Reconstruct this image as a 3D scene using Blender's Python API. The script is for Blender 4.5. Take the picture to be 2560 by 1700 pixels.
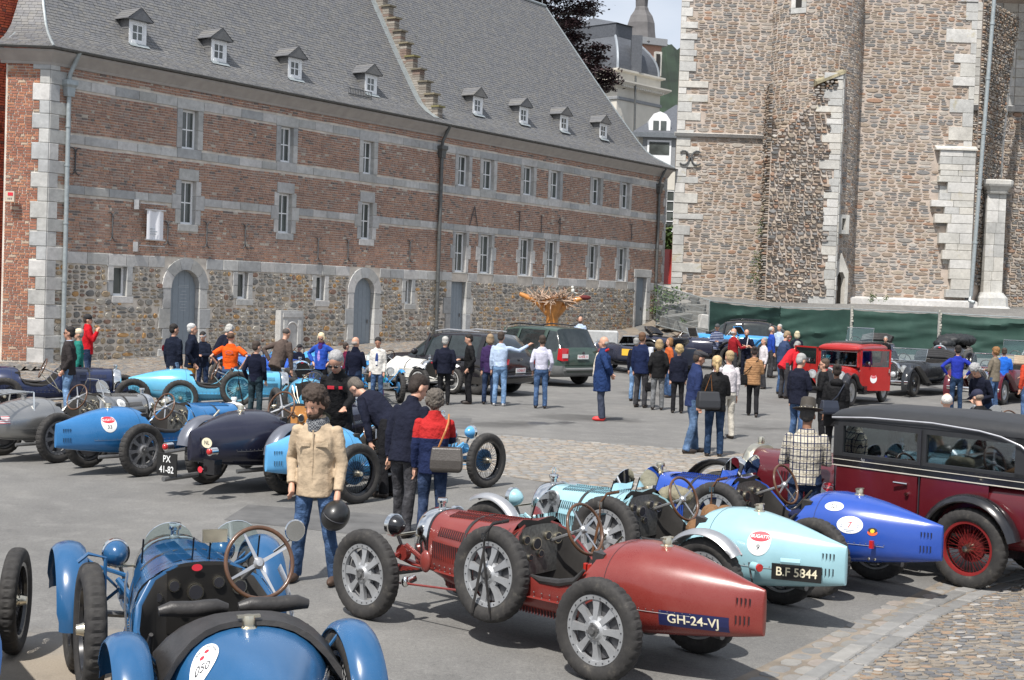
import bpy, bmesh, math, random
import numpy as np
from mathutils import Vector, Matrix, noise as mnoise
from math import sin, cos, pi, radians as R, sqrt, atan2, tan

for _o in list(bpy.data.objects): bpy.data.objects.remove(_o, do_unlink=True)
sc = bpy.context.scene
COL = sc.collection
rng = random.Random(7)

FPX, W0, H0, YH, ROLL, CH = 3500.0, 2560.0, 1700.0, 735.0, 0.035, 2.65
_p = atan2(H0/2-YH, FPX)
FW = Vector((0, cos(_p), -sin(_p))); ZP = Vector((0, sin(_p), cos(_p)))
RT = Vector((1, 0, 0))*cos(ROLL) + ZP*sin(ROLL)
UP = ZP*cos(ROLL) - Vector((1, 0, 0))*sin(ROLL)
CAM = Vector((0, 0, CH))
cd = bpy.data.cameras.new('camera'); cam = bpy.data.objects.new('camera', cd); COL.objects.link(cam)
cd.sensor_width = 36; cd.lens = 36*FPX/W0; cd.clip_start = 0.1; cd.clip_end = 3000
cam.matrix_world = Matrix(((RT.x, UP.x, -FW.x, 0), (RT.y, UP.y, -FW.y, 0), (RT.z, UP.z, -FW.z, CH), (0, 0, 0, 1)))
sc.camera = cam

SUN_TO = Vector((-0.27, -0.56, 1.0)).normalized()
SUN_EL = math.asin(SUN_TO.z); SUN_AZ = atan2(SUN_TO.x, SUN_TO.y)
wd = bpy.data.worlds.new("World"); sc.world = wd; wd.use_nodes = True
wn = wd.node_tree; bg = wn.nodes['Background']
sky = wn.nodes.new('ShaderNodeTexSky'); sky.sky_type = 'NISHITA'; sky.sun_disc = False
sky.sun_elevation = SUN_EL; sky.sun_rotation = SUN_AZ; sky.dust_density = 2.0; sky.air_density = 1.0
tc = wn.nodes.new('ShaderNodeTexCoord'); mp = wn.nodes.new('ShaderNodeMapping'); mp.inputs['Scale'].default_value = (1, 1, 2.6)
cn = wn.nodes.new('ShaderNodeTexNoise'); cn.inputs['Scale'].default_value = 2.2; cn.inputs['Detail'].default_value = 7
cr = wn.nodes.new('ShaderNodeValToRGB'); cr.color_ramp.elements[0].position = .40; cr.color_ramp.elements[1].position = .60
cr.color_ramp.elements[0].color = (.35, .35, .35, 1); cr.color_ramp.elements[1].color = (.95, .95, .95, 1)
mx = wn.nodes.new('ShaderNodeMixRGB'); mx.inputs['Color2'].default_value = (7.2, 7.7, 8.6, 1)
for a, b in ((tc.outputs['Generated'], mp.inputs[0]), (mp.outputs[0], cn.inputs['Vector']), (cn.outputs['Fac'], cr.inputs[0]),
       (cr.outputs[0], mx.inputs['Fac']), (sky.outputs[0], mx.inputs['Color1']), (mx.outputs[0], bg.inputs['Color'])):
  wn.links.new(a, b)
bg.inputs['Strength'].default_value = 0.085
sl = bpy.data.lights.new('sun', 'SUN'); sl.energy = 4.3; sl.angle = R(0.9); sl.color = (1.0, .955, .90)
so = bpy.data.objects.new('sun', sl); COL.objects.link(so); so.location = (-20, -10, 60)
so.rotation_euler = SUN_TO.to_track_quat('Z', 'Y').to_euler()
sc.view_settings.view_transform = 'Standard'; sc.view_settings.look = 'None'; sc.view_settings.gamma = 1
sc.view_settings.use_curve_mapping = False; sc.view_settings.exposure = 0.47
sc.render.engine = 'CYCLES'

def ray(x, y):
  d = FW*FPX + RT*(x-W0/2) - UP*(y-H0/2)
  return d/d.y
def sstep(a, b, x):
  t = min(1, max(0, (x-a)/(b-a))); return t*t*(3-2*t)
def ground_z(x, y):
  w = 1-.42*sstep(4, 14, x)
  g = .036*max(0, y-43.5)*w
  if y > 66: g += 2.1*sstep(67.5, 73.5, y)*sstep(5, 9.5, x-.12*(y-66))
  return g
def gnd(x, y, dz=0):
  d = ray(x, y); z = 0
  for _ in range(30):
    t = (z+dz-CH)/d.z if d.z < -1e-4 else 90
    t = max(2, min(t, 90)); P = CAM+d*t; z = .5*z+.5*ground_z(P.x, P.y)
  P = CAM+d*t; P.z = ground_z(P.x, P.y)+dz
  return P
def at(x, y, Y): return CAM+ray(x, y)*Y
def proj(P):
  d = P-CAM; z = d.dot(FW)
  return W0/2+FPX*d.dot(RT)/z, H0/2-FPX*d.dot(UP)/z

MATS = {}
def _nt(name):
  m = bpy.data.materials.new(name); m.use_nodes = True
  return m, m.node_tree, m.node_tree.nodes['Principled BSDF']
def N(nt, t, **kw):
  n = nt.nodes.new(t)
  for k, v in kw.items():
    if k in n.inputs: n.inputs[k].default_value = v
    else: setattr(n, k, v)
  return n
def c4(c): return (c[0], c[1], c[2], 1)
def ramp(nt, fac, stops, interp='LINEAR'):
  r = nt.nodes.new('ShaderNodeValToRGB'); r.color_ramp.interpolation = interp
  e = r.color_ramp.elements
  while len(e) < len(stops): e.new(.5)
  for i, (p, c) in enumerate(stops): e[i].position = p; e[i].color = c4(c)
  nt.links.new(fac, r.inputs[0]); return r.outputs[0]
def mixc(nt, fac, a, b, mode='MIX'):
  m = nt.nodes.new('ShaderNodeMixRGB'); m.blend_type = mode
  for i, v in enumerate((fac, a, b)):
    if isinstance(v, (int, float)): m.inputs[i].default_value = v
    elif isinstance(v, tuple): m.inputs[i].default_value = c4(v)
    else: nt.links.new(v, m.inputs[i])
  return m.outputs[0]
def ncoord(nt, kind='Object', scale=None):
  t = nt.nodes.new('ShaderNodeTexCoord'); o = t.outputs[kind]
  if scale:
    mpp = nt.nodes.new('ShaderNodeMapping'); mpp.inputs['Scale'].default_value = scale
    nt.links.new(o, mpp.inputs[0]); o = mpp.outputs[0]
  return o
def noise(nt, vec, scale, detail=4, rough=.55, out='Fac'):
  n = N(nt, 'ShaderNodeTexNoise', Scale=scale, Detail=detail, Roughness=rough)
  nt.links.new(vec, n.inputs['Vector']); return n.outputs[out]
def bump(nt, b, h, strength=.3, dist=.01):
  n = N(nt, 'ShaderNodeBump', Strength=strength, Distance=dist)
  nt.links.new(h, n.inputs['Height']); nt.links.new(n.outputs[0], b.inputs['Normal'])
def pmat(name, col, rough=.5, metal=0, coat=0, spec=None, var=.12, nscale=8, bmp=0, bscale=60, world=False):
  """a plain surface with a little colour variation and relief"""
  if name in MATS: return MATS[name]
  m, nt, b = _nt(name)
  v = ncoord(nt)
  if world: v = nt.nodes.new('ShaderNodeNewGeometry').outputs['Position']
  n = noise(nt, v, nscale, 5)
  lo = tuple(c*(1-var) for c in col); hi = tuple(min(1, c*(1+var)) for c in col)
  nt.links.new(ramp(nt, n, [(.3, lo), (.7, hi)]), b.inputs['Base Color'])
  b.inputs['Roughness'].default_value = rough; b.inputs['Metallic'].default_value = metal
  if coat: b.inputs['Coat Weight'].default_value = coat; b.inputs['Coat Roughness'].default_value = .05
  if spec is not None: b.inputs['Specular IOR Level'].default_value = spec
  if bmp: bump(nt, b, noise(nt, v, bscale, 4), bmp, .01)
  MATS[name] = m; return m
def paint(name, col, dust=.25, rough=.22, dustcol=(.30, .26, .21)):
  """car paint with road dust that gathers in blotches"""
  if name in MATS: return MATS[name]
  m, nt, b = _nt(name); v = ncoord(nt)
  n1 = noise(nt, v, 2.6, 6, .6); n2 = noise(nt, v, 160, 3, .7)
  d = N(nt, 'ShaderNodeMath', operation='MULTIPLY'); nt.links.new(n1, d.inputs[0]); nt.links.new(n2, d.inputs[1])
  f = ramp(nt, d.outputs[0], [(.12, (dust*.15,)*3), (.45, (dust*.6,)*3)])
  base = ramp(nt, n1, [(.3, tuple(c*.88 for c in col)), (.7, tuple(min(1, c*1.08) for c in col))])
  nt.links.new(mixc(nt, f, base, dustcol), b.inputs['Base Color'])
  r = N(nt, 'ShaderNodeMath', operation='MULTIPLY_ADD'); nt.links.new(f, r.inputs[0]); r.inputs[1].default_value = .9; r.inputs[2].default_value = rough
  nt.links.new(r.outputs[0], b.inputs['Roughness']); b.inputs['Coat Weight'].default_value = .35; b.inputs['Coat Roughness'].default_value = .09
  bump(nt, b, noise(nt, v, 5, 2), .04, .02)
  MATS[name] = m; return m
def cloth(name, col, col2=None, zsplit=None, bmp=.5, plaid=None, stripes=None, denim=False, rough=.9):
  if name in MATS: return MATS[name]
  m, nt, b = _nt(name); v = ncoord(nt)
  n = noise(nt, v, 7, 5, .6)
  base = ramp(nt, n, [(.32, tuple(c*.80 for c in col)), (.68, tuple(min(1, c*1.15) for c in col))])
  if denim:
    base = ramp(nt, noise(nt, v, 4.5, 4, .6), [(.36, tuple(c*.7 for c in col)), (.5, col), (.66, tuple(min(1, c*1.9+.02) for c in col))])
  sep = nt.nodes.new('ShaderNodeSeparateXYZ'); nt.links.new(v, sep.inputs[0])
  def band(sock, freq, width, ph=0):
    a = N(nt, 'ShaderNodeMath', operation='MULTIPLY_ADD'); nt.links.new(sock, a.inputs[0]); a.inputs[1].default_value = freq; a.inputs[2].default_value = ph+100
    f = N(nt, 'ShaderNodeMath', operation='FRACT'); nt.links.new(a.outputs[0], f.inputs[0])
    l = N(nt, 'ShaderNodeMath', operation='LESS_THAN'); nt.links.new(f.outputs[0], l.inputs[0]); l.inputs[1].default_value = width
    return l.outputs[0]
  if col2 and zsplit is not None:
    g = N(nt, 'ShaderNodeMath', operation='GREATER_THAN'); nt.links.new(sep.outputs[2], g.inputs[0]); g.inputs[1].default_value = zsplit
    base = mixc(nt, g.outputs[0], base, col2)
  if plaid:
    base = mixc(nt, band(sep.outputs[0], plaid[1], .16), base, plaid[0])
    base = mixc(nt, band(sep.outputs[0], plaid[1], .07, .42), base, plaid[0])
    base = mixc(nt, band(sep.outputs[2], plaid[1], .14), base, plaid[0])
    base = mixc(nt, band(sep.outputs[2], plaid[1]*.5, .06, .3), base, (.30, .26, .2))
  if stripes:
    base = mixc(nt, band(sep.outputs[2], stripes[1], stripes[2]), base, stripes[0])
  nt.links.new(base, b.inputs['Base Color']); b.inputs['Roughness'].default_value = rough
  b.inputs['Specular IOR Level'].default_value = .15
  n2 = noise(nt, v, 14, 3, .6); n3 = noise(nt, v, 260, 2)
  s = N(nt, 'ShaderNodeMath', operation='MULTIPLY_ADD'); nt.links.new(n3, s.inputs[0]); s.inputs[1].default_value = .05; nt.links.new(n2, s.inputs[2])
  bump(nt, b, s.outputs[0], bmp, .05)
  MATS[name] = m; return m
def stones(name, stops, rough=.9, bscale=25, bstr=.5, grime=0, lichen=0, interp='CONSTANT', soft=.25):
  """masonry whose colour changes from stone to stone"""
  if name in MATS: return MATS[name]
  m, nt, b = _nt(name)
  g = nt.nodes.new('ShaderNodeNewGeometry'); oi = nt.nodes.new('ShaderNodeObjectInfo')
  a = N(nt, 'ShaderNodeMath', operation='ADD'); nt.links.new(g.outputs['Random Per Island'], a.inputs[0]); nt.links.new(oi.outputs['Random'], a.inputs[1])
  f = N(nt, 'ShaderNodeMath', operation='FRACT'); nt.links.new(a.outputs[0], f.inputs[0])
  base = ramp(nt, f.outputs[0], stops, interp)
  p = g.outputs['Position']
  n1 = noise(nt, p, 6, 5, .65)
  base = mixc(nt, 1.0, base, ramp(nt, n1, [(.25, (1-soft,)*3), (.75, (1+soft*.6,)*3)]), 'MULTIPLY')
  if grime:
    base = mixc(nt, ramp(nt, noise(nt, p, .55, 6, .6), [(.42, (0, 0, 0)), (.66, (grime,)*3)]), base, (.10, .10, .095))
  if lichen:
    base = mixc(nt, ramp(nt, noise(nt, p, 1.3, 6, .7), [(.60, (0, 0, 0)), (.72, (lichen,)*3)]), base, (.34, .27, .07))
  nt.links.new(base, b.inputs['Base Color']); b.inputs['Roughness'].default_value = rough
  bump(nt, b, noise(nt, p, bscale, 5, .65), bstr, .02)
  MATS[name] = m; return m
def glass(name, col=(.8, .9, .9), alpha=.25, rough=.03):
  if name in MATS: return MATS[name]
  m, nt, b = _nt(name)
  tr = nt.nodes.new('ShaderNodeBsdfTransparent'); tr.inputs[0].default_value = c4(col)
  gl = nt.nodes.new('ShaderNodeBsdfGlossy'); gl.inputs['Roughness'].default_value = rough; gl.inputs[0].default_value = (.9, .95, 1, 1)
  fr = nt.nodes.new('ShaderNodeFresnel'); fr.inputs[0].default_value = 1.45
  ad = N(nt, 'ShaderNodeMath', operation='ADD'); nt.links.new(fr.outputs[0], ad.inputs[0]); ad.inputs[1].default_value = alpha
  ms = nt.nodes.new('ShaderNodeMixShader'); nt.links.new(ad.outputs[0], ms.inputs[0]); nt.links.new(tr.outputs[0], ms.inputs[1]); nt.links.new(gl.outputs[0], ms.inputs[2])
  nt.links.new(ms.outputs[0], nt.nodes['Material Output'].inputs[0]); MATS[name] = m; return m

CHROME = pmat('chrome', (.78, .78, .76), .12, 1, var=.06)
NICKEL = pmat('nickel', (.72, .66, .52), .28, 1, var=.12)
ALU = pmat('bare aluminium', (.55, .55, .55), .38, .85, var=.16, nscale=5, bmp=.05)
ALUD = pmat('grey wheel alloy', (.40, .41, .42), .45, .55, var=.14)
STEEL = pmat('dull steel', (.20, .20, .20), .5, .7, var=.3)
BLACK = pmat('black enamel', (.012, .012, .014), .22, 0, coat=.4, var=.2)
DARK = pmat('dark interior', (.022, .020, .018), .8, var=.3)
LEATH = pmat('black leather', (.028, .026, .025), .45, var=.3, bmp=.3, bscale=30)
BROWNL = pmat('brown leather', (.12, .055, .025), .5, var=.3, bmp=.2)
WOOD = pmat('steering wheel wood', (.095, .045, .022), .3, coat=.3, var=.3)
LENS = pmat('lamp glass', (.62, .64, .64), .08, .5, var=.1)
WHITE = pmat('white enamel', (.78, .79, .78), .35, var=.04)
REDL = pmat('red lamp glass', (.45, .02, .02), .15, coat=.5)
PRED = pmat('sticker red', (.62, .03, .05), .5, var=.03)
INK = pmat('printed black', (.02, .02, .025), .6)
WGLASS = glass('clear glass', (.86, .93, .93), .03)
def _rubber():
  m, nt, b = _nt('tyre rubber'); v = ncoord(nt)
  n = noise(nt, v, 9, 6, .7)
  nt.links.new(ramp(nt, n, [(.35, (.020, .019, .019)), (.58, (.036, .034, .032)), (.80, (.12, .108, .09))]), b.inputs['Base Color'])
  b.inputs['Roughness'].default_value = .82; bump(nt, b, noise(nt, v, 90, 3), .25, .004); return m
RUBBER = _rubber()
SKIN = {}
def skin(t=0):
  if t not in SKIN:
    cols = [(.52, .29, .20), (.44, .23, .155), (.60, .36, .27), (.25, .12, .07)]
    m = pmat('skin tone %s' % 'abcd'[t], cols[t], .55, var=.10, nscale=14, bmp=.05); m.node_tree.nodes['Principled BSDF'].inputs['Subsurface Weight'].default_value = .0
    SKIN[t] = m
  return SKIN[t]

class MB:
  def __init__(s): s.v = []; s.f = []; s.m = []
  def add(s, vs, fs, mat=0, M=None):
    o = len(s.v)
    s.v.extend([tuple(M @ Vector(v)) for v in vs] if M is not None else [tuple(v) for v in vs])
    s.f.extend([tuple(i+o for i in f) for f in fs]); s.m.extend([mat]*len(fs)); return s
  def box(s, c, d, mat=0, M=None, rz=0):
    x, y, z = d[0]/2, d[1]/2, d[2]/2
    vs = [(i*x, j*y, k*z) for i in (-1, 1) for j in (-1, 1) for k in (-1, 1)]
    T = Matrix.Translation(c) @ Matrix.Rotation(rz, 4, 'Z')
    if M is not None: T = M @ T
    return s.add(vs, [(0, 1, 3, 2), (4, 6, 7, 5), (0, 4, 5, 1), (2, 3, 7, 6), (0, 2, 6, 4), (1, 5, 7, 3)], mat, T)
  def hexa(s, p, mat=0):   # 8 points: bottom 4 ccw, top 4 ccw
    return s.add(p, [(3, 2, 1, 0), (4, 5, 6, 7), (0, 1, 5, 4), (1, 2, 6, 5), (2, 3, 7, 6), (3, 0, 4, 7)], mat)
  def tube(s, pts, r, n=8, mat=0, cap=True, closed=False, flat=None, M=None):
    pts = [Vector(p) for p in pts]; k = len(pts)
    rs = r if isinstance(r, (list, tuple)) else [r]*k
    vs = []; prev = None
    for i, p in enumerate(pts):
      if closed: t = pts[(i+1) % k]-pts[i-1]
      else: t = pts[min(i+1, k-1)]-pts[max(i-1, 0)]
      t.normalize()
      if prev is None:
        a = Vector((0, 0, 1)) if abs(t.z) < .9 else Vector((1, 0, 0))
        prev = (a-t*a.dot(t)).normalized()
      prev = (prev-t*prev.dot(t)).normalized(); b = t.cross(prev)
      rr = rs[i]; ra, rb = (rr if isinstance(rr, (tuple, list)) else (rr, rr))
      if flat: rb = rb*flat
      for j in range(n):
        a = 2*pi*j/n; vs.append(p+prev*(cos(a)*ra)+b*(sin(a)*rb))
    fs = []
    for i in range(k if closed else k-1):
      i2 = (i+1) % k
      for j in range(n):
        fs.append((i*n+j, i*n+(j+1) % n, i2*n+(j+1) % n, i2*n+j))
    if cap and not closed: fs += [tuple(range(n-1, -1, -1)), tuple(range((k-1)*n, k*n))]
    return s.add(vs, fs, mat, M)
  def lathe(s, prof, n=24, M=None, mat=0, mats=None, arc=2*pi, cap=False):
    """profile (r, h) turned about local z"""
    vs = []; k = len(prof); full = arc > 6.28; nn = n if full else n+1
    for i in range(nn):
      a = arc*i/n
      for r, h in prof: vs.append((r*cos(a), r*sin(a), h))
    o = len(s.v); s.add(vs, [], 0, M)
    for i in range(n):
      i2 = (i+1) % nn
      for j in range(k-1):
        s.f.append((o+i*k+j, o+i2*k+j, o+i2*k+j+1, o+i*k+j+1)); s.m.append(mats[j] if mats else mat)
    return s
  def loft(s, rings, mat=0, closed=True, cap=True, M=None):
    n = len(rings[0]); vs = [p for r in rings for p in r]; fs = []
    for i in range(len(rings)-1):
      for j in range(n if closed else n-1):
        fs.append((i*n+j, i*n+(j+1) % n, (i+1)*n+(j+1) % n, (i+1)*n+j))
    if cap and closed: fs += [tuple(range(n-1, -1, -1)), tuple(range((len(rings)-1)*n, len(rings)*n))]
    return s.add(vs, fs, mat, M)
  def ball(s, c, r, n=12, m=8, mat=0, M=None):
    rx, ry, rz = r if isinstance(r, (tuple, list)) else (r, r, r)
    vs = [(0, 0, -1)];
    for i in range(1, m):
      t = pi*i/m
      for j in range(n): vs.append((sin(t)*cos(2*pi*j/n), sin(t)*sin(2*pi*j/n), -cos(t)))
    vs.append((0, 0, 1)); vs = [(c[0]+v[0]*rx, c[1]+v[1]*ry, c[2]+v[2]*rz) for v in vs]
    fs = [(0, 1+(j+1) % n, 1+j) for j in range(n)]
    for i in range(m-2):
      for j in range(n): fs.append((1+i*n+j, 1+i*n+(j+1) % n, 1+(i+1)*n+(j+1) % n, 1+(i+1)*n+j))
    L = len(vs)-1; fs += [(L, 1+(m-2)*n+j, 1+(m-2)*n+(j+1) % n) for j in range(n)]
    return s.add(vs, fs, mat, M)
  def prism(s, poly, d, mat=0, M=None):
    """poly of (x, z) pushed from y=0 to y=d"""
    n = len(poly); vs = [(x, 0, z) for x, z in poly]+[(x, d, z) for x, z in poly]
    fs = [tuple(range(n)), tuple(range(2*n-1, n-1, -1))]+[(i, i+n, (i+1) % n+n, (i+1) % n) for i in range(n)]
    return s.add(vs, fs, mat, M)
  def mesh(s, name, mats, smooth=None):
    me = bpy.data.meshes.new(name); me.from_pydata(s.v, [], s.f)
    for m in (mats if isinstance(mats, (list, tuple)) else [mats]): me.materials.append(m)
    if any(s.m): me.polygons.foreach_set('material_index', s.m)
    if smooth is not None:
      me.polygons.foreach_set('use_smooth', [True]*len(s.f)); me.set_sharp_from_angle(angle=R(smooth))
    me.update(); return me
  def build(s, name, mats, parent=None, smooth=None, label=None, cat=None, group=None, kind=None, M=None):
    o = bpy.data.objects.new(name, s.mesh(name, mats, smooth)); COL.objects.link(o)
    if parent is not None: o.parent = parent
    if M is not None: o.matrix_basis = M
    tag(o, label, cat, group, kind); return o
def tag(o, label=None, cat=None, group=None, kind=None):
  for k, v in (('label', label), ('category', cat), ('group', group), ('kind', kind)):
    if v: o[k] = v
  return o
def empty(name, loc=(0, 0, 0), rz=0, label=None, cat=None, group=None, parent=None):
  o = bpy.data.objects.new(name, None); COL.objects.link(o); o.location = loc; o.rotation_euler = (0, 0, rz)
  o.empty_display_size = .1
  if parent is not None: o.parent = parent
  return tag(o, label, cat, group)
def inst(name, me, parent, M, label=None):
  o = bpy.data.objects.new(name, me); COL.objects.link(o); o.parent = parent; o.matrix_basis = M
  if label: o['label'] = label
  return o
_TXT = {}
def text_mesh(txt, size, depth=.001, bold=False, key=''):
  k = (txt, size, bold)
  c = bpy.data.curves.new('lettering', 'FONT'); c.body = txt; c.size = size; c.align_x = 'CENTER'; c.align_y = 'CENTER'; c.extrude = depth
  c.offset = .012*size if bold else 0
  o = bpy.data.objects.new('tmp', c); COL.objects.link(o);
  dg = bpy.context.evaluated_depsgraph_get(); me = bpy.data.meshes.new_from_object(o.evaluated_get(dg))
  bpy.data.objects.remove(o); me.name = 'lettering'; return me
def text_on(txt, size, mat, parent, M, bold=True, sx=1.0, name='lettering'):
  me = text_mesh(txt, size, bold=bold); me.materials.clear(); me.materials.append(mat)
  return inst(name, me, parent, M @ Matrix.Diagonal((sx, 1, 1, 1)))
def pieces(name, items, parent, mats, n=300, smooth=None, stuff_name=None):
  """items: (size key, verts, faces). The largest n become parts, the rest one part that is stuff"""
  items = sorted(items, key=lambda t: -t[0])
  for k, vs, fs in items[:n]:
    c = sum((Vector(v) for v in vs), Vector())/len(vs)
    MB().add([Vector(v)-c for v in vs], fs).build(name, mats, parent, smooth, M=Matrix.Translation(c))
  if items[n:]:
    mb = MB()
    for k, vs, fs in items[n:]: mb.add(vs, fs)
    mb.build(stuff_name or name+'_field', mats, parent, smooth, kind='stuff')
def bsp(u0, u1, v0, v1, wm, hm, out, r):
  w, h = u1-u0, v1-v0
  if w > wm*r.uniform(.7, 1.7) and w/wm >= h/hm*1.15:
    c = u0+w*r.uniform(.35, .65); bsp(u0, c, v0, v1, wm, hm, out, r); bsp(c, u1, v0, v1, wm, hm, out, r)
  elif h > hm*r.uniform(.7, 1.7):
    c = v0+h*r.uniform(.35, .65); bsp(u0, u1, v0, c, wm, hm, out, r); bsp(u0, u1, c, v1, wm, hm, out, r)
  else: out.append((u0, u1, v0, v1))
def stone(u0, u1, v0, v1, F, dep, gap, jit, r, n=7, round_=.35, ins=(.16, .22)):
  cu, cv, hw, hh = (u0+u1)/2, (v0+v1)/2, (u1-u0)/2-gap, (v1-v0)/2-gap
  if hw < .01 or hh < .01: return None
  vs = []; a0 = r.uniform(0, 6.28); ring = []
  for i in range(n):
    a = a0+2*pi*i/n; c, s = cos(a), sin(a); k = (abs(c)**3+abs(s)**3)**(-1/3.)
    k = k*(1-round_)+round_*1.0; j = 1+r.uniform(-jit, jit*.4)
    ring.append((cu+hw*c*k*j, cv+hh*s*k*j))
  d = dep*r.uniform(.5, 1.2); tu, tv = r.uniform(-.3, .3)*d, r.uniform(-.3, .3)*d
  for x, y in ring: vs.append(F(x, y, -.01))
  for x, y in ring:
    vs.append(F(x+(cu-x)*ins[0], y+(cv-y)*ins[1], d+tu*(x-cu)/hw*.6+tv*(y-cv)/hh*.6))
  fs = [(i, (i+1) % n, (i+1) % n+n, i+n) for i in range(n)]+[tuple(range(n, 2*n))]
  return (hw*hh, vs, fs)
def rubble(F, rect, wm, hm, mask=None, dep=.035, gap=.010, jit=.12, seed=1, n=7, minor=1.0, round_=.3):
  r = random.Random(seed); cells = []; out = []
  u0, u1, v0, v1 = rect; v = v0
  while v < v1:
    h = hm*r.uniform(1.2, 3.0);
    if v1-v-h < hm*.6: h = v1-v
    bsp(u0, u1, v, v+h, wm, hm, cells, r); v += h
  for c in cells:
    if mask and not mask((c[0]+c[1])/2, (c[2]+c[3])/2): continue
    s = stone(*c, F, dep, gap, jit, r, n, round_)
    if s: out.append(s)
  return out
def block(F, u0, u1, v0, v1, d0, d1, g=.006, r=rng):
  """a dressed block between depths d0 (back) and d1 (face), with small chamfer"""
  u0 += g; u1 -= g; v0 += g; v1 -= g; c = .012; dj = d1+r.uniform(-.006, .006)
  q = [(u0, v0), (u1, v0), (u1, v1), (u0, v1)]; q2 = [(u0+c, v0+c), (u1-c, v0+c), (u1-c, v1-c), (u0+c, v1-c)]
  vs = [F(a, b, d0) for a, b in q]+[F(a, b, dj-c) for a, b in q]+[F(a, b, dj) for a, b in q2]
  fs = []
  for k in (0, 4):
    for i in range(4): fs.append((k+i, k+(i+1) % 4, k+4+(i+1) % 4, k+4+i))
  return ((u1-u0)*(v1-v0), vs, fs+[(8, 9, 10, 11)])

BRICK = stones('old red brick', [(0, (.41, .24, .175)), (.16, (.34, .20, .15)), (.30, (.46, .28, .205)), (.42, (.38, .24, .185)), (.55, (.31, .19, .15)),
                 (.66, (.36, .23, .18)), (.76, (.44, .25, .17)), (.84, (.34, .26, .225)), (.92, (.18, .15, .14)), (.97, (.52, .46, .39))], .92, 60, .35, grime=.12)
MORTAR = pmat('grey lime mortar', (.62, .565, .49), .95, var=.22, nscale=2.5, bmp=.5, bscale=30, world=True)
BLUEST = stones('grey limestone', [(0, (.47, .47, .46)), (.2, (.54, .54, .52)), (.4, (.41, .42, .42)), (.6, (.58, .57, .55)), (.8, (.45, .45, .43))], .85, 18, .3, grime=.3, soft=.25)
RUBST = stones('field stone', [(0, (.24, .22, .19)), (.15, (.32, .26, .18)), (.28, (.19, .19, .18)), (.42, (.36, .28, .19)), (.52, (.42, .25, .11)), (.6, (.28, .26, .23)),
                (.72, (.25, .16, .12)), (.82, (.44, .41, .35)), (.92, (.16, .16, .155))], .9, 22, .5)
TOWST = stones('tower rubble stone', [(0, (.34, .27, .21)), (.12, (.29, .27, .245)), (.22, (.40, .34, .27)), (.34, (.24, .235, .23)), (.44, (.37, .30, .23)), (.54, (.32, .24, .18)),
                   (.61, (.35, .22, .15)), (.68, (.20, .20, .195)), (.76, (.42, .38, .33)), (.85, (.31, .275, .25)), (.93, (.45, .42, .38))], .92, 20, .6, grime=.25, lichen=.12)
TOWMORT = pmat('pink sand mortar', (.44, .375, .32), .97, var=.2, nscale=1.5, bmp=.6, bscale=24, world=True)
WHITEST = stones('pale dressed limestone', [(0, (.55, .54, .50)), (.2, (.62, .61, .58)), (.4, (.46, .46, .44)), (.6, (.58, .56, .51)), (.8, (.50, .50, .48))], .88, 14, .35, grime=.3, lichen=.5, soft=.22)
SLATE = stones('grey roof slate', [(0, (.145, .147, .152)), (.2, (.158, .158, .158)), (.4, (.135, .138, .145)), (.6, (.168, .165, .158)), (.8, (.150, .150, .148)), (.95, (.18, .178, .172))], .55, 30, .2, grime=.0, soft=.22, lichen=.10)
SLATEB = pmat('slate bedding', (.03, .03, .032), .9)
ZINC = pmat('zinc sheet', (.34, .38, .39), .42, .35, var=.15, bmp=.05)
ZINCD = pmat('weathered gutter metal', (.115, .12, .118), .5, .4, var=.2)
CORN = pmat('grey painted cornice', (.36, .34, .32), .7, var=.10, nscale=3, bmp=.1, bscale=12, world=True)
WPAINT = pmat('white window paint', (.84, .85, .85), .45, var=.05)
PANE = pmat('dark window pane', (.075, .085, .08), .05, var=.5, nscale=.9, coat=.4, world=True)
DOORP = pmat('blue grey door paint', (.235, .275, .31), .6, var=.06, world=True)
IRON = pmat('dark wrought iron', (.10, .105, .11), .7, .3, var=.3)

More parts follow.
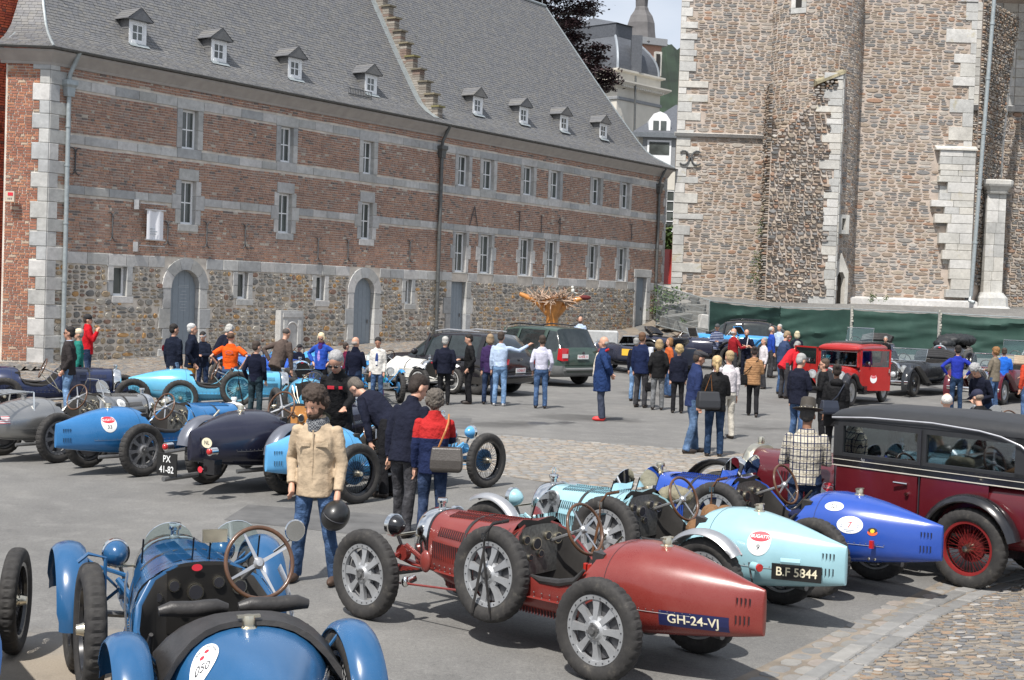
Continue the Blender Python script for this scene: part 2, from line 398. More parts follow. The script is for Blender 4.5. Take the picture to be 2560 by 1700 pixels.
KERB = stones('worn kerb stone', [(0, (.21, .208, .20)), (.3, (.24, .236, .225)), (.6, (.19, .188, .18)), (.85, (.27, .262, .245))], .8, 30, .3, soft=.25)
def _asph():
  m, nt, b = _nt('worn asphalt'); p = nt.nodes.new('ShaderNodeNewGeometry').outputs['Position']
  n1 = noise(nt, p, .35, 6, .6); n2 = noise(nt, p, 90, 3, .7); n3 = noise(nt, p, 2.3, 6, .65)
  c = ramp(nt, n1, [(.3, (.118, .116, .112)), (.5, (.145, .142, .136)), (.7, (.176, .172, .163))])
  c = mixc(nt, 1, c, ramp(nt, n2, [(.25, (.62, .62, .62)), (.5, (1, 1, 1)), (.72, (1.35, 1.34, 1.3))]), 'MULTIPLY')
  c = mixc(nt, ramp(nt, n3, [(.50, (0, 0, 0)), (.72, (.55, .55, .55))]), c, (.225, .22, .208)); c = mixc(nt, 1, c, ramp(nt, noise(nt, p, 28, 5, .8), [(.3, (.72, .72, .72)), (.5, (1, 1, 1)), (.7, (1.25, 1.25, 1.22))]), 'MULTIPLY')
  s = N(nt, 'ShaderNodeMapping'); nt.links.new(p, s.inputs[0]); s.inputs['Scale'].default_value = (.42, .30, 1)
  n4 = noise(nt, s.outputs[0], .9, 5, .5)
  wet = ramp(nt, n4, [(.645, (0, 0, 0)), (.675, (1, 1, 1))])
  sp = nt.nodes.new('ShaderNodeSeparateXYZ'); nt.links.new(p, sp.inputs[0])
  far = N(nt, 'ShaderNodeMapRange'); nt.links.new(sp.outputs[1], far.inputs[0]); far.inputs[1].default_value = 19; far.inputs[2].default_value = 22
  w = N(nt, 'ShaderNodeMath', operation='MULTIPLY'); nt.links.new(wet, w.inputs[0]); nt.links.new(far.outputs[0], w.inputs[1])
  c = mixc(nt, w.outputs[0], c, (.05, .049, .047))
  ds = N(nt, 'ShaderNodeVectorMath', operation='DISTANCE'); nt.links.new(p, ds.inputs[0]); ds.inputs[1].default_value = (-2.75, 9.1, 0)
  am = N(nt, 'ShaderNodeMath', operation='MULTIPLY_ADD'); nt.links.new(noise(nt, p, 3.5, 6, .7), am.inputs[0]); am.inputs[1].default_value = 1.3; nt.links.new(ds.outputs['Value'], am.inputs[2])
  c = mixc(nt, GRm(nt, am.outputs[0], 1.35, 2.2), c, mixc(nt, noise(nt, p, 70, 4, .7), (.17, .145, .11), (.36, .31, .25)))
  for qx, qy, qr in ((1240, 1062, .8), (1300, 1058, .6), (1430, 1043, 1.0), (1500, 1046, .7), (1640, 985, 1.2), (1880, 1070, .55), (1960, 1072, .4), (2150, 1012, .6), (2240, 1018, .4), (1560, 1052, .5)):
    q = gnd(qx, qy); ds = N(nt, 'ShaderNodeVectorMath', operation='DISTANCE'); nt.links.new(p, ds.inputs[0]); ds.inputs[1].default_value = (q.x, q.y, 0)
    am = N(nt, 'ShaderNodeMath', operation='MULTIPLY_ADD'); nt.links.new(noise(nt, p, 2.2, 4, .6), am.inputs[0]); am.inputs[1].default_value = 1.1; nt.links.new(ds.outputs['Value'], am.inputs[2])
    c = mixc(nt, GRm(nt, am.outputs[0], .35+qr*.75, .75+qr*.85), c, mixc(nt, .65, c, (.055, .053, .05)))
  st = noise(nt, p, .9, 7, .75); c = mixc(nt, 1, c, ramp(nt, st, [(.28, (.78, .78, .78)), (.45, (1, 1, 1)), (.62, (1.05, 1.05, 1.04)), (.75, (1.18, 1.17, 1.15))]), 'MULTIPLY')
  nt.links.new(c, b.inputs['Base Color'])
  nt.links.new(ramp(nt, w.outputs[0], [(0, (.88, .88, .88)), (1, (.35, .35, .35))]), b.inputs['Roughness'])
  bump(nt, b, noise(nt, p, 130, 2), .5, .006); return m
def GRm(nt, v, lo, hi):
  m = N(nt, 'ShaderNodeMapRange'); nt.links.new(v, m.inputs[0]); m.inputs[1].default_value = lo; m.inputs[2].default_value = hi; m.inputs[3].default_value = 1; m.inputs[4].default_value = 0
  return m.outputs[0]
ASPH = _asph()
EARTH = pmat('sandy joint fill', (.20, .17, .135), .95, var=.3, nscale=3, bmp=.6, bscale=60, world=True)
GRIT = pmat('pale grit', (.44, .38, .30), .95, var=.25, nscale=5, bmp=.8, bscale=90, world=True)
def sheet(name, poly, mat, dz, label=None, step=1.0):
  """a thin sheet over the terrain from a ground polygon (x, y)"""
  bm = bmesh.new(); bm.faces.new([bm.verts.new((x, y, 0)) for x, y in poly])
  xs = [p[0] for p in poly]; ys = [p[1] for p in poly]
  for ax, lo, hi in ((0, min(xs), max(xs)), (1, min(ys), max(ys))):
    k = lo+step
    while k < hi:
      co = (k, 0, 0) if ax == 0 else (0, k, 0); no = (1, 0, 0) if ax == 0 else (0, 1, 0)
      bmesh.ops.bisect_plane(bm, geom=bm.verts[:]+bm.edges[:]+bm.faces[:], plane_co=co, plane_no=no); k += step
  for v in bm.verts: v.co.z = ground_z(v.co.x, v.co.y)+dz
  bmesh.ops.recalc_face_normals(bm, faces=bm.faces)
  if bm.faces and list(bm.faces)[0].normal.z < 0: bmesh.ops.reverse_faces(bm, faces=bm.faces)
  me = bpy.data.meshes.new(name); bm.to_mesh(me); me.materials.append(mat); bm.free()
  for p in me.polygons: p.use_smooth = True
  o = bpy.data.objects.new(name, me); COL.objects.link(o); return tag(o, label, kind='structure')
gm = MB(); gx = [-900, -300, -120, -60, -30, -22]+[i*1.0 for i in range(-18, 31)]+[40, 60, 120, 300, 900]
gy = [-60, -20, -6, 0]+[4+i*2.0 for i in range(18)]+[40+i*.75 for i in range(56)]+[90, 110, 150, 300, 900, 2000]
gm.v = [(x, y, ground_z(x, y) if y < 90 else ground_z(x, 90)) for y in gy for x in gx]
nx = len(gx)
gm.f = [(j*nx+i, j*nx+i+1, (j+1)*nx+i+1, (j+1)*nx+i) for j in range(len(gy)-1) for i in range(nx-1)]; gm.m = [0]*len(gm.f)
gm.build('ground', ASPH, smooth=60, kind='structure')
PATCHM = pmat('newer asphalt', (.105, .104, .102), .9, var=.25, nscale=3, bmp=.5, bscale=120, world=True)
def G2(x, y): p = gnd(x, y); return (p.x, p.y)
def inpoly(x, y, P):
  c = False; j = len(P)-1
  for i in range(len(P)):
    if (P[i][1] > y) != (P[j][1] > y) and x < (P[j][0]-P[i][0])*(y-P[i][1])/(P[j][1]-P[i][1])+P[i][0]: c = not c
    j = i
  return c
COBB = stones('worn cobble', [(0, (.26, .235, .20)), (.15, (.24, .24, .232)), (.3, (.30, .27, .23)), (.45, (.21, .207, .20)), (.58, (.32, .26, .205)), (.7, (.265, .255, .24)), (.82, (.20, .20, .196)), (.92, (.34, .32, .285))], .8, 50, .35, soft=.2)
SETT = stones('grey sett', [(0, (.22, .21, .195)), (.2, (.19, .187, .18)), (.4, (.25, .24, .22)), (.6, (.20, .195, .18)), (.75, (.27, .235, .205)), (.9, (.17, .17, .165))], .82, 40, .4, soft=.25)
COBR = stones('river cobble', [(0, (.23, .195, .155)), (.12, (.15, .152, .155)), (.28, (.19, .178, .16)), (.4, (.28, .195, .13)), (.5, (.17, .17, .168)), (.63, (.30, .255, .20)), (.72, (.13, .13, .133)), (.85, (.24, .212, .175)), (.95, (.36, .34, .31))], .75, 40, .5, soft=.25)
def cobbles(name, poly, wm, hm, rot, mat, seed, dep=.03, gap=.008, base=None, nparts=300, jit=.10, rnd=.25, n=6, exclude=None, vis=None):
  xs = [p[0] for p in poly]; ys = [p[1] for p in poly]; cx, cy = sum(xs)/len(xs), sum(ys)/len(ys)
  rad = max(math.hypot(x-cx, y-cy) for x, y in poly); c, s = cos(rot), sin(rot)
  def F(u, v, d):
    x, y = cx+c*u-s*v, cy+s*u+c*v; return (x, y, ground_z(x, y)+.002+d*.6)
  def mask(u, v):
    x, y = cx+c*u-s*v, cy+s*u+c*v
    if not inpoly(x, y, poly): return False
    if exclude and inpoly(x, y, exclude): return False
    px, py = proj(Vector((x, y, 0))); return -150 < px < 2720 and py < 1800
  r = random.Random(seed); items = []; v = -rad
  while v < rad:
    h = hm*r.uniform(.85, 1.15); u = -rad-r.random()*wm
    while u < rad:
      w = wm*r.uniform(.7, 1.35)
      if mask(u+w/2, v+h/2):
        st = stone(u, u+w, v, v+h, F, dep, gap, jit, r, 8, rnd, (.08, .09))
        if st:
          x, y = cx+c*u-s*v, cy+s*u+c*v; items.append((st[0]/(x*x+y*y)**1.2, st[1], st[2]))
      u += w
    v += h
  root = sheet(name, poly, base or EARTH, .004)
  pieces('cobble', items, root, mat, nparts, 40, 'cobble_field'); return root
sheet('asphalt_patch', [G2(*p) for p in [(620, 1262), (1000, 1290), (1040, 1330), (900, 1338), (560, 1300)]], PATCHM, .003)
sheet('asphalt_patch', [G2(*p) for p in [(1010, 1040), (1180, 1046), (1170, 1072), (980, 1066)]], PATCHM, .003)
sheet('asphalt_patch', [G2(*p) for p in [(2060, 1035), (2320, 1050), (2300, 1062), (2050, 1046)]], PATCHM, .003)
midpoly = [G2(*p) for p in [(1150, 1088), (1260, 1088), (1500, 1108), (1720, 1124), (1960, 1142), (2120, 1165), (2120, 1290), (1700, 1270), (1560, 1238), (1400, 1212), (1150, 1172)]]
cobbles('cobbled_strip', midpoly, .20, .14, R(35), COBB, 3, dep=.012, gap=.007, jit=.07, rnd=.12)
brpoly = [G2(*p) for p in [(1700, 1760), (1800, 1716), (1960, 1640), (2140, 1555), (2300, 1480), (2380, 1440), (2480, 1380), (2750, 1290), (2900, 1900), (2000, 1900)]]
kerbp = [G2(*p) for p in [(1985, 1760), (2050, 1702), (2170, 1622), (2300, 1540), (2420, 1484), (2500, 1462), (2640, 1432), (2800, 1405)]]
settpoly = brpoly[:8]+kerbp[::-1]
cobbles('sett_paving', settpoly, .21, .15, R(58), SETT, 5, jit=.05, rnd=.0, gap=.005, dep=.010)
rubpoly = kerbp+[G2(2900, 1500), G2(2900, 2100), G2(1900, 1900)]
cobbles('rubble_cobble_paving', rubpoly, .115, .075, R(20), COBR, 6, dep=.022, jit=.25, rnd=.3, gap=.003)
kb = empty('kerb_line', (0, 0, 0)); kb['kind'] = 'structure'
for off in (0, -.17):
  for i in range(len(kerbp)-1):
    a, b = Vector(kerbp[i]), Vector(kerbp[i+1]); L = (b-a).length; n = max(1, int(L/.42)); dd = (b-a)/L; nn = Vector((-dd.y, dd.x))
    for k in range(n):
      F = lambda u, v, d, a=a, dd=dd, nn=nn: (a.x+dd.x*u+nn.x*v, a.y+dd.y*u+nn.y*v, .006+d)
      it = block(F, L*k/n, L*(k+1)/n, off, off+.15, 0, .014, g=.006)
      MB().add(it[1], it[2]).build('kerb_stone', KERB, kb)
leftpoly = [G2(*p) for p in [(-60, 905), (110, 903), (330, 893), (900, 860), (1240, 838), (1660, 812), (1760, 846), (1500, 868), (1250, 888), (900, 935), (640, 990), (340, 1010), (150, 1010), (-80, 985)]]
cobbles('cobbled_yard_edge', leftpoly, .22, .15, R(15), COBR, 8, dep=.02, gap=.010, jit=.2, rnd=.3)

P0 = Vector((-14.488, 43.306, 0)); DU = Vector((.568112, .822951, 0)); DN = Vector((.822951, -.568112, 0))
def FP(u, z, d=0): p = P0+DU*u+DN*d; return (p.x, p.y, z)
def fac(x, y, d=0):
  r = ray(x, y); t = ((P0-CAM+DN*d).dot(DN))/r.dot(DN); P = CAM+r*t
  return (P-P0).dot(DU), P.z
UR = 39.75
bld = empty('brick_building', P0, label='long old brick and stone building with slate roof and two rows of white windows', cat='building')
bld_inv = Matrix.Translation(-P0)
def bpart(mb, name, mats, smooth=None, parent=None, kind=None, label=None):
  o = mb.build(name, mats, None, smooth, label=label, kind=kind)
  if parent is None: o.parent = bld; o.matrix_parent_inverse = bld_inv
  else: o.parent = parent
  return o
def bpieces(name, items, mats, n=300, smooth=None, parent=None):
  items = sorted(items, key=lambda t: -t[0])
  for k, vs, fs in items[:n]: bpart(MB().add(vs, fs), name, mats, smooth)
  if items[n:]:
    mb = MB()
    for k, vs, fs in items[n:]: mb.add(vs, fs)
    bpart(mb, name+'_courses', mats, smooth, kind='stuff')
BANDS = [(8.57, 8.88), (6.87, 7.15), (5.30, 5.58), (3.12, 3.50)]
ZC = 9.20
wins = []   # u0,u1,z0,z1
def wpx(x0, y0, x1, y1, d=-.17):
  a = fac(x0, (y0+y1)/2, d); b = fac(x1, (y0+y1)/2, d); xm = (x0+x1)/2
  return [a[0], b[0], fac(xm, y1, d)[1], fac(xm, y0, d)[1]]
Z1 = lambda x, y: (x*.36425, y*.36425)
Z2 = lambda x, y: (850+x*.36425, y*.36425)
Z4 = lambda x, y: (x*.36425, 480+y*.36425)
Z5 = lambda x, y: (850+x*.36425, 480+y*.36425)
for a, b, k in [(Z1(1228, 757), Z1(1335, 1025), 0), (Z1(1905, 872), Z1(1990, 1115), 0), (Z2(138, 970), Z2(210, 1195), 0),
        (Z1(1218, 1242), Z1(1320, 1540), 1), (Z4(1890, 10), Z4(1978, 283), 1), (Z5(125, 72), Z5(200, 325), 1),
        (Z4(755, 505), Z4(845, 712), 2), (Z4(1608, 550), Z4(1678, 732), 2), (Z4(2147, 573), Z4(2205, 743), 2), (Z5(428, 598), Z5(468, 766), 2)]:
  wins.append(wpx(*a, *b)+[k])
for x0, y0, x1, y1 in [(792, 1070, 862, 1285), (962, 1098, 1035, 1305), (1240, 1143, 1308, 1342), (1427, 1172, 1490, 1362), (1713, 1217, 1768, 1402), (1915, 1250, 1967, 1427)]:
  wins.append(wpx(*Z2(x0, y0), *Z2(x1, y1))+[3])
for x0, y0, x1, y1 in [(770, 283, 842, 550), (943, 295, 1017, 560), (1218, 318, 1287, 574), (1400, 338, 1465, 582), (1690, 362, 1747, 600), (1890, 376, 1945, 608)]:
  wins.append(wpx(*Z5(x0, y0), *Z5(x1, y1))+[4])
rows = {}
for w in wins: rows.setdefault(w[4], []).append(w)
for k, ws in rows.items():
  if k in (3, 4):
    z0 = sum(w[2] for w in ws)/len(ws); z1 = sum(w[3] for w in ws)/len(ws)
    for w in ws: w[2], w[3] = z0, z1
doors = []  # u0,u1,z0,zspring,arched
u0 = fac(*Z4(1142, 800), -.2)[0]; u1 = fac(*Z4(1337, 800), -.2)[0]; za = fac(*Z4(1240, 533), -.2)[1]
doors.append((u0, u1, 0, za-(u1-u0)/2, True))
u0 = fac(*Z5(65, 850), -.2)[0]; u1 = fac(*Z5(205, 850), -.2)[0]; za = fac(*Z5(135, 587), -.2)[1]
doors.append((u0, u1, .3, za-(u1-u0)/2, True))
u0 = fac(*Z5(732, 800), -.2)[0]; u1 = fac(*Z5(835, 800), -.2)[0]; doors.append((u0, u1, .6, 3.10, False))
u0 = fac(*Z5(2005, 760), -.2)[0]; u1 = fac(*Z5(2075, 760), -.2)[0]; doors.append((u0, u1, 1.05, fac(*Z5(2040, 585), -.2)[1], False))
holes = [(w[0], w[1], w[2], w[3]) for w in wins]
for d in doors: holes.append((d[0], d[1], d[2]-.5, d[3]+((d[1]-d[0])/2 if d[4] else 0)))
us = sorted({0, UR}|{h[0] for h in holes}|{h[1] for h in holes}); zs = sorted({-.4, ZC+.3}|{h[2] for h in holes}|{h[3] for h in holes})
mb = MB()
for i in range(len(us)-1):
  run = None
  for j in range(len(zs)-1):
    cu, cz = (us[i]+us[i+1])/2, (zs[j]+zs[j+1])/2
    inh = any(h[0] < cu < h[1] and h[2] < cz < h[3] for h in holes)
    if not inh: mb.add([FP(us[i], zs[j], -.02), FP(us[i+1], zs[j], -.02), FP(us[i+1], zs[j+1], -.02), FP(us[i], zs[j+1], -.02)], [(0, 1, 2, 3)])
EW = 1.06   # end wall facing the camera, length
E0 = P0+Vector((-EW, 0, 0))
def EP(u, z, d=0): return (P0.x-u, P0.y-d, z)    # u to the left from the corner, d towards the camera
mb.add([EP(0, -.4, -.02), EP(EW+.3, -.4, -.02), EP(EW+.3, ZC+.3, -.02), EP(0, ZC+.3, -.02)], [(0, 3, 2, 1)])
W2 = 10.8
mb.add([FP(UR, -.4, -.02), FP(UR, -.4, -W2), FP(UR, ZC+.3, -W2), FP(UR, ZC+.3, -.02)], [(0, 1, 2, 3)])
mb.add([FP(0, -.4, -W2), FP(UR, -.4, -W2), FP(UR, ZC+.3, -W2), FP(0, ZC+.3, -W2)], [(0, 1, 2, 3)])
bpart(mb, 'wall', MORTAR)
mb = MB()
for h in holes:
  mb.add([FP(h[0]-.1, h[2]-.1, -.75), FP(h[1]+.1, h[2]-.1, -.75), FP(h[1]+.1, h[3]+.1, -.75), FP(h[0]-.1, h[3]+.1, -.75)], [(0, 1, 2, 3)])
bpart(mb, 'interior', DARK)
blocks = []; excl = []   # excl rectangles where brick and rubble stay away
def lay(u0, u1, z0, z1, d1=.02, d0=-.05, F=FP, lens=.8):
  L = u1-u0; n = max(1, round(L/lens)); cuts = [u0+L*(i+(rng.uniform(-.22, .22) if 0 < i < n else 0))/n for i in range(n+1)]
  for i in range(n): blocks.append(block(F, cuts[i], cuts[i+1], z0, z1, d0, d1))
def surround(u0, u1, z0, z1, kind):
  jw = .24 if kind != 4 else .2; lt = .27; sill = .2
  top = z1+lt; bot = z0-sill
  n = 2 if kind in (0, 2, 3) else 3; h = (z1-z0)/n
  for s in (0, 1):
    for i in range(n):
      w = jw+(.16 if (kind in (1,) and i == 1) or (kind == 4 and i == 1) else 0)
      a, b = (u0-w, u0) if s == 0 else (u1, u1+w)
      blocks.append(block(FP, a, b, z0+h*i, z0+h*(i+1), -.24, .02, g=.004)); excl.append((a, b, z0+h*i, z0+h*(i+1)))
  if kind == 0: a, b = BANDS[0]; blocks.append(block(FP, u0-.26, u1+.26, z1, b, -.24, .022)); excl.append((u0-.26, u1+.26, z1, b)); blocks.append(block(FP, u0-.2, u1+.2, BANDS[1][0], z0, -.24, .022)); excl.append((u0-.2, u1+.2, BANDS[1][0], z0))
  elif kind == 3: blocks.append(block(FP, u0-.26, u1+.26, z1, BANDS[0][1], -.24, .022)); excl.append((u0-.26, u1+.26, z1, BANDS[0][1])); blocks.append(block(FP, u0-.2, u1+.2, BANDS[1][0], z0, -.24, .022)); excl.append((u0-.2, u1+.2, BANDS[1][0], z0))
  elif kind == 4: blocks.append(block(FP, u0-.22, u1+.22, z1, BANDS[2][0], -.24, .021)); excl.append((u0-.22, u1+.22, z1, BANDS[2][0])); blocks.append(block(FP, u0-.2, u1+.2, BANDS[3][1]-.05, z0, -.24, .024)); excl.append((u0-.2, u1+.2, BANDS[3][1]-.05, z0))
  elif kind == 1:
    blocks.append(block(FP, u0-.12, u1+.12, z1, z1+.40, -.24, .022)); excl.append((u0-.12, u1+.12, z1, z1+.4))
    blocks.append(block(FP, u0-.12, u1+.14, z0-.25, z0, -.24, .022)); excl.append((u0-.12, u1+.14, z0-.25, z0))
  else:
    blocks.append(block(FP, u0-.3, u1+.3, z1, BANDS[3][0], -.24, .022)); excl.append((u0-.3, u1+.3, z1, BANDS[3][0]))
    blocks.append(block(FP, u0-.06, u1+.3, z0-.24, z0, -.24, .022)); excl.append((u0-.06, u1+.3, z0-.24, z0))
for w in wins: surround(*w)
for d in doors:
  u0, u1, z0, zs_, arch = d; n = 4; h = (zs_-z0+.3)/n
  for s in (0, 1):
    for i in range(n):
      w = (.36 if i % 2 else .52) if arch or d is doors[2] else (.2 if s == 0 else .42); a, b = (u0-w, u0) if s == 0 else (u1, u1+w)
      blocks.append(block(FP, a, b, z0-.3+h*i, z0-.3+h*(i+1), -.3, .03)); excl.append((a, b, z0-.3+h*i, z0-.3+h*(i+1)))
  if arch:
    r0 = (u1-u0)/2; cu = (u0+u1)/2; nv = 5
    for i in range(nv):
      a0, a1 = pi*i/nv, pi*(i+1)/nv; vs = []; m = 4
      r1 = r0+.40
      for dd in (-.3, .035):
        for k in range(m+1):
          a = a0+(a1-a0)*k/m+(.012 if k == 0 else -.012 if k == m else 0); vs.append(FP(cu+r0*cos(a), zs_+r0*sin(a), dd))
        for k in range(m, -1, -1):
          a = a0+(a1-a0)*k/m; vs.append(FP(cu+r1*cos(a), zs_+r1*sin(a), dd))
      q = 2*(m+1); fs = [tuple(range(q, 2*q))]+[(k, (k+1) % q, (k+1) % q+q, k+q) for k in range(q)]
      blocks.append((1, vs, fs))
    excl.append((cu-r0-.40, cu+r0+.40, zs_, zs_+.30)); excl.append((cu-r0-.3, cu+r0+.3, zs_+.3, zs_+r0+.12)); excl.append((cu-.35, cu+.35, zs_, zs_+r0+.41))
  elif d is doors[3]:
    blocks.append(block(FP, u0-.25, u1+.5, zs_, zs_+.42, -.3, .03)); excl.append((u0-.25, u1+.5, zs_, zs_+.42))
def subtract(u0, u1, z0, z1, pad=0):
  segs = [(u0, u1)]
  for a, b, c, e in excl+holes:
    if min(z1, e)-max(z0, c) > .03:
      ns = []
      for s, t in segs:
        if b <= s or a >= t: ns.append((s, t)); continue
        if a > s: ns.append((s, a))
        if b < t: ns.append((b, t))
      segs = ns
  return [s for s in segs if s[1]-s[0] > .03]
z = 0.0; i = 0
while z < ZC:
  h = min([.46, .40, .52, .43][i % 4], ZC-z+.02); lf = .62 if i % 2 else .36; le = .30 if i % 2 else .52
  blocks.append(block(FP, 0, lf, z, z+h, -.05, .035)); excl.append((0, lf, z, z+h))
  blocks.append(block(EP, -.02, le, z, z+h, -.05, .035)); z += h; i += 1
z = .9; i = 0
while z < ZC:
  h = min(.45, ZC-z); lf = .34 if i % 2 else .2; blocks.append(block(FP, UR-lf, UR, z, z+h, -.05, .03)); excl.append((UR-lf, UR, z, z+h)); z += h; i += 1
for a, b in BANDS:
  for s, t in subtract(.3, UR-.2, a, b): lay(s, t, a, b, lens=.85)
bandex = [(0, UR, a, b) for a, b in BANDS]
bpieces('stone_block', blocks, BLUEST, 300)
exall = excl+bandex
bricks = []; bh = .0865; z = 3.52
items = []
def brick_run(F, segs, z, wobble, S):
  for s, t in segs:
    u = s+.004; hdr = rng.random() < .5
    while u < t-.03:
      w = rng.choice((.24, .24, .12, .125, .20)); w = min(w, t-u)
      if t-u-w < .06: w = t-u
      dz = .010*sin(u*1.9+z*3)+.004*sin(u*7)
      d = rng.uniform(.001, .008); g = .0125
      a, b, c, e = u+g, u+w-g, z+g+dz+rng.uniform(-.003, .003), z+bh-g+dz+rng.uniform(-.003, .003)
      vs = [F(a, c, -.02), F(b, c, -.02), F(b, e, -.02), F(a, e, -.02), F(a, c, d), F(b, c, d), F(b, e, d), F(a, e, d)]
      items.append((w/S(u), vs, [(4, 5, 6, 7), (0, 1, 5, 4), (1, 2, 6, 5), (2, 3, 7, 6), (3, 0, 4, 7)]))
      u += w
z = BANDS[3][1]
while z < ZC:
  if not any(a-.04 < z+bh/2 < b+.03 for a, b in BANDS):
    brick_run(FP, subtract(.2, UR-.05, z, z+bh), z, 0, lambda u: 43+u*.82)
  z += bh
bpieces('brick', items, BRICK, 300)
items = []; z = 0.05; i = 0
qz = []; zz = 0; k = 0
while zz < ZC:
  h = min([.46, .40, .52, .43][k % 4], ZC-zz+.02); qz.append((zz, zz+h, .30 if k % 2 else .52)); zz += h; k += 1
while z < ZC:
  st = max([q[2] for q in qz if min(q[1], z+bh)-max(q[0], z) > .02] or [.2])
  brick_run(EP, [(st, EW+.25)], z, 0, lambda u: 42); z += bh
BRICK2 = stones('orange red brick', [(0, (.40, .17, .10)), (.2, (.30, .12, .075)), (.4, (.46, .21, .12)), (.6, (.35, .15, .10)), (.8, (.27, .13, .09)), (.93, (.5, .38, .28))], .92, 60, .35, grime=.15)
bpieces('corner_brick', items, BRICK2, 0)
def rmask(u, v):
  if v < .036*max(0, 43.3+u*.82-43.5)*.9-.35: return False
  for a, b, c, e in exall+holes:
    if a-.03 < u < b+.03 and c-.02 < v < e+.02: return False
  return True
bpieces('field_stone', rubble(FP, (.35, UR-.2, -.1, 3.11), .34, .20, rmask, dep=.03, gap=.018, jit=.16, seed=11, n=8, round_=.15), RUBST, 300)
lb = {0: 'upper', 1: 'middle', 2: 'small ground floor', 3: 'upper', 4: 'lower'}
def window(u0, u1, z0, z1, kind, F=FP, mk=None, dep=-.17, parent=None, tilt=False):
  fr = MB(); t = .075 if kind != 5 else .055; dd = dep
  def bx(a, b, c, e, d0, d1): fr.hexa([F(a, c, d0), F(b, c, d0), F(b, c, d1), F(a, c, d1), F(a, e, d0), F(b, e, d0), F(b, e, d1), F(a, e, d1)])
  bx(u0, u0+t, z0, z1, dd-.06, dd); bx(u1-t, u1, z0, z1, dd-.06, dd); bx(u0+t, u1-t, z0, z0+t, dd-.06, dd); bx(u0+t, u1-t, z1-t, z1, dd-.06, dd)
  cu = (u0+u1)/2; cz = (z0+z1)/2 if kind != 4 else z0+(z1-z0)*.48; m = .02
  if kind != 2:
    bx(cu-m, cu+m, z0+t, z1-t, dd-.05, dd-.008); bx(u0+t, cu-m, cz-m, cz+m, dd-.05, dd-.012); bx(cu+m, u1-t, cz-m, cz+m, dd-.05, dd-.012)
    cells = [(u0+t, cu-m, z0+t, cz-m), (cu+m, u1-t, z0+t, cz-m), (u0+t, cu-m, cz+m, z1-t), (cu+m, u1-t, cz+m, z1-t)]
  else: cells = [(u0+t, u1-t, z0+t, z1-t)]
  if kind != 5: bx(u0-.01, u1+.01, z0-.03, z0, dd-.06, dd+.04)
  w = bpart(fr, 'window', WPAINT)
  for a, b, c, e in cells:
    p = MB().hexa([F(a, c, dd-.04), F(b, c, dd-.04), F(b, c, dd-.03), F(a, c, dd-.03), F(a, e, dd-.04), F(b, e, dd-.04), F(b, e, dd-.03), F(a, e, dd-.03)])
    o = p.build('pane', PANE, w); o.matrix_parent_inverse = Matrix.Identity(4)
  return w
for w in wins: window(*w)
for d in doors:
  u0, u1, z0, zs_, arch = d; mb = MB(); n = 5; dd = -.2
  for i in range(n):
    a, b = u0+(u1-u0)*i/n+.004, u0+(u1-u0)*(i+1)/n-.004
    if arch:
      r0 = (u1-u0)/2; cu = (u0+u1)/2
      za, zb = [zs_+sqrt(max(0, r0*r0-(x-cu)**2)) for x in (a, b)]; zm = zs_+sqrt(max(0, r0*r0-((a+b)/2-cu)**2))
      mb.add([FP(a, z0-.3, dd), FP(b, z0-.3, dd), FP(b, zb, dd), FP((a+b)/2, zm, dd), FP(a, za, dd)], [(0, 1, 2, 3, 4)])
      mb.add([FP(a, z0-.3, dd), FP(a, za, dd), FP(a, za, dd-.03), FP(a, z0-.3, dd-.03)], [(0, 1, 2, 3)])
    else: mb.hexa([FP(a, z0-.3, dd-.04), FP(b, z0-.3, dd-.04), FP(b, z0-.3, dd), FP(a, z0-.3, dd), FP(a, zs_, dd-.04), FP(b, zs_, dd-.04), FP(b, zs_, dd), FP(a, zs_, dd)])
  o = bpart(mb, 'door', DOORP)
  mb2 = MB(); mb2.box(FP(u1-.18, z0+1.05, dd+.03), (.05, .05, .16)); h = mb2.build('handle', STEEL, o)
_M = Matrix(((DU.x, 0, DN.x, 0), (DU.y, 0, DN.y, 0), (0, 1, 0, 0), (0, 0, 0, 1)))
def facM(u, z, d): return Matrix.Translation(FP(u, z, d)) @ _M
PALE = pmat('pale print', (.42, .45, .48), .6)
d0 = doors[0]; cu = (d0[0]+d0[1])/2
lines = MB()
for k in range(9):
  w = [.42, .5, .2, .3, .26, .34, .2, .3, .22][k]; z = d0[3]+.1-[0, .06, .2, .32, .44, .56, .66, .76, .86][k]
  lines.hexa([FP(cu-w/2+.1, z, -.199), FP(cu+w/2+.1, z, -.199), FP(cu+w/2+.1, z, -.196), FP(cu-w/2+.1, z, -.196), FP(cu-w/2+.1, z+.012, -.199), FP(cu+w/2+.1, z+.012, -.199), FP(cu+w/2+.1, z+.012, -.196), FP(cu-w/2+.1, z+.012, -.196)])
bpart(lines, 'door_print', PALE)
u_, z_ = fac(*Z4(1965, 900)); mb = MB()
def nb(a, b, c, e, d0, d1, m=mb): m.hexa([FP(a, c, d0), FP(b, c, d0), FP(b, c, d1), FP(a, c, d1), FP(a, e, d0), FP(b, e, d0), FP(b, e, d1), FP(a, e, d1)])
nb(u_-.6, u_+.6, 0, 1.75, 0, .30); nb(u_-.5, u_+.5, 1.5, 1.66, .30, .34); nb(u_-.46, u_-.28, 0, 1.4, .30, .34); nb(u_+.28, u_+.46, 0, 1.4, .30, .34)
mb.tube([FP(u_+.3*cos(a*pi/10), 1.02+.3*sin(a*pi/10), .31) for a in range(11)], .035, 6)
mb.build('stone_relief', BLUEST, label='carved grey stone block with an arched relief against the rubble wall', cat='carved stone')
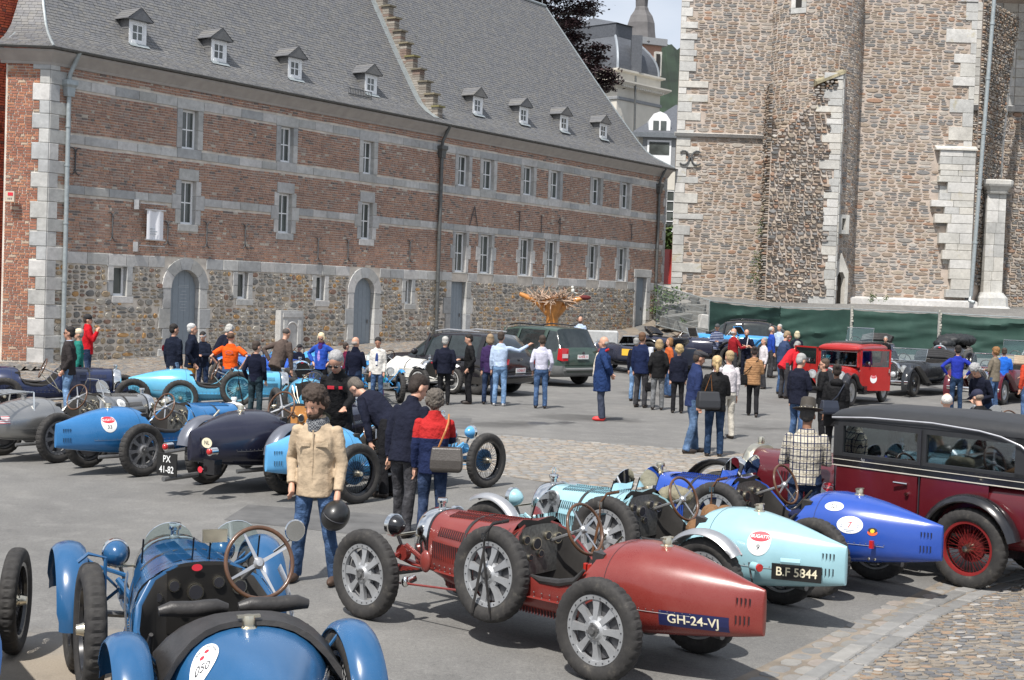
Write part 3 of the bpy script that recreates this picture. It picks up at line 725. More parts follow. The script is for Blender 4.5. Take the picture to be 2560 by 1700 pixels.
mb = MB(); prof = [(.0, ZC), (.05, ZC), (.09, ZC+.08), (.12, ZC+.10), (.20, ZC+.22), (.33, ZC+.33), (.36, ZC+.36), (.37, ZC+.42), (.0, ZC+.42)]
ringL = [FP(0-.0, z, d) for d, z in prof]
def corner(d, z):   # where the facade line and the end line pushed out by d meet
  y = -d; x = (d-y*DN.y)/DN.x
  return (P0.x+x, P0.y+y, z)
rings = [[EP(EW+.45, z, d) for d, z in prof], [corner(d, z) for d, z in prof], [FP(UR+.02, z, d) for d, z in prof]]
mb.loft(rings, cap=True); bpart(mb, 'cornice', CORN, 25)
mb = MB(); gp = [(.37+.07+.07*cos(a), ZC+.50+.075*sin(a)) for a in [pi*k/6+pi for k in range(7)]]+[(.37+.07+.055*cos(a), ZC+.50+.06*sin(a)) for a in [2*pi-pi*k/6 for k in range(7)]]
mb.loft([[EP(EW+.5, z, d) for d, z in gp], [corner(d, z) for d, z in gp], [FP(UR+.35, z, d) for d, z in gp]])
u = .6
while u < UR:
  mb.tube([FP(u, ZC+.52, .36), FP(u, ZC+.43, .37), FP(u, ZC+.42, .44), FP(u, ZC+.45, .50), FP(u, ZC+.5, .52)], .012, 4); u += .75
bpart(mb, 'gutter', ZINCD, 40)
RP = [(-.47, ZC+.48), (0, ZC+.72), (.5, ZC+1.02), (.9, ZC+1.36), (1.25, ZC+1.86), (2.16, ZC+3.32), (5.45, 18.1)]
def rz(t):
  for i in range(len(RP)-1):
    if t <= RP[i+1][0] or i == len(RP)-2:
      a, b = RP[i], RP[i+1]; return a[1]+(b[1]-a[1])*(t-a[0])/(b[0]-a[0])
TR = 5.45
def roofhit(x, y):
  best = None; t = -.47
  while t < TR+.01:
    u, z = fac(x, y, -t)
    if best is None or abs(z-rz(t)) < best[0]: best = (abs(z-rz(t)), u, t)
    t += .01
  return best[1], best[2]
uend = fac(1362, 45, -TR)[0]
def ur(t): return UR+.45-(UR+.45-uend)*max(0, (t+.47)/(TR+.47))**.9
uh = roofhit(112, 55);
def ul(t): return corner(-t, 0)[0]*DU.x*0 + (Vector(corner(-t, 0))-P0).dot(DU) if t < 3.2 else (Vector(corner(-3.2, 0))-P0).dot(DU)+(t-3.2)*.45
mb = MB(); K = [-.47, 0, .5, .9, 1.25, 2.16, 3.2, TR]
for i in range(len(K)-1):
  a, b = K[i], K[i+1]
  mb.add([FP(ul(a), rz(a)-.03, -a), FP(ur(a), rz(a)-.03, -a), FP(ur(b), rz(b)-.03, -b), FP(ul(b), rz(b)-.03, -b)], [(0, 1, 2, 3)])
  B = lambda t: -(2*TR-t)
  mb.add([FP(ul(a), rz(a)-.03, B(a)), FP(ur(a), rz(a)-.03, B(a)), FP(ur(b), rz(b)-.03, B(b)), FP(ul(b), rz(b)-.03, B(b))], [(3, 2, 1, 0)])
  mb.add([FP(ur(a), rz(a)-.03, -a), FP(ur(a), rz(a)-.03, B(a)), FP(ur(b), rz(b)-.03, B(b)), FP(ur(b), rz(b)-.03, -b)], [(0, 1, 2, 3)])
  mb.add([EP(EW+.5, rz(a)-.03, -a), tuple(Vector(corner(-a, rz(a)-.03))), tuple(Vector(corner(-b, rz(b)-.03))), EP(EW+.5, rz(b)-.03, -b)], [(0, 1, 2, 3)]) if b <= 3.2 else None
bpart(mb, 'roof', SLATEB)
def slates(P, u0f, u1f, t0, t1, seed, ww=.21, rh=.125, keep=None):
  r = random.Random(seed); out = []
  arc = [(t0, 0)]; t = t0; L = 0
  while t < t1:
    t2 = min(t1, t+.01); L += math.hypot(t2-t, rz(t2)-rz(t)); arc.append((t2, L)); t = t2
  def tl(s):
    for i in range(len(arc)-1):
      if arc[i+1][1] >= s: return arc[i][0]+(arc[i+1][0]-arc[i][0])*(s-arc[i][1])/max(1e-6, arc[i+1][1]-arc[i][1])
    return t1
  s = 0; k = 0; ts = []
  while s < L: ts.append((tl(s), tl(min(L, s+rh*1.12)))); s += rh
  for k, (a, b) in enumerate(ts):
    u = u0f(a)-r.random()*ww; ue = u1f(a)
    dt, dz = b-a, rz(b)-rz(a); q = math.hypot(dt, dz) or 1; nt_, nz = -dz/q, dt/q   # normal in (t,z)
    while u < ue:
      w = ww*r.uniform(.8, 1.2); c = max(u, u0f(a)); e = min(u+w, ue)
      if e-c > .03 and (keep is None or keep((c+e)/2, a)):
        h = .015+r.uniform(-.003, .006); g = .004; j = r.uniform(-.012, .012)
        A = (a+nt_*h-dt*j*3, rz(a)+nz*h-dz*j*3); B_ = (b+nt_*.004, rz(b)+nz*.004); A0 = (a, rz(a)-.01)
        vs = [P(c+g, A[1], -A[0]), P(e-g, A[1], -A[0]), P(e-g, B_[1], -B_[0]), P(c+g, B_[1], -B_[0]), P(c+g, A0[1], -A0[0]), P(e-g, A0[1], -A0[0])]
        out.append((1/(43+u*.82+a), vs, [(0, 1, 2, 3), (4, 5, 1, 0)]))
      u += w
  return out
dorm = []
for (x, y, s) in [(1228/2.745*0+343, 111, 1), (541+5, 156, 1), (740-4, 197, 1), (926, 235, 1), (1193, 286, 0), (1308, 309, 0), (1409, 328, 0), (1507, 347, 0)]:
  u, t = roofhit(x, y); dorm.append((u, t))
uM = 19.72
def keep(u, t):
  if abs(u-uM) < .13 and .0 < t: return False
  for a, b in dorm:
    if abs(u-a) < .30 and b < t < b+.35: return False
  return True
bpieces('slate', slates(FP, ul, ur, -.47, TR, 4, keep=keep)+slates(lambda u, z, d: EP(EW+.5-u, z, d), lambda t: 0, lambda t: EW+.5-(P0.x-corner(-t, 0)[0]), -.47, 3.2, 5), SLATE, 300)
mb = MB(); mb.tube([FP(ul(TR), rz(TR)+.03, -TR), FP(uend, rz(TR)+.03, -TR)], .09, 8);
mb.tube([FP(ur(t), rz(t)+.015, -t) for t in (-.47, 0, .5, .9, 1.25, 2.16, 3.5, TR)], .045, 6); mb.tube([Vector(corner(-t, rz(t)+.015)) for t in (-.45, 0, .5, .9, 1.25, 2.16, 3.2)], .045, 6)
mb.tube([FP(uend-.3, rz(TR), -TR), FP(uend-.3, rz(TR)+2.6, -TR)], .02, 5)
bpart(mb, 'ridge_capping', ZINC, 40)
CAPST = stones('mossy cap stone', [(0, (.17, .15, .11)), (.4, (.22, .19, .13)), (.7, (.20, .18, .08))], .95, 30, .6)
GABB = stones('weathered gable brick', [(0, (.22, .19, .16)), (.3, (.27, .245, .21)), (.6, (.22, .16, .13)), (.85, (.33, .30, .26))], .95, 40, .5)
t = .05; items = []
steps = [(.12, 10.44), (.38, 10.98), (.79, 11.53), (1.16, 12.08), (1.55, 12.65), (1.93, 13.24), (2.28, 13.79), (2.64, 14.36), (2.99, 14.92), (3.33, 15.48), (3.67, 16.04), (4.0, 16.6), (4.34, 17.16), (4.68, 17.7), (5.0, 18.3)]
gm_ = MB(); cs = []
for i, (t0, zt) in enumerate(steps):
  t1 = steps[i+1][0]+.02 if i+1 < len(steps) else 5.8
  z0 = rz(t0)-.3; b0 = z0
  n = max(2, int((zt-z0)/.1));
  for k in range(n):
    a, b = z0+(zt-z0)*k/n, z0+(zt-z0)*(k+1)/n
    vs = [FP(uM+su*.17, zz, -tt) for zz in (a+.006, b-.006) for su, tt in ((-1, t0), (1, t0), (1, t1), (-1, t1))]
    items.append((.5, vs, [(3, 2, 1, 0), (4, 5, 6, 7), (0, 1, 5, 4), (1, 2, 6, 5), (2, 3, 7, 6), (3, 0, 4, 7)]))
  vs = [FP(uM+su*.23, zz, -tt) for zz in (zt, zt+.07) for su, tt in ((-1, t0-.10), (1, t0-.10), (1, t1+.05), (-1, t1+.05))]
  cs.append((1, vs, [(3, 2, 1, 0), (4, 5, 6, 7), (0, 1, 5, 4), (1, 2, 6, 5), (2, 3, 7, 6), (3, 0, 4, 7)]))
bpieces('gable_brick', items, GABB, 300); bpieces('cap_stone', cs, CAPST, 99)
mb = MB(); T = [.0, .5, .9, 1.25, 2.16, 3.5, TR]
for i in range(len(T)-1):
  a, b = T[i], T[i+1]
  mb.add([FP(uM-.55, rz(a)+.032, -a), FP(uM-.15, rz(a)+.04, -a), FP(uM-.15, rz(b)+.04, -b), FP(uM-.55, rz(b)+.032, -b)], [(0, 1, 2, 3)])
bpart(mb, 'lead_flashing', ZINC)
for (u, t) in dorm:
  s = .92; w = .40*s; h = .84*s; z0 = rz(t)+.02; d0 = -t+.02
  def F(a, z, d, u=u, d0=d0): return FP(u+a, z, d0+d)
  fr = MB()
  def bx(a, b, c, e, da, db, m=None): (m or fr).hexa([F(a, c, da), F(b, c, da), F(b, c, db), F(a, c, db), F(a, e, da), F(b, e, da), F(b, e, db), F(a, e, db)])
  bx(-w, -w+.11, z0, z0+h, -.12, 0); bx(w-.11, w, z0, z0+h, -.12, 0); bx(-w+.11, w-.11, z0, z0+.08, -.12, .012); bx(-w+.11, w-.11, z0+h-.12, z0+h, -.12, 0)
  dm = bpart(fr, 'dormer', WPAINT)
  win = MB(); wn0, wn1, wz0, wz1 = -w+.11, w-.11, z0+.08, z0+h-.12
  bx(wn0, wn0+.06, wz0, wz1, -.05, -.02, win); bx(wn1-.06, wn1, wz0, wz1, -.05, -.02, win); bx(wn0, wn1, wz0, wz0+.05, -.05, -.021, win); bx(wn0, wn1, wz1-.05, wz1, -.05, -.021, win)
  bx(-.022, .022, wz0, wz1, -.045, -.015, win); bx(wn0, wn1, (wz0+wz1)/2-.018, (wz0+wz1)/2+.018, -.045, -.014, win)
  win.build('window_frame', WPAINT, dm)
  pn = MB(); bx(wn0, wn1, wz0, wz1, -.07, -.04, pn); pn.build('pane', PANE, dm)
  ck = MB(); zt = z0+h
  back = t
  tb = t
  while rz(tb) < zt and tb < TR: tb += .02
  D = -(tb-t)
  for sgn in (-1, 1):
    for k in range(5):
      za, zb = z0+h*k/5, z0+h*(k+1)/5
      ta = t
      while rz(ta) < za and ta < TR: ta += .02
      tb2 = t
      while rz(tb2) < zb and tb2 < TR: tb2 += .02
      o_ = .012+.01*(k % 2)
      ck.add([F(sgn*(w+o_), za, -.01), F(sgn*(w+o_), zb, -.01), F(sgn*(w+o_-.012), zb, -(tb2-t)-.05), F(sgn*(w+o_-.012), za, -(ta-t)-.1)], [(0, 1, 2, 3)])
  h_ = len(ck.f)//2
  for q_ in (0, 1): c2 = MB(); c2.v = ck.v[q_*4*h_:(q_+1)*4*h_]; c2.f = [tuple(i-q_*4*h_ for i in f) for f in ck.f[q_*h_:(q_+1)*h_]]; c2.m = [0]*h_; c2.build('slate_cheek', SLATE, dm)
  rf = MB(); hw = w+.17; ze = zt+.01; zr = zt+.42; tb3 = t
  while rz(tb3) < zr and tb3 < TR: tb3 += .02
  Dr = -(tb3-t)-.1; De = -(tb-t)-.25
  for sgn in (-1, 1):
    nrow = 4
    for k in range(nrow):
      f0, f1 = k/nrow, (k+1)/nrow+.02
      a0, a1 = sgn*(hw*(1-f0)), sgn*(hw*(1-f1)); za, zb = ze+(zr-ze)*f0+.02, ze+(zr-ze)*f1
      e0, e1 = De+(Dr-De)*f0, De+(Dr-De)*f1
      rf.add([F(a0, za, .16), F(a1, zb, .16), F(a1, zb, e1), F(a0, za, e0), F(a0, za-.035, .16), F(a0, za-.035, e0)], [(0, 1, 2, 3), (4, 0, 3, 5)])
  rf.add([F(-hw, ze-.02, .15), F(hw, ze-.02, .15), F(0, zr, .15)], [(0, 1, 2)]); rf.add([F(-hw, ze-.03, .16), F(hw, ze-.03, .16), F(hw, ze-.03, -.1), F(-hw, ze-.03, -.1)], [(0, 1, 2, 3)])
  rf.build('dormer_roof', SLATE, dm)
  sh = MB(); sh.add([F(-w-.05, z0+.0, .02), F(w+.05, z0, .02), F(w+.05, z0-.12, .16), F(-w-.05, z0-.12, .16)], [(0, 1, 2, 3)]); sh.build('lead_apron', ZINC, dm)
mb = MB();
for i in range(34):
  u = 1.5+(i*7.3) % 37; t = 1.6+(i*2.13) % 3.4
  if keep(u, t): q = Vector(FP(u, rz(t)+.03, -t)); mb.tube([q, q+Vector((0, 0, .06))+DN*.1, q+Vector((0, 0, .12))+DN*.12], .012, 4); mb.tube([q+DU*.12, q+DU*.12+Vector((0, 0, .08))+DN*.1], .012, 4)
bpart(mb, 'roof_hooks', ZINC)
mb = MB(); ua, ta = roofhit(897, 258); ub, tb_ = roofhit(958, 272); q0 = Vector(FP(ua, rz(.5)+.05, -.5)); q1 = Vector(FP(ub, rz(.5)+.05, -.5))
for hh in (.05, .26): mb.tube([q0+Vector((0, 0, hh)), q1+Vector((0, 0, hh))], .018, 5)
for k in range(15): q = q0.lerp(q1, k/14); mb.tube([q+Vector((0, 0, 0)), q+Vector((0, 0, .28))], .012, 4)
bpart(mb, 'snow_rail', IRON)
def downpipe(x, y0, y1, label, mat, big=1.0, d=.12):
  u, z0 = fac(x, y1, d); z1 = 8.3; p = MB()
  p.tube([FP(u, z0-.1, d), FP(u, z1, d)], .075*big, 10)
  for z in (z0+.3, z0+2.2, z0+4.0, z0+5.8, z0+7.0):
    if z < z1: p.tube([FP(u, z, d), FP(u, z+.05, d)], .092*big, 10)
  root = p.build('downpipe', mat, None, 40, label=label, cat='downpipe', group='downpipes on the brick building')
  h = MB(); hh = [(.13, z1), (.15, z1+.28), (.21, z1+.36), (.21, z1+.5)]
  h.loft([[FP(u+sx*r, z, d+sy*r*.8) for sx, sy in ((-1, -1), (1, -1), (1, 1), (-1, 1))] for r, z in hh]); h.build('hopper_head', mat, root)
  g = MB(); g.tube([FP(u, z1+.5, d), FP(u, z1+.7, d+.03), FP(u+.1, z1+1.05, d+.14), FP(u+.13, ZC+.47, .42)], .07, 8); g.build('swan_neck', mat, root, 40)
downpipe(157, 0, 880, 'grey green downpipe with a hopper head beside the left corner quoins', ZINC)
downpipe(1090, 0, 835, 'dark downpipe in the middle of the brick facade below the stepped gable', ZINCD, 1.1)
downpipe(1636, 0, 808, 'dark downpipe at the right end of the brick building', ZINCD, 1.1)
def anchor(x, y0, y1, style, label):
  u, z1 = fac(x, y0); _, z0 = fac(x, y1); m = MB(); r = .019; d = .045
  if style == 'I':
    m.tube([FP(u, z0+.1, d), FP(u, z1-.08, d)], r*1.3, 6)
    for sz, zz in ((1, z1-.1), (-1, z0+.1)):
      for s in (-1, 1): m.tube([FP(u+s*(.02+.12*(1-cos(a))), zz+sz*.13*sin(a), d) for a in [k*.4 for k in range(6)]], r, 5)
  elif style == 'T': m.tube([FP(u, z0, d), FP(u, z1, d)], r, 6); m.tube([FP(u-.22, z1, d), FP(u+.08, z1+.02, d)], r, 6)
  elif style == 'A': m.tube([FP(u-.33, z0, d), FP(u-.0, z1, d)], r, 6); m.tube([FP(u+.25, z0, d), FP(u, z1, d+.002)], r, 6); m.tube([FP(u-.2, z0+.5, d), FP(u+.16, z0+.45, d)], r*.8, 6)
  elif style == '1': m.tube([FP(u, z0, d), FP(u, z1, d)], r, 6)
  elif style == '4': m.tube([FP(u, z0, d), FP(u, z1, d)], r, 6); m.tube([FP(u, z1, d), FP(u-.2, z0+.6, d), FP(u+.2, z0+.55, d)], r, 6)
  m.build('wall_anchor', IRON, None, 40, label=label, cat='wall anchor', group='iron wall anchors on the facade')
for a in [(187, 372, 434, 'I', 'curled iron wall anchor right beside the left downpipe'), (280, 533, 600, 'I', 'curled iron wall anchor left of the white banner'), (418, 555, 610, 'I', 'curled iron wall anchor just right of the white banner'),
     (516, 556, 617, 'I', 'curled iron wall anchor right of the left middle window'), (612, 562, 619, 'I', 'curled iron wall anchor above the second ground floor window'), (794, 596, 650, 'I', 'iron wall anchor above the left of the second arched door'),
     (869, 600, 650, 'I', 'iron wall anchor left of the third middle window'), (1024, 602, 653, 'I', 'iron wall anchor left of the middle downpipe'),
     (1185, 516, 565, 'A', 'iron wall anchor shaped like a letter A'), (1298, 530, 577, 'T', 'iron wall anchor like a bent T right of the A shaped one'), (1353, 537, 582, '1', 'plain straight iron wall anchor right of the bent one'), (1399, 545, 588, '4', 'iron wall anchor shaped like a figure 4'), (1578, 562, 601, 'T', 'small iron wall anchor near the right end of the facade')]: anchor(*a)
u0, zt = fac(*Z4(1010, 125), .25); u1, zb = fac(*Z4(1122, 330), .25); u0b, _ = fac(*Z4(985, 115), .1)
root = empty('banner', FP(u0, zb, .25), label='small white banner on metal brackets beside a middle window', cat='banner')
def bb(m, name, mat, par=root): o = m.build(name, mat, par, 40); o.matrix_parent_inverse = Matrix.Translation(root.location).inverted(); return o
m = MB(); N_ = 10
m.add([FP(u0+(u1-u0)*k/N_, z, .25+.03*sin(k*1.1)) for z in (zb, zt) for k in range(N_+1)], [(k, k+1, k+N_+2, k+N_+1) for k in range(N_)]); bb(m, 'banner_cloth', pmat('white banner cloth', (.80, .81, .84), .7, var=.05, nscale=2))
m = MB()
for z in (zt+.02, zb-.02): m.tube([FP(u0-.06, z, .25), FP(u1+.06, z, .25)], .03, 8)
for z in (zt+.22, zb-.22): m.tube([FP(u0-.25, z, .22), FP(u1+.06, z, .25)], .02, 6); m.box(FP(u0-.28, z-.05, .08), (.16, .16, .32)); m.tube([FP(u1, z, .25), FP(u1, z*.97+.1, .25)], .01, 4)
bb(m, 'banner_bracket', ALU)
m = MB();
for k, (w, z) in enumerate([(.22, .33), (.30, .24), (.26, .16)]): m.hexa([FP(u0+.12, zb+z, .285), FP(u0+.12+w, zb+z, .285), FP(u0+.12+w, zb+z, .288), FP(u0+.12, zb+z, .288), FP(u0+.12, zb+z+.035, .285), FP(u0+.12+w, zb+z+.035, .285), FP(u0+.12+w, zb+z+.035, .288), FP(u0+.12, zb+z+.035, .288)])
bb(m, 'banner_print', PALE)

ra = at(-260, 500, P0.y-1.0); rb = at(93, 500, P0.y+2.4)
RA, RB = Vector((ra.x, ra.y, 0)), Vector((rb.x, rb.y, 0)); RD = (RB-RA).normalized(); RN = Vector((RD.y, -RD.x, 0)); RL = (RB-RA).length
def RPt(u, z, d=0): p = RA+RD*u+RN*d; return (p.x, p.y, z)
rroot = empty('red_brick_house', RA, label='bright red brick house wall at the left edge of the yard', cat='building')
inv = Matrix.Translation(-RA)
def rpart(m, name, mat, kind=None, smooth=None): o = m.build(name, mat, None, smooth, kind=kind); o.parent = rroot; o.matrix_parent_inverse = inv; return o
m = MB(); m.hexa([RPt(0, -.3, -4), RPt(RL, -.3, -4), RPt(RL, -.3, -.02), RPt(0, -.3, -.02), RPt(0, 16, -4), RPt(RL, 16, -4), RPt(RL, 16, -.02), RPt(0, 16, -.02)]); rpart(m, 'wall', pmat('red mortar', (.26, .10, .06), .95, var=.2, world=True))
items = []; z = -.2
while z < 15.5: brick_run(RPt, [(RL-4.2, RL)], z, 0, lambda u: 44-u*.3); z += .082
items.sort(key=lambda t: -t[0])
m = MB(); [m.add(b_, c_) for a_, b_, c_ in items[300:]]
BR3 = stones('painted red brick', [(0, (.38, .075, .035)), (.25, (.33, .06, .03)), (.5, (.42, .09, .04)), (.75, (.28, .055, .035)), (.93, (.15, .05, .04))], .85, 50, .3)
rpart(m, 'brick_courses', BR3, 'stuff')
for a_, b_, c_ in items[:300]: rpart(MB().add(b_, c_), 'brick', BR3)
m = MB(); m.hexa([RPt(RL-4.2, 7.85, 0), RPt(RL-1.6, 7.85, 0), RPt(RL-1.6, 7.85, .12), RPt(RL-4.2, 7.85, .12), RPt(RL-4.2, 8.0, 0), RPt(RL-1.6, 8.0, 0), RPt(RL-1.6, 7.95, .12), RPt(RL-4.2, 7.95, .12)]); rpart(m, 'string_course', BLUEST)
m = MB(); q = [at(-30, 130, P0.y-.3), at(8, 112, P0.y-.2), at(80, 48, P0.y+1.6), at(80, -30, P0.y+1.6)]
m.tube(q, .07, 8); m.build('roof_drain', ZINC, None, 40, label='grey pipe slanting along the roof edge at the top left', cat='drain pipe')
c = at(26, 491, P0.y-.25); m = MB(); m.box(c, (.27, .12, .32)); ab = m.build('alarm_box', pmat('cream plastic', (.55, .48, .38), .5), label='cream alarm box with a red panel on the red brick wall', cat='alarm box')
m = MB(); m.box(c+Vector((.02, -.064, .07)), (.16, .006, .1)); m.build('red_panel', PRED, ab)
m = MB(); [m.box(c+Vector((-.05+.05*k, -.064, -.07)), (.025, .006, .05)) for k in range(3)]; m.build('printed_marks', STEEL, ab)
P = gnd(55, 925); r_ = empty('corrugated_sheet', P, label='weathered grey corrugated sheet lying on the cobbles by the corner', cat='roof sheet')
m = MB(); n = 40; L = .95
vs = [(-.42+.84*i/n*1.0, -L/2+L*j, .07+.06*sin(i/n*pi*7)+.02) for j in (0, 1) for i in range(n+1)]; vs += [(x, y, z-.015) for x, y, z in vs]; q = 2*(n+1)
fs = [(i, i+1, i+n+2, i+n+1) for i in range(n)]+[(i+q, i+n+1+q, i+n+2+q, i+1+q) for i in range(n)]+[(i, i+q, i+1+q, i+1) for i in range(n)]
m.add(vs, fs); m.build('sheet', pmat('fibre cement', (.22, .21, .19), .9, bmp=.4), r_, 50, M=Matrix.Rotation(R(12), 4, 'Z') @ Matrix.Diagonal((1.2, 1, 1, 1)))
TY = 76.0
def TX(px, py=300, Y=TY): return at(px, py, Y).x
xl, xt0, xt1, xr1 = TX(1693), TX(1918), TX(2150), TX(2440)
ZT = 19.6; ZB = 2.45
troot = empty('church_tower', (xl, TY, ZB), label='ruined rubble stone church tower with a round stair turret and pale quoins', cat='tower')
tinv = Matrix.Translation(-Vector((xl, TY, ZB)))
def tpart(m, name, mat, kind=None, smooth=None): o = m.build(name, mat, None, smooth, kind=kind); o.parent = troot; o.matrix_parent_inverse = tinv; return o
TI = []; TW = []
def FL(u, z, d=0): return (xl+u, TY-d, z)
LW = xt0+.6-xl
m = MB(); m.hexa([(xl, TY, ZB-1), (xt0+1, TY, ZB-1), (xt0+1, TY+6, ZB-1), (xl+3, TY+6, ZB-1), (xl, TY, ZT), (xt0+1, TY, ZT), (xt0+1, TY+6, ZT), (xl+3, TY+6, ZT)])
TY2 = 76.5
m.hexa([(xt1-1.5, TY2, ZB-1), (xr1, TY2, ZB-1), (xr1, TY2+6, ZB-1), (xt1-1.5, TY2+6, ZB-1), (xt1-1.5, TY2, ZT), (xr1, TY2, ZT), (xr1, TY2+6, ZT), (xt1-1.5, TY2+6, ZT)])
cxT = (xt0+xt1)/2; RTu = (xt1-xt0)/2+.06; cyT = 76.9
m.lathe([(RTu, ZB-1), (RTu, ZT)], 48, Matrix.Translation((cxT, cyT, 0)))
tpart(m, 'wall', TOWMORT, smooth=30)
zled = at(1800, 338, TY).z
def quoin(F, ucorner, sgn, z0, z1, wl, ws, d=.05, hm=.42, seed=1, dd0=-.05):
  r = random.Random(seed); z = z0; i = 0
  while z < z1:
    h = min(hm*r.uniform(.6, 1.35), z1-z); w = (wl if i % 2 else ws)*r.choice((.55, .8, 1, 1.1, 1.4))
    a, b = (ucorner, ucorner+w) if sgn > 0 else (ucorner-w, ucorner)
    if h > .08: TW.append(block(F, a, b, z, z+h, dd0, d+r.uniform(-.015, .03), .012)); QX.append((a, b, z, z+h))
    z += h; i += 1
QX = []
quoin(FL, 0, 1, ZB-.3, ZT, 1.15, .55, seed=2)
ql = list(QX)
def mL(u, z): return not any(a-.05 < u < b+.02 and c < z < e for a, b, c, e in ql) and abs(z-zled) > .12
TI += rubble(FL, (.05, LW, ZB-.4, ZT), .50, .18, mL, dep=.028, gap=.010, jit=.13, seed=21, n=8, round_=.15)
m = MB(); m.hexa([FL(-.12, zled-.12, -.05), FL(LW, zled-.12, -.05), FL(LW, zled-.12, .16), FL(-.12, zled-.12, .16), FL(-.12, zled+.10, -.05), FL(LW, zled+.10, -.05), FL(LW, zled+.04, .26), FL(-.12, zled+.04, .26)]); tpart(m, 'string_course', WHITEST)
m = MB(); m.hexa([FL(-.4, ZB-1.2, -.05), FL(LW, ZB-1.2, -.05), FL(LW, ZB-1.2, .5), FL(-.4, ZB-1.2, .5), FL(-.4, ZB+.28, -.05), FL(LW, ZB+.28, -.05), FL(LW, ZB+.2, .4), FL(-.4, ZB+.2, .4)]); tpart(m, 'plinth', BLUEST)
def FT(u, z, d=0): a = u/RTu-pi/2; r = RTu+d; return (cxT+r*cos(a), cyT+r*sin(a), z)
bx0, bx1 = TX(1902, 500), TX(2070, 500); zbt = at(1985, 175, 75).z
BW = bx1-bx0
zslope = lambda u: zbt+.4-3.2*(1-min(1, u/BW))**1.5
def mT(u, z):
  x, y, _ = FT(u, z)
  if bx0 < x < bx1 and z < zslope(x-bx0)-1.2: return False
  return not (abs(z-17.5) < .0)
zs0, zs1 = at(2000, 18, 74.5).z, 19.6
us_ = (TX(2001, 10, 74.3)-cxT); us_ = math.asin(max(-1, min(1, us_/RTu)))*RTu
def mT2(u, z): return mT(u, z) and not (abs(u-us_) < .42 and z > zs0-.3)
TI += rubble(FT, (-RTu*1.75, RTu*1.75, ZB-.4, ZT), .42, .17, mT2, dep=.03, gap=.009, jit=.13, seed=22, n=8, round_=.15)
for s in (-1, 1): TW.append(block(FT, us_-.42 if s < 0 else us_+.16, us_-.16 if s < 0 else us_+.42, zs0, 19.6, -.1, .06))
TW.append(block(FT, us_-.42, us_+.42, zs0-.3, zs0, -.1, .07))
m = MB(); m.add([FT(us_-.16, zs0, .02), FT(us_+.16, zs0, .02), FT(us_+.16, 19.6, .02), FT(us_-.16, 19.6, .02)], [(0, 1, 2, 3)]); tpart(m, 'slit_window', DARK)
YB = cyT-RTu-.75
def FB(u, z, d=0): return (bx0+u, YB-d, z)
BW = bx1-bx0; xs1 = TX(2098, 500)
m = MB()
m.hexa([FB(0, ZB-1, -2.2), FB(BW, ZB-1, -2.2), FB(BW, ZB-1, 0), FB(0, ZB-1, 0), FB(0, zbt-3.9, -2.2), FB(BW, zbt-.5, -2.2), FB(BW, zbt-.5, 0), FB(0, zbt-4.0, 0)])
dSx, dSy = xs1-bx1, 1.6
def FS(u, z, d=0): L = math.hypot(dSx, dSy); return (bx1+dSx*u/L+dSy/L*d, YB+dSy*u/L-dSx/L*d, z)
SL = math.hypot(dSx, dSy)
m.add([FS(0, ZB-1, -.02), FS(SL, ZB-1, -.02), FS(SL, zbt, -.02), FS(0, zbt, -.02)], [(0, 1, 2, 3)])
tpart(m, 'ruined_buttress', TOWMORT)
QX = []; quoin(FB, BW, -1, ZB-.3, zbt-.3, 1.0, .55, seed=5, hm=.40); quoin(FS, 0, 1, ZB-.3, zbt-.1, .5, .35, seed=6, hm=.42)
qb = [q for q in QX]
def mB(u, z): return z < zslope(u)-.8 and not any(a-.03 < u < b+.03 and c < z < e for a, b, c, e in qb if a > .6)
r_ = random.Random(44)
for it in rubble(FB, (0, BW, ZB-.4, zbt+.4), .34, .20, mB, dep=.13, gap=.012, jit=.30, seed=23, n=7, round_=.4): TI.append(it)
TI += rubble(lambda u, z, d=0: (bx0-d, YB+u, z), (0, 1.6, ZB-.4, zbt-.9), .26, .16, None, dep=.2, gap=.012, jit=.3, seed=29, n=7)
m = MB(); m.hexa([FB(BW*.62, zbt-.95, .12), FB(BW+.1, zbt-.32, .12), FB(BW+.1, zbt-.32, -2.2), FB(BW*.62, zbt-.95, -2.2), FB(BW*.62, zbt-.80, .1), FB(BW+.1, zbt-.15, .1), FB(BW+.1, zbt+.3, -2.2), FB(BW*.62, zbt-.2, -2.2)]); tpart(m, 'mossy_cap', pmat('moss on stone', (.26, .23, .15), .95, var=.5, nscale=3, bmp=.8, bscale=15, world=True))
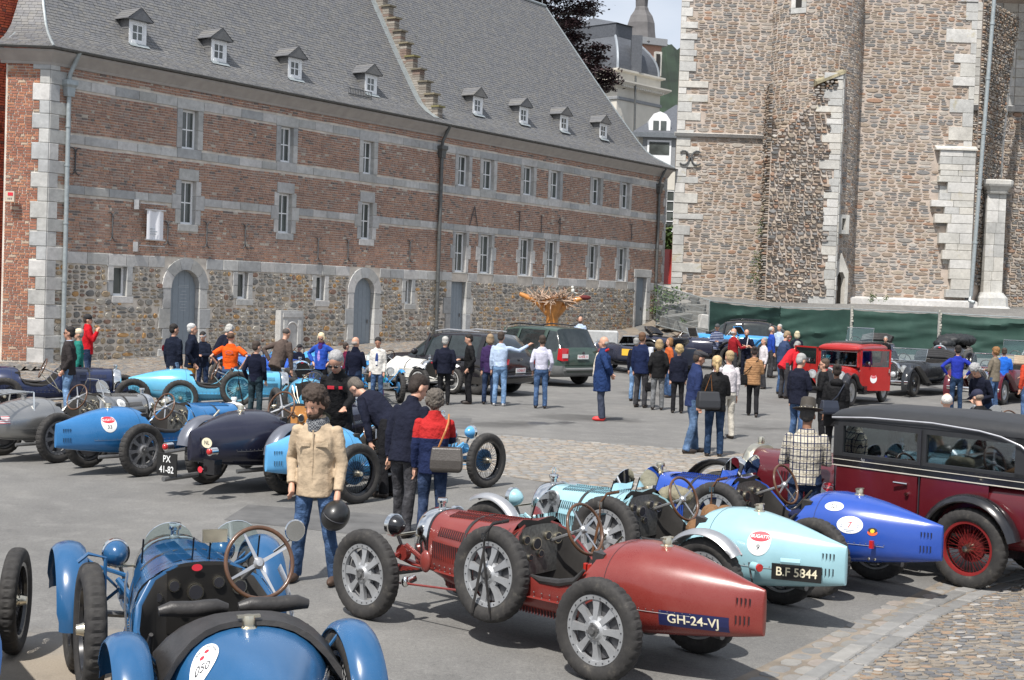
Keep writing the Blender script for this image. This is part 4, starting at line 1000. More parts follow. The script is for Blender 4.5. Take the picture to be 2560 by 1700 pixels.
def doorway(px, py0, py1, w, Y, nm, peak):
  a = at(px, py1, Y); b = at(px, py0, Y); z0, z1 = a.z, b.z; x = (a.x+b.x)/2; ang = R(24)
  T = Matrix.Translation((x, Y, 0)) @ Matrix.Rotation(ang, 4, 'Z')
  m = MB(); fw = .2
  if peak:
    pl = [(-w/2-fw, z0), (-w/2-fw, z1), (0, z1+.95), (w/2+fw, z1), (w/2+fw, z0), (w/2, z0), (w/2, z1-.35), (.12, z1-.05), (-.12, z1-.05), (-w/2, z1-.35), (-w/2, z0)]
    m.add([(u, 0, z) for u, z in pl]+[(u, .5, z) for u, z in pl], [(0, 1, 9, 10), (1, 2, 8, 9), (2, 7, 8), (2, 3, 6, 7), (3, 4, 5, 6), (10, 9, 20, 21), (5, 16, 17, 6), (6, 17, 18, 7), (8, 19, 20, 9), (0, 11, 12, 1), (4, 3, 14, 15), (1, 12, 13, 2), (2, 13, 14, 3)], 0, T)
  else:
    for s in (-1, 1): m.box((s*(w/2+.12), .2, (z0+z1)/2), (.22, .4, z1-z0+.4), 0, T)
    m.box((0, .2, z1+.1), (w, .4, .2), 0, T); m.box((0, .2, z0-.1), (w, .4, .2), 0, T)
  tpart(m, nm+'_surround', WHITEST)
  m = MB(); m.box((0, .38, (z0+z1)/2), (w, .05, z1-z0), 0, T); tpart(m, nm, DARK if not peak else pmat('old door wood', (.045, .038, .03), .8, bmp=.4))
doorway(2101, 678, 775, .55, 74.25, 'door', True); doorway(2110, 546, 575, .22, 74.3, 'slit_window', False)
def FR(u, z, d=0): return (xt1-1.2+u, TY2-d, z)
RW = xr1-(xt1-1.2); zsh = at(2420, 378, TY2).z; xsh = TX(2340, 378, TY2)-(xt1-1.2)
QX = []; quoin(FR, RW, -1, ZB+.8, ZT, 1.2, .6, seed=8, hm=.6, d=.06)
r_ = random.Random(9); z = ZB+.85
while z < zsh-.1:
  h = min(r_.uniform(.3, .6), zsh-z); w = RW-xsh+r_.uniform(-.6, .5)*(1 if z < zsh-1.5 else .1); w = max(.8, w*(.55+.45*min(1, (z-ZB)/8+.35))); cuts = [RW+.15-w]
  while cuts[-1] < RW-.5: cuts.append(min(RW+.15, cuts[-1]+r_.uniform(.6, 1.3)))
  cuts[-1] = RW+.15
  for i in range(len(cuts)-1):
    if h > .1 and cuts[i+1]-cuts[i] > .1: TW.append(block(FR, cuts[i], cuts[i+1], z, z+h, -.1, .32, .01))
  QX.append((RW-w, RW, z, z+h)); z += h
m = MB(); m.hexa([FR(xsh-.1, zsh, -.05), FR(RW+.25, zsh, -.05), FR(RW+.25, zsh, .4), FR(xsh-.1, zsh, .4), FR(xsh-.1, zsh+.28, -.05), FR(RW+.25, zsh+.28, -.05), FR(RW+.2, zsh+.10, .38), FR(xsh-.1, zsh+.10, .38)]); tpart(m, 'weathering_course', WHITEST)
qr = list(QX)
def mR(u, z): return not any(a-.04 < u < b+.04 and c < z < e for a, b, c, e in qr)
TI += rubble(FR, (.2, RW, ZB+.75, ZT), .58, .19, mR, dep=.028, gap=.010, jit=.13, seed=24, n=8, round_=.15)
m = MB(); m.hexa([FR(.6, ZB-1, -.05), FR(RW+.5, ZB-1, -.05), FR(RW+.5, ZB-1, .75), FR(.6, ZB-1, .75), FR(.6, ZB+.75, -.05), FR(RW+.5, ZB+.75, -.05), FR(RW+.5, ZB+.62, .6), FR(.6, ZB+.62, .6)])
tpart(m, 'plinth', BLUEST)
TI += rubble(lambda u, z, d=0: (xt1-.6+u, TY2-.75-d, z), (0, RW, ZB-.4, ZB+.35), .4, .17, None, dep=.06, seed=31)
xj0 = TX(2462, 300, TY2+.3); Yj0 = TY2+.5;
def edgex(z):   # right edge of the jamb: vertical to the springing, then curving over
  zs_ = at(2505, 455, 79).z; xj = TX(2512, 455, 79.4)
  if z < zs_: return xj
  return xj+ (z-zs_)**2*.016
def FJ(u, z, d=0):
  q = Vector((1, 1.35, 0)).normalized(); nn = Vector((q.y, -q.x, 0)); P = Vector((xj0-.5, Yj0-.6, 0))+q*u+nn*d; return (P.x, P.y, z)
def jl(z): return (edgex(z)-xj0+.5)/Vector((1, 1.35, 0)).normalized().x
zz = [ZB-1, 5, 8, 9, 11, 13, 15, 17, ZT]
m = MB()
for a, b in zip(zz[:-1], zz[1:]): m.add([FJ(0, a, -.02), FJ(jl(a), a, -.02), FJ(jl(b), b, -.02), FJ(0, b, -.02)], [(0, 1, 2, 3)])
tpart(m, 'arch_jamb', TOWMORT)
TI += rubble(FJ, (.1, 6, 4, ZT), .22, .20, lambda u, z: u < jl(z)-.45, dep=.12, gap=.012, jit=.25, seed=25)
z = at(2505, 455, 79).z+.3; r_ = random.Random(3)
while z < ZT: h = r_.uniform(.35, .7); TW.append(block(FJ, jl(z)-.5*r_.uniform(.6, 1), jl(z), z, min(z+h, ZT), -.1, .05)); z += h
zc = at(2480, 462, 77.2).z; pxc = TX(2483, 600, 77.2); m = []
z = ZB+1.1; k = 0
while z < zc-.45:
  h = r_.uniform(.45, .8); h = min(h, zc-.45-z)
  F = lambda u, z_, d=0: (pxc+u, 77.0-d, z_)
  c0 = r_.uniform(-.15, .15)
  if h > .1: TW.append(block(F, -.52, c0, z, z+h, -.8, .1)); TW.append(block(F, c0, .52, z, z+h, -.8, .1))
  z += h
m = MB()
def ring(w, z): return [(pxc+sx*w, 77.3+sy*w*1.0, z) for sx, sy in ((-1, -.75), (-.75, -1), (.75, -1), (1, -.75), (1, .8), (-1, .8))]
m.loft([ring(.56, zc-.5), ring(.60, zc-.4), ring(.55, zc-.36), ring(.66, zc-.2), ring(.76, zc-.1), ring(.80, zc), ring(.80, zc+.2), ring(.7, zc+.26)]); tpart(m, 'capital', WHITEST)
m = MB(); m.loft([ring(.95, ZB-1), ring(.95, ZB+.3), ring(.82, ZB+.45), ring(.78, ZB+.9), ring(.64, ZB+1.1), ring(.56, ZB+1.2)]); tpart(m, 'pier_base', WHITEST)
def FI(u, z, d=0): return (TX(2420, 300, 84)+u, 84-d, z)
zi = at(2550, 272, 84).z
m = MB(); m.add([FI(0, ZB-1, -.02), FI(14, ZB-1, -.02), FI(14, 22, -.02), FI(0, 22, -.02)], [(0, 1, 2, 3)])
m.hexa([FI(0, 21.5, -3), FI(14, 21.5, -3), FI(14, 21.5, 7.3), FI(1.2, 21.5, 7.3), FI(0, 22, -3), FI(14, 22, -3), FI(14, 22, 7.3), FI(1.2, 22, 7.3)])
tpart(m, 'inner_wall', TOWMORT)
TI += rubble(FI, (.1, 8, ZB, zi-.2), .40, .19, None, dep=.06, seed=26)
TW += [block(FI, a*.9, a*.9+.88, zi+.2+b*.55, zi+.2+b*.55+.53, -.05, .03) for a in range(9) for b in range(11)]
m = MB(); m.hexa([FI(0, zi-.2, 0), FI(9, zi-.2, 0), FI(9, zi-.2, .2), FI(0, zi-.2, .2), FI(0, zi+.2, 0), FI(9, zi+.2, 0), FI(9, zi+.1, .35), FI(0, zi+.1, .35)]); tpart(m, 'string_course', BLUEST)
TI.sort(key=lambda t: -t[0])
for a_, b_, c_ in TI[:300]: tpart(MB().add(b_, c_), 'rubble_stone', TOWST)
m = MB(); [m.add(b_, c_) for a_, b_, c_ in TI[300:]]; tpart(m, 'rubble_stone_field', TOWST, 'stuff')
TW.sort(key=lambda t: -t[0])
for a_, b_, c_ in TW[:300]: tpart(MB().add(b_, c_), 'dressed_stone', WHITEST)
m = MB(); [m.add(b_, c_) for a_, b_, c_ in TW[300:]]; tpart(m, 'dressed_stone_courses', WHITEST, 'stuff')
s0 = at(1726, 395, TY-.1); m = MB()
for s in (-1, 1): m.tube([s0+Vector((s*(.36-.30*cos(a)), -.02, .38*sin(a))) for a in [-2.3+k*.46 for k in range(11)]], .045, 6)
m.tube([s0+Vector((-.1, 0, .1)), s0+Vector((.1, 0, -.05))], .05, 6)
m.build('wall_anchor', IRON, None, 40, label='curled black iron anchor on the pale quoins at the left edge of the tower', cat='wall anchor')
m = MB(); q = [at(2487, -20, TY2-.75), at(2427, 740, TY2-.95)]; m.tube(q, .11, 10)
for k in (.1, .28, .46, .64, .82): c = q[0].lerp(q[1], k); m.tube([c, c+(q[1]-q[0]).normalized()*.12], .14, 10)
m.tube([q[1], at(2424, 752, TY2-1), at(2436, 757, TY2-1.2)], .1, 8)
m.build('drain_pipe', ZINC, None, 40, label='long zinc drain pipe down the right corner of the church tower', cat='drain pipe')
LEAFM = stones('small weeds', [(0, (.05, .09, .02)), (.4, (.07, .13, .03)), (.8, (.10, .13, .035))], .7, 40, .2)
def weeds(name, pts, size, n, seed, mat=LEAFM, leaf=.07, label=None, cat=None, flat=1.0):
  r = random.Random(seed); m = MB()
  for P in pts:
    for _ in range(n):
      c = Vector(P)+Vector((r.gauss(0, size), r.gauss(0, size*.5)-.05, r.gauss(0, size*flat))); a = Vector((r.uniform(-1, 1), r.uniform(-1, 1), r.uniform(-.3, 1))).normalized()*leaf*r.uniform(.6, 1.5)
      b = a.cross(Vector((r.uniform(-1, 1), r.uniform(-1, 1), r.uniform(-1, 1)))).normalized()*leaf*.45
      m.add([c-a*.5, c+b, c+a*.7, c-b], [(0, 1, 2, 3)])
  return m.build(name, mat, label=label, cat=cat, kind='stuff' if len(pts) > 3 else None)
weeds('wall_weed', [at(x, y, 74) for x, y in [(1893, 665), (1886, 690), (1880, 700), (1896, 640), (1890, 655)]], .16, 60, 1, label='green ivy tuft in the joint left of the broken buttress', cat='climbing plant')
weeds('wall_weed', [at(x, y, 74) for x, y in [(1901, 580), (1903, 560), (1930, 345), (1925, 480), (1915, 520)]], .13, 40, 2, label='thin weeds scattered up the edge of the broken buttress', cat='climbing plant')
weeds('wall_weed', [at(x, y, 75) for x, y in [(2183, 741), (2178, 748)]], .12, 60, 3, label='leafy weed in the middle of the tower ledge', cat='weed')
weeds('wall_weed', [at(x, y, 75) for x, y in [(2215, 747)]], .09, 40, 4, label='small weed on the tower ledge right of the bigger one', cat='weed')
weeds('wall_weed', [at(x, y, 75) for x, y in [(2074, 145), (2072, 158)]], .10, 50, 5, label='weed on top of the mossy buttress cap', cat='weed')

FENCE = [(1775, 62.2, 752), (1951, 65.6, 768), (2126, 66.2, 772), (2133, 66.2, 773), (2345, 65.4, 782), (2354, 65.3, 783), (2600, 64.3, 796)]
def _green():
  m, nt, b = _nt('green shade cloth'); v = nt.nodes.new('ShaderNodeNewGeometry').outputs['Position']
  n = noise(nt, v, 1.2, 5, .6); nt.links.new(ramp(nt, n, [(.3, (.012, .040, .031)), (.55, (.018, .056, .043)), (.8, (.035, .082, .066))]), b.inputs['Base Color'])
  b.inputs['Roughness'].default_value = .75; bump(nt, b, noise(nt, v, 160, 2), .3, .01); return m
GREEN = _green()
def fpoint(i): x, Y, y = FENCE[i]; P = at(x, y, Y); return P
for k, (i, j) in enumerate([(0, 1), (1, 2), (3, 4), (5, 6)]):
  A, B = fpoint(i), fpoint(j); zg = min(ground_z(A.x, A.y), ground_z(B.x, B.y))
  root = empty('screen_fence_panel', (A.x, A.y, zg), label=['first screened fence panel from the left, its cloth sloping down at the top', 'second screened fence panel from the left, in front of the turret door', 'third screened fence panel, between the two chain gaps, below the right tower wall', 'rightmost screened fence panel, cut off by the picture edge'][k], cat='fence', group='green screened fence panels')
  inv = Matrix.Translation(-root.location); m = MB(); nx_, nz_ = 48, 18; r = random.Random(k)
  folds = [(r.random(), r.random(), r.uniform(-.6, .6), r.uniform(.04, .10)) for _ in range(9)]
  for a in range(nx_+1):
    for b in range(nz_+1):
      s, t = a/nx_, b/nz_; x = A.x+(B.x-A.x)*s; y = A.y+(B.y-A.y)*s; g = ground_z(x, y)
      zt = A.z+(B.z-A.z)*s-.05*sin(pi*s)-.03*abs(sin(s*14)); dy = 0
      for fs_, ft, sl, am in folds: dy += am*math.exp(-((t-ft-sl*(s-fs_))/.05)**2)*math.exp(-((s-fs_)/.4)**2)
      m.v.append((x, y-dy-.02+.05*sin(s*9)*sin(t*3), g-.02+(zt-g)*t))
  m.f = [(a*(nz_+1)+b, (a+1)*(nz_+1)+b, (a+1)*(nz_+1)+b+1, a*(nz_+1)+b+1) for a in range(nx_) for b in range(nz_)]; m.m = [0]*len(m.f)
  o = m.build('screen_cloth', GREEN, root, 60); o.matrix_parent_inverse = inv
  for P in (A, B):
    m = MB(); g = ground_z(P.x, P.y); m.tube([(P.x, P.y+.06, g), (P.x, P.y+.06, P.z+.04)], .03, 6); o = m.build('post', ZINC, root, 40); o.matrix_parent_inverse = inv
    m = MB(); m.box((P.x, P.y+.06, g+.07), (.7, .24, .14)); o = m.build('foot_block', BLUEST, root); o.matrix_parent_inverse = inv
  m = MB(); m.tube([(A.x, A.y+.06, A.z), (B.x, B.y+.06, B.z)], .022, 6); o = m.build('top_rail', ZINC, root, 40); o.matrix_parent_inverse = inv
for k, (i, lab) in enumerate([(3, 'string of pale rags hanging in the gap between second and third fence panels'), (5, 'string of pale rags hanging in the gap right of the third fence panel')]):
  P = fpoint(i); m = MB(); r = random.Random(k); g = ground_z(P.x, P.y)
  z = P.z+.1
  while z > g+.2: m.box((P.x-.07+r.uniform(-.03, .03), P.y-.08, z), (.11, .04, .10), rz=r.uniform(-1, 1)); z -= .13
  m.build('rag_string', pmat('pale rag', (.40, .39, .34), .9, var=.5, nscale=6), kind='stuff', label=lab, cat='rag string')
A = at(1645, 712, 68.5); B = at(1778, 752, 62.4); a0 = at(1640, 812, 68.5); b0 = at(1776, 848, 62.4)
m = MB();
for k in range(46): s = k/45; m.tube([a0.lerp(b0, s), A.lerp(B, s)], .006, 3)
for k in range(9): s = k/8; m.tube([a0.lerp(A, s), b0.lerp(B, s)], .006, 3)
o = m.build('wire_mesh', ZINC, kind='stuff'); rt_ = empty('wire_fence_panel', a0, label='see through wire mesh fence panel leaning between the building and the green screens', cat='fence')
o.parent = rt_; o.matrix_parent_inverse = Matrix.Translation(-a0)
m = MB(); m.tube([a0, A, B, b0], .03, 8, closed=True); o = m.build('frame', ZINC, rt_, 40); o.matrix_parent_inverse = Matrix.Translation(-a0)
DARKST = stones('dark weathered block', [(0, (.10, .10, .095)), (.3, (.16, .16, .15)), (.6, (.08, .08, .075)), (.85, (.24, .23, .21))], .9, 20, .5)
r_ = random.Random(17)
for k, (x, y, w, h, Y, rz_) in enumerate([(1700, 800, 2.0, .6, 69.5, .3), (1722, 775, 1.8, .5, 70.5, -.2), (1690, 770, 1.5, .5, 70.8, .2), (1745, 812, 1.1, .5, 68.8, .5), (1738, 790, 1.0, .5, 69.6, -.5), (1768, 806, .9, .7, 68.5, .1), (1665, 790, 1.2, .5, 70.3, -.3), (1726, 826, 1.9, .45, 68, .1), (1680, 745, 1.6, .5, 72, .1), (1715, 748, 1.4, .5, 72.3, -.1)]):
  P = at(x, y, Y); bm = bmesh.new(); bmesh.ops.create_cube(bm, size=1)
  for v in bm.verts: v.co = Vector((v.co.x*w*r_.uniform(.85, 1.1), v.co.y*.7*r_.uniform(.85, 1.1), v.co.z*h*r_.uniform(.85, 1.15)))
  bmesh.ops.bevel(bm, geom=bm.edges[:], offset=.05, segments=1, affect='EDGES'); me = bpy.data.meshes.new('stone_block'); bm.to_mesh(me); bm.free(); me.materials.append(WHITEST if k in (5,) else DARKST)
  o = bpy.data.objects.new('stone_block', me); COL.objects.link(o); o.location = P; o.rotation_euler = (r_.uniform(-.1, .1), r_.uniform(-.25, .25), rz_)
  tag(o, ['large dark block low in the middle of the stone pile', 'long dark block high on the stone pile', 'dark block at the upper left of the stone pile', 'lighter tilted block near the right of the pile', 'dark tilted block between the larger ones', 'pale block at the right end of the pile by the green screen', 'dark block at the left end of the stone pile', 'long flat grey block lowest in the pile', 'topmost block at the left of the bank', 'topmost block at the right of the bank'][k], 'stone block', 'blocks of the stone pile')
m = MB(); pts = [(8.2, 71.5), (13, 70.5), (15.5, 72), (15.5, 76), (8.4, 78)]
m.v = [(x, y, 0) for x, y in pts]+[(8.4, 74, 3.0), (12.5, 73.5, 2.6), (15.4, 75, 2.6), (15.4, 79, 2.7), (8.4, 82, 3.2)]; m.f = [(0, 1, 6, 5), (1, 2, 7, 6), (5, 6, 7, 8, 9)]; m.m = [0, 0, 0]
m.build('rubble_bank', pmat('stony earth', (.15, .13, .09), .95, var=.5, nscale=2, bmp=1, bscale=8, world=True), kind='structure')
weeds('weed', [at(x, y, 70) for x, y in [(1650, 735), (1660, 745), (1672, 740), (1690, 742), (1645, 780)]], .22, 90, 7, label='green weeds on the bank behind the wire fence', cat='weeds', leaf=.12)
weeds('weed', [at(1706, 808, 68)], .12, 70, 8, label='small green plant among the stone blocks behind the wire fence', cat='weed', leaf=.1)

STUC = pmat('cream stucco', (.60, .57, .50), .85, var=.08, nscale=1, bmp=.1, world=True)
GREYS = pmat('grey trim stone', (.25, .26, .27), .8, var=.1, world=True)
DSL = pmat('blue slate roofing', (.085, .092, .105), .55, var=.18, nscale=6, bmp=.3, bscale=6, world=True)
LEAD = pmat('lead ridge', (.30, .33, .36), .5, .2)
PY = 118.0
def B_(x, y, Y=PY): return at(x, y, Y)
cor = B_(1542, 250); sR = B_(1650, 250, PY+4.5);
vx = Vector((sR.x-cor.x, sR.y-cor.y, 0)); L1 = vx.length; vx.normalize(); vy = Vector((-vx.y, vx.x, 0))   # second axis going back-left
proot = empty('white_pavilion', (cor.x, cor.y, 3), label='white stuccoed pavilion with a bell shaped slate dome behind the brick building', cat='building')
pinv = Matrix.Translation(-proot.location)
Wd = L1*1.75; zt_ = B_(1542, 172).z; zc_ = B_(1542, 208).z; zb_ = B_(1542, 244).z
def pp(m, name, mat, smooth=None, parent=None):
  o = m.build(name, mat, None, smooth)
  if parent is None: o.parent = proot; o.matrix_parent_inverse = pinv
  else: o.parent = parent
  return o
def sq(off, z): return [tuple(cor-Vector((0, 0, cor.z))+vx*a+vy*b+Vector((0, 0, z))) for a, b in ((-off, -off), (L1+off, -off), (L1+off, Wd+off), (-off, Wd+off))]
m = MB(); m.loft([sq(0, 0), sq(0, zt_)]); pp(m, 'wall', STUC)
m = MB(); m.loft([sq(.05, zc_-.3), sq(.5, zc_-.05), sq(.7, zc_+.12), sq(.7, zc_+.25), sq(.05, zc_+.35)]); pp(m, 'cornice', STUC)
m = MB()
for k in range(22):
  for ax in (0, 1):
    L = L1 if ax == 0 else Wd; q = cor+(vx if ax == 0 else vy)*(L*(k+.5)/22)+(vy if ax == 0 else vx)*(-.35); m.box((q.x, q.y, zc_-.12), (.22, .22, .25), rz=atan2(vx.y, vx.x))
pp(m, 'dentils', STUC)
m = MB(); m.loft([sq(.06, zb_-.14), sq(.12, zb_-.1), sq(.12, zb_+.1), sq(.06, zb_+.14)]); pp(m, 'string_course', GREYS)
m = MB(); m.loft([sq(.05, zt_-.2), sq(.3, zt_-.1), sq(.3, zt_+.05), sq(-.2, zt_+.1)]); pp(m, 'parapet_coping', STUC)
zd1 = B_(1530, 74).z; zd2 = B_(1530, 41).z; zd3 = B_(1530, 12).z
m = MB(); hw = min(L1, Wd)/2
cs = []
for k in range(9):
  t = k/8; off = -.15-(hw*.58)*(t**2.2); cs.append(sq2 := [tuple(Vector(p)) for p in sq(off, zt_+.1+(zd1-zt_-.1)*t)])
m.loft(cs); pp(m, 'dome', DSL)
m = MB()
for c in range(4): m.tube([cs[k][c] for k in range(9)], .12, 6)
pp(m, 'dome_ribs', LEAD, 40)
top = sq(-hw*.62, zd1); ctr = sum((Vector(p) for p in top), Vector())/4
m = MB(); m.loft([top, sq(-hw*.62, zd2)]); tp = [tuple(ctr+(Vector(p)-ctr)*1.06+Vector((0, 0, zd2-zd1))) for p in top]
m.add(tp+[(ctr.x, ctr.y, zd3)], [(0, 1, 4), (1, 2, 4), (2, 3, 4), (3, 0, 4)]); pp(m, 'lantern', DSL)
m = MB(); m.tube([(ctr.x, ctr.y, zd3-.2), (ctr.x, ctr.y, zd3+.5)], [.08, .05], 6); m.ball((ctr.x, ctr.y, zd3+.35), (.2, .2, .25)); pp(m, 'finial', ZINCD, 40)
a = B_(1577, 180, PY+1.6); b = B_(1607, 88, PY+1.6); m = MB(); m.box(((a.x+b.x)/2, PY+2.2, (a.z+b.z)/2), (abs(b.x-a.x), 1.1, abs(a.z-b.z))); pp(m, 'chimney', DSL)
m = MB(); q = [B_(1589, 190, PY+1.0), B_(1586, 330, PY+.9)]; m.tube(q, .09, 6); pp(m, 'rain_pipe', ZINCD)
wa = B_(1588, 332, PY-6); wb = B_(1700, 334, PY-6); wr = empty('white_wing', (wa.x, wa.y, 2), label='white lower wing with a slate roof and a small arched dormer right of the pavilion', cat='building'); wi = Matrix.Translation(-wr.location)
def wp(m, n, mat, par=None, s=None):
  o = m.build(n, mat, None, s)
  if par is None: o.parent = wr; o.matrix_parent_inverse = wi
  else: o.parent = par
  return o
x0, x1 = wa.x, wb.x+1; Yw = PY-6; ze = wa.z
m = MB(); m.hexa([(x0+.3, Yw, 0), (x1, Yw, 0), (x1, Yw+8, 0), (x0+.3, Yw+8, 0), (x0+.3, Yw, ze), (x1, Yw, ze), (x1, Yw+8, ze), (x0+.3, Yw+8, ze)]); wp(m, 'wall', STUC)
m = MB(); zr_ = B_(1690, 262, Yw+4).z; m.add([(x0-.3, Yw-.5, ze), (x1, Yw-.5, ze), (x1, Yw+4, zr_), (x0+3.6, Yw+4, zr_), (x0-.3, Yw+9, ze)], [(0, 1, 2, 3), (0, 3, 4)]); wp(m, 'roof', DSL)
m = MB(); m.hexa([(x0-.4, Yw-.6, ze-.35), (x1, Yw-.6, ze-.35), (x1, Yw+.1, ze-.35), (x0-.4, Yw+.1, ze-.35), (x0-.4, Yw-.7, ze), (x1, Yw-.7, ze), (x1, Yw+.1, ze), (x0-.4, Yw+.1, ze)]); wp(m, 'eaves', LEAD)
c = B_(1649, 312, Yw-.0); m = MB(); pl = [(-.85, -.75), (-.85, .35), (-.5, .85), (0, 1.05), (.5, .85), (.85, .35), (.85, -.75)]; m.prism(pl, 1.4, M=Matrix.Translation((c.x, Yw-.1, c.z))); dm = wp(m, 'dormer', WPAINT)
m = MB(); [m.box((c.x+s*.3, Yw-.13, c.z-.1), (.45, .05, .8)) for s in (-1, 1)]; m.build('pane', PANE, dm)
c = B_(1647, 378, Yw); m = MB(); m.box((c.x, Yw-.05, c.z), (2.6, .3, 2.5)); sr = wp(m, 'window_surround', GREYS); m = MB(); m.box((c.x, Yw-.22, c.z-.15), (1.9, .08, 2.0)); m.build('window_frame', WPAINT, sr); m = MB(); m.box((c.x, Yw-.27, c.z+.2), (1.6, .04, 1.0)); m.build('pane', PANE, sr)
c = B_(1665, 528, Yw); m = MB(); m.box((c.x, Yw-.04, c.z), (1.5, .1, 3.4)); gl = wp(m, 'tall_window', PANE); m = MB()
for k in range(5): m.box((c.x, Yw-.12, c.z-1.6+.8*k), (1.5, .05, .06))
for k in (-.6, 0, .6): m.box((c.x+k, Yw-.12, c.z), (.06, .05, 3.3))
m.build('glazing_bars', WPAINT, gl)
CY = 165.0; cb = at(1641, 180, CY); rB = 2.3
ch = empty('church_belfry', (cb.x, cb.y, 4), label='brick belfry with a grey bell shaped dome behind the pavilion', cat='church tower'); ci = Matrix.Translation(-ch.location)
def cp(m, n, mat, s=None): o = m.build(n, mat, None, s); o.parent = ch; o.matrix_parent_inverse = ci; return o
cc = at(1601, 100, CY+2.5); z = lambda y: at(1601, y, CY+2.5).z
px_m = FPX/(CY+2.5); ww = 43/px_m
m = MB(); m.box((cc.x+.2, cc.y+.3, (z(112)+0)/2), (ww*2-.6, ww*2-.6, z(112)), rz=R(22)); cp(m, 'wall', BRICK)
m = MB(); m.box((cc.x+.2, cc.y+.3, z(108)), (ww*2+.4, ww*2+.4, .8), rz=R(22)); cp(m, 'cornice', GREYS)
m = MB(); c = at(1644, 160, CY-.6); m.box(c, (.8, .5, 2.8), rz=R(22)); o = cp(m, 'belfry_window', WHITEST); m = MB(); m.box((c.x, c.y-.3, c.z), (.45, .2, 2.2), rz=R(22)); m.build('louvre', DARK, o)
m = MB(); prof = [(ww*1.05, z(110)), (ww*.92, z(98)), (ww*.86, z(80)), (ww*.82, z(60)), (ww*.68, z(42)), (ww*.45, z(28)), (ww*.40, z(21)), (ww*.36, z(18)), (ww*.38, z(-2)), (ww*.5, z(-6)), (ww*.3, z(-40)), (.05, z(-80))]
m.lathe(prof, 8, Matrix.Translation((cc.x, cc.y, 0)) @ Matrix.Rotation(R(22), 4, 'Z')); cp(m, 'dome', pmat('weathered slate dome', (.12, .115, .115), .7, var=.25, nscale=.8, bmp=.2, bscale=3, world=True))
V = at(1655, 722, 79); vr = empty('red_van', (V.x, V.y, V.z), R(90), label='red van half hidden between the brick building and the tower', cat='van')
m = MB(); side = [(-2.4, .25), (2.3, .25), (2.35, .95), (1.7, 1.15), (1.1, 2.05), (.8, 2.15), (-2.4, 2.15)]
m.loft([[(x, s*w, z_) for x, z_ in side] for s, w in ((-1, .85), (-1, .92), (1, .92), (1, .85))], closed=True); VRED = paint('van red', (.50, .05, .045), .1)
vo = m.build('body', VRED, vr, 30); m = MB(); m.add([(1.72, -.8, 1.2), (1.72, .8, 1.2), (1.14, .75, 2.0), (1.14, -.75, 2.0)], [(0, 1, 2, 3)]); m.build('windscreen', PANE, vr)
m = MB(); m.v = [(1.75, -.82, 1.18), (1.75, .82, 1.18), (1.15, .76, 2.02), (1.15, -.76, 2.02)]
for s in (-1, 1):
  for x in (-1.5, 1.5):
    w_ = MB(); w_.lathe([(0, -.1), (.3, -.1), (.33, -.06), (.33, .06), (.3, .1), (0, .1)], 16, Matrix.Translation((x, s*.85, .33)) @ Matrix.Rotation(R(90), 4, 'X')); w_.build('wheel', RUBBER, vr, 40)
vr.location.z = V.z;
weeds('hedge', [at(x, y, 84) for x, y in [(1660, 590), (1662, 610), (1660, 630), (1668, 600), (1655, 620)]], .35, 260, 12, label='green creeper over a wooden screen in the gap beside the tower', cat='creeper', leaf=.18)
m = MB(); a = at(1640, 655, 85); b = at(1680, 600, 85)
for k in range(14): m.box((a.x+(b.x-a.x)*(k+.5)/14, 85, (a.z+b.z)/2), ((b.x-a.x)/14*.85, .04, b.z-a.z))
m.build('wooden_screen', pmat('brown boards', (.13, .08, .05), .8), label='brown wooden board screen in the gap below the creeper', cat='fence', kind='stuff')
HILL = pmat('wooded hillside', (.014, .027, .015), .95, var=.6, nscale=.09, bmp=1, bscale=.35, world=True)
def hill(name, pxs, Y, dpt=160):
  m = MB(); n = len(pxs); r = random.Random(5)
  top = [at(x, y, Y) for x, y in pxs]
  xs = [];
  nn = 160
  for k in range(nn+1):
    s = k/nn*(n-1); i = min(int(s), n-2); P = top[i].lerp(top[i+1], s-i); j = 2.5*mnoise.noise(Vector((P.x*.12, Y, 0)))+1.6*mnoise.noise(Vector((P.x*.5, Y, 3)))
    m.v += [(P.x, P.y-dpt, -2), (P.x, P.y-dpt*.4, P.z*.55+j), (P.x, P.y, P.z+j), (P.x, P.y+60, P.z*.7)]
  m.f = [(k*4+q, k*4+4+q, k*4+5+q, k*4+1+q) for k in range(nn) for q in range(3)]; m.m = [0]*len(m.f)
  m.build(name, HILL, smooth=60, kind='structure')
hill('hill', [(-3500, 500), (0, 330), (900, 160), (1480, 55), (1560, 75), (1700, 120), (2000, 190), (3000, 330), (6000, 560)], 520)
BEECH = stones('copper beech leaf', [(0, (.020, .009, .012)), (.4, (.030, .013, .016)), (.7, (.042, .018, .020)), (.9, (.055, .028, .026))], .55, 40, .1)
tr = empty('copper_beech', at(1400, 700, 97), label='dark copper beech rising behind the slate roof', cat='tree'); ti = Matrix.Translation(-tr.location)
r = random.Random(31); m = MB(); br = MB(); base = at(1400, 700, 97); base.z = 0
clumps = []
for k in range(430):
  px = r.uniform(1215, 1480); py = r.uniform(-330, 190); Y = 97+r.uniform(-4, 5)
  if (py > 150 and px < 1420) or (px > 1445 and 35 < py < 118): continue
  clumps.append((at(px, py, Y), r.uniform(.5, 1.1)))
for x, y in [(1440, 60), (1475, 150), (1490, 165), (1500, 178), (1512, 190), (1522, 205), (1500, 205), (1482, 190), (1470, 175), (1455, 140), (1530, 192), (1518, 175), (1508, 218), (1470, 10), (1450, 30), (1488, 135), (1500, 145), (1520, 222), (1485, 210), (1460, 160), (1440, 130), (1430, 90), (1425, 60), (1504, 118), (1490, 118), (1536, 205)]:
  clumps.append((at(x, y, 95+r.uniform(-1, 1)), .55))
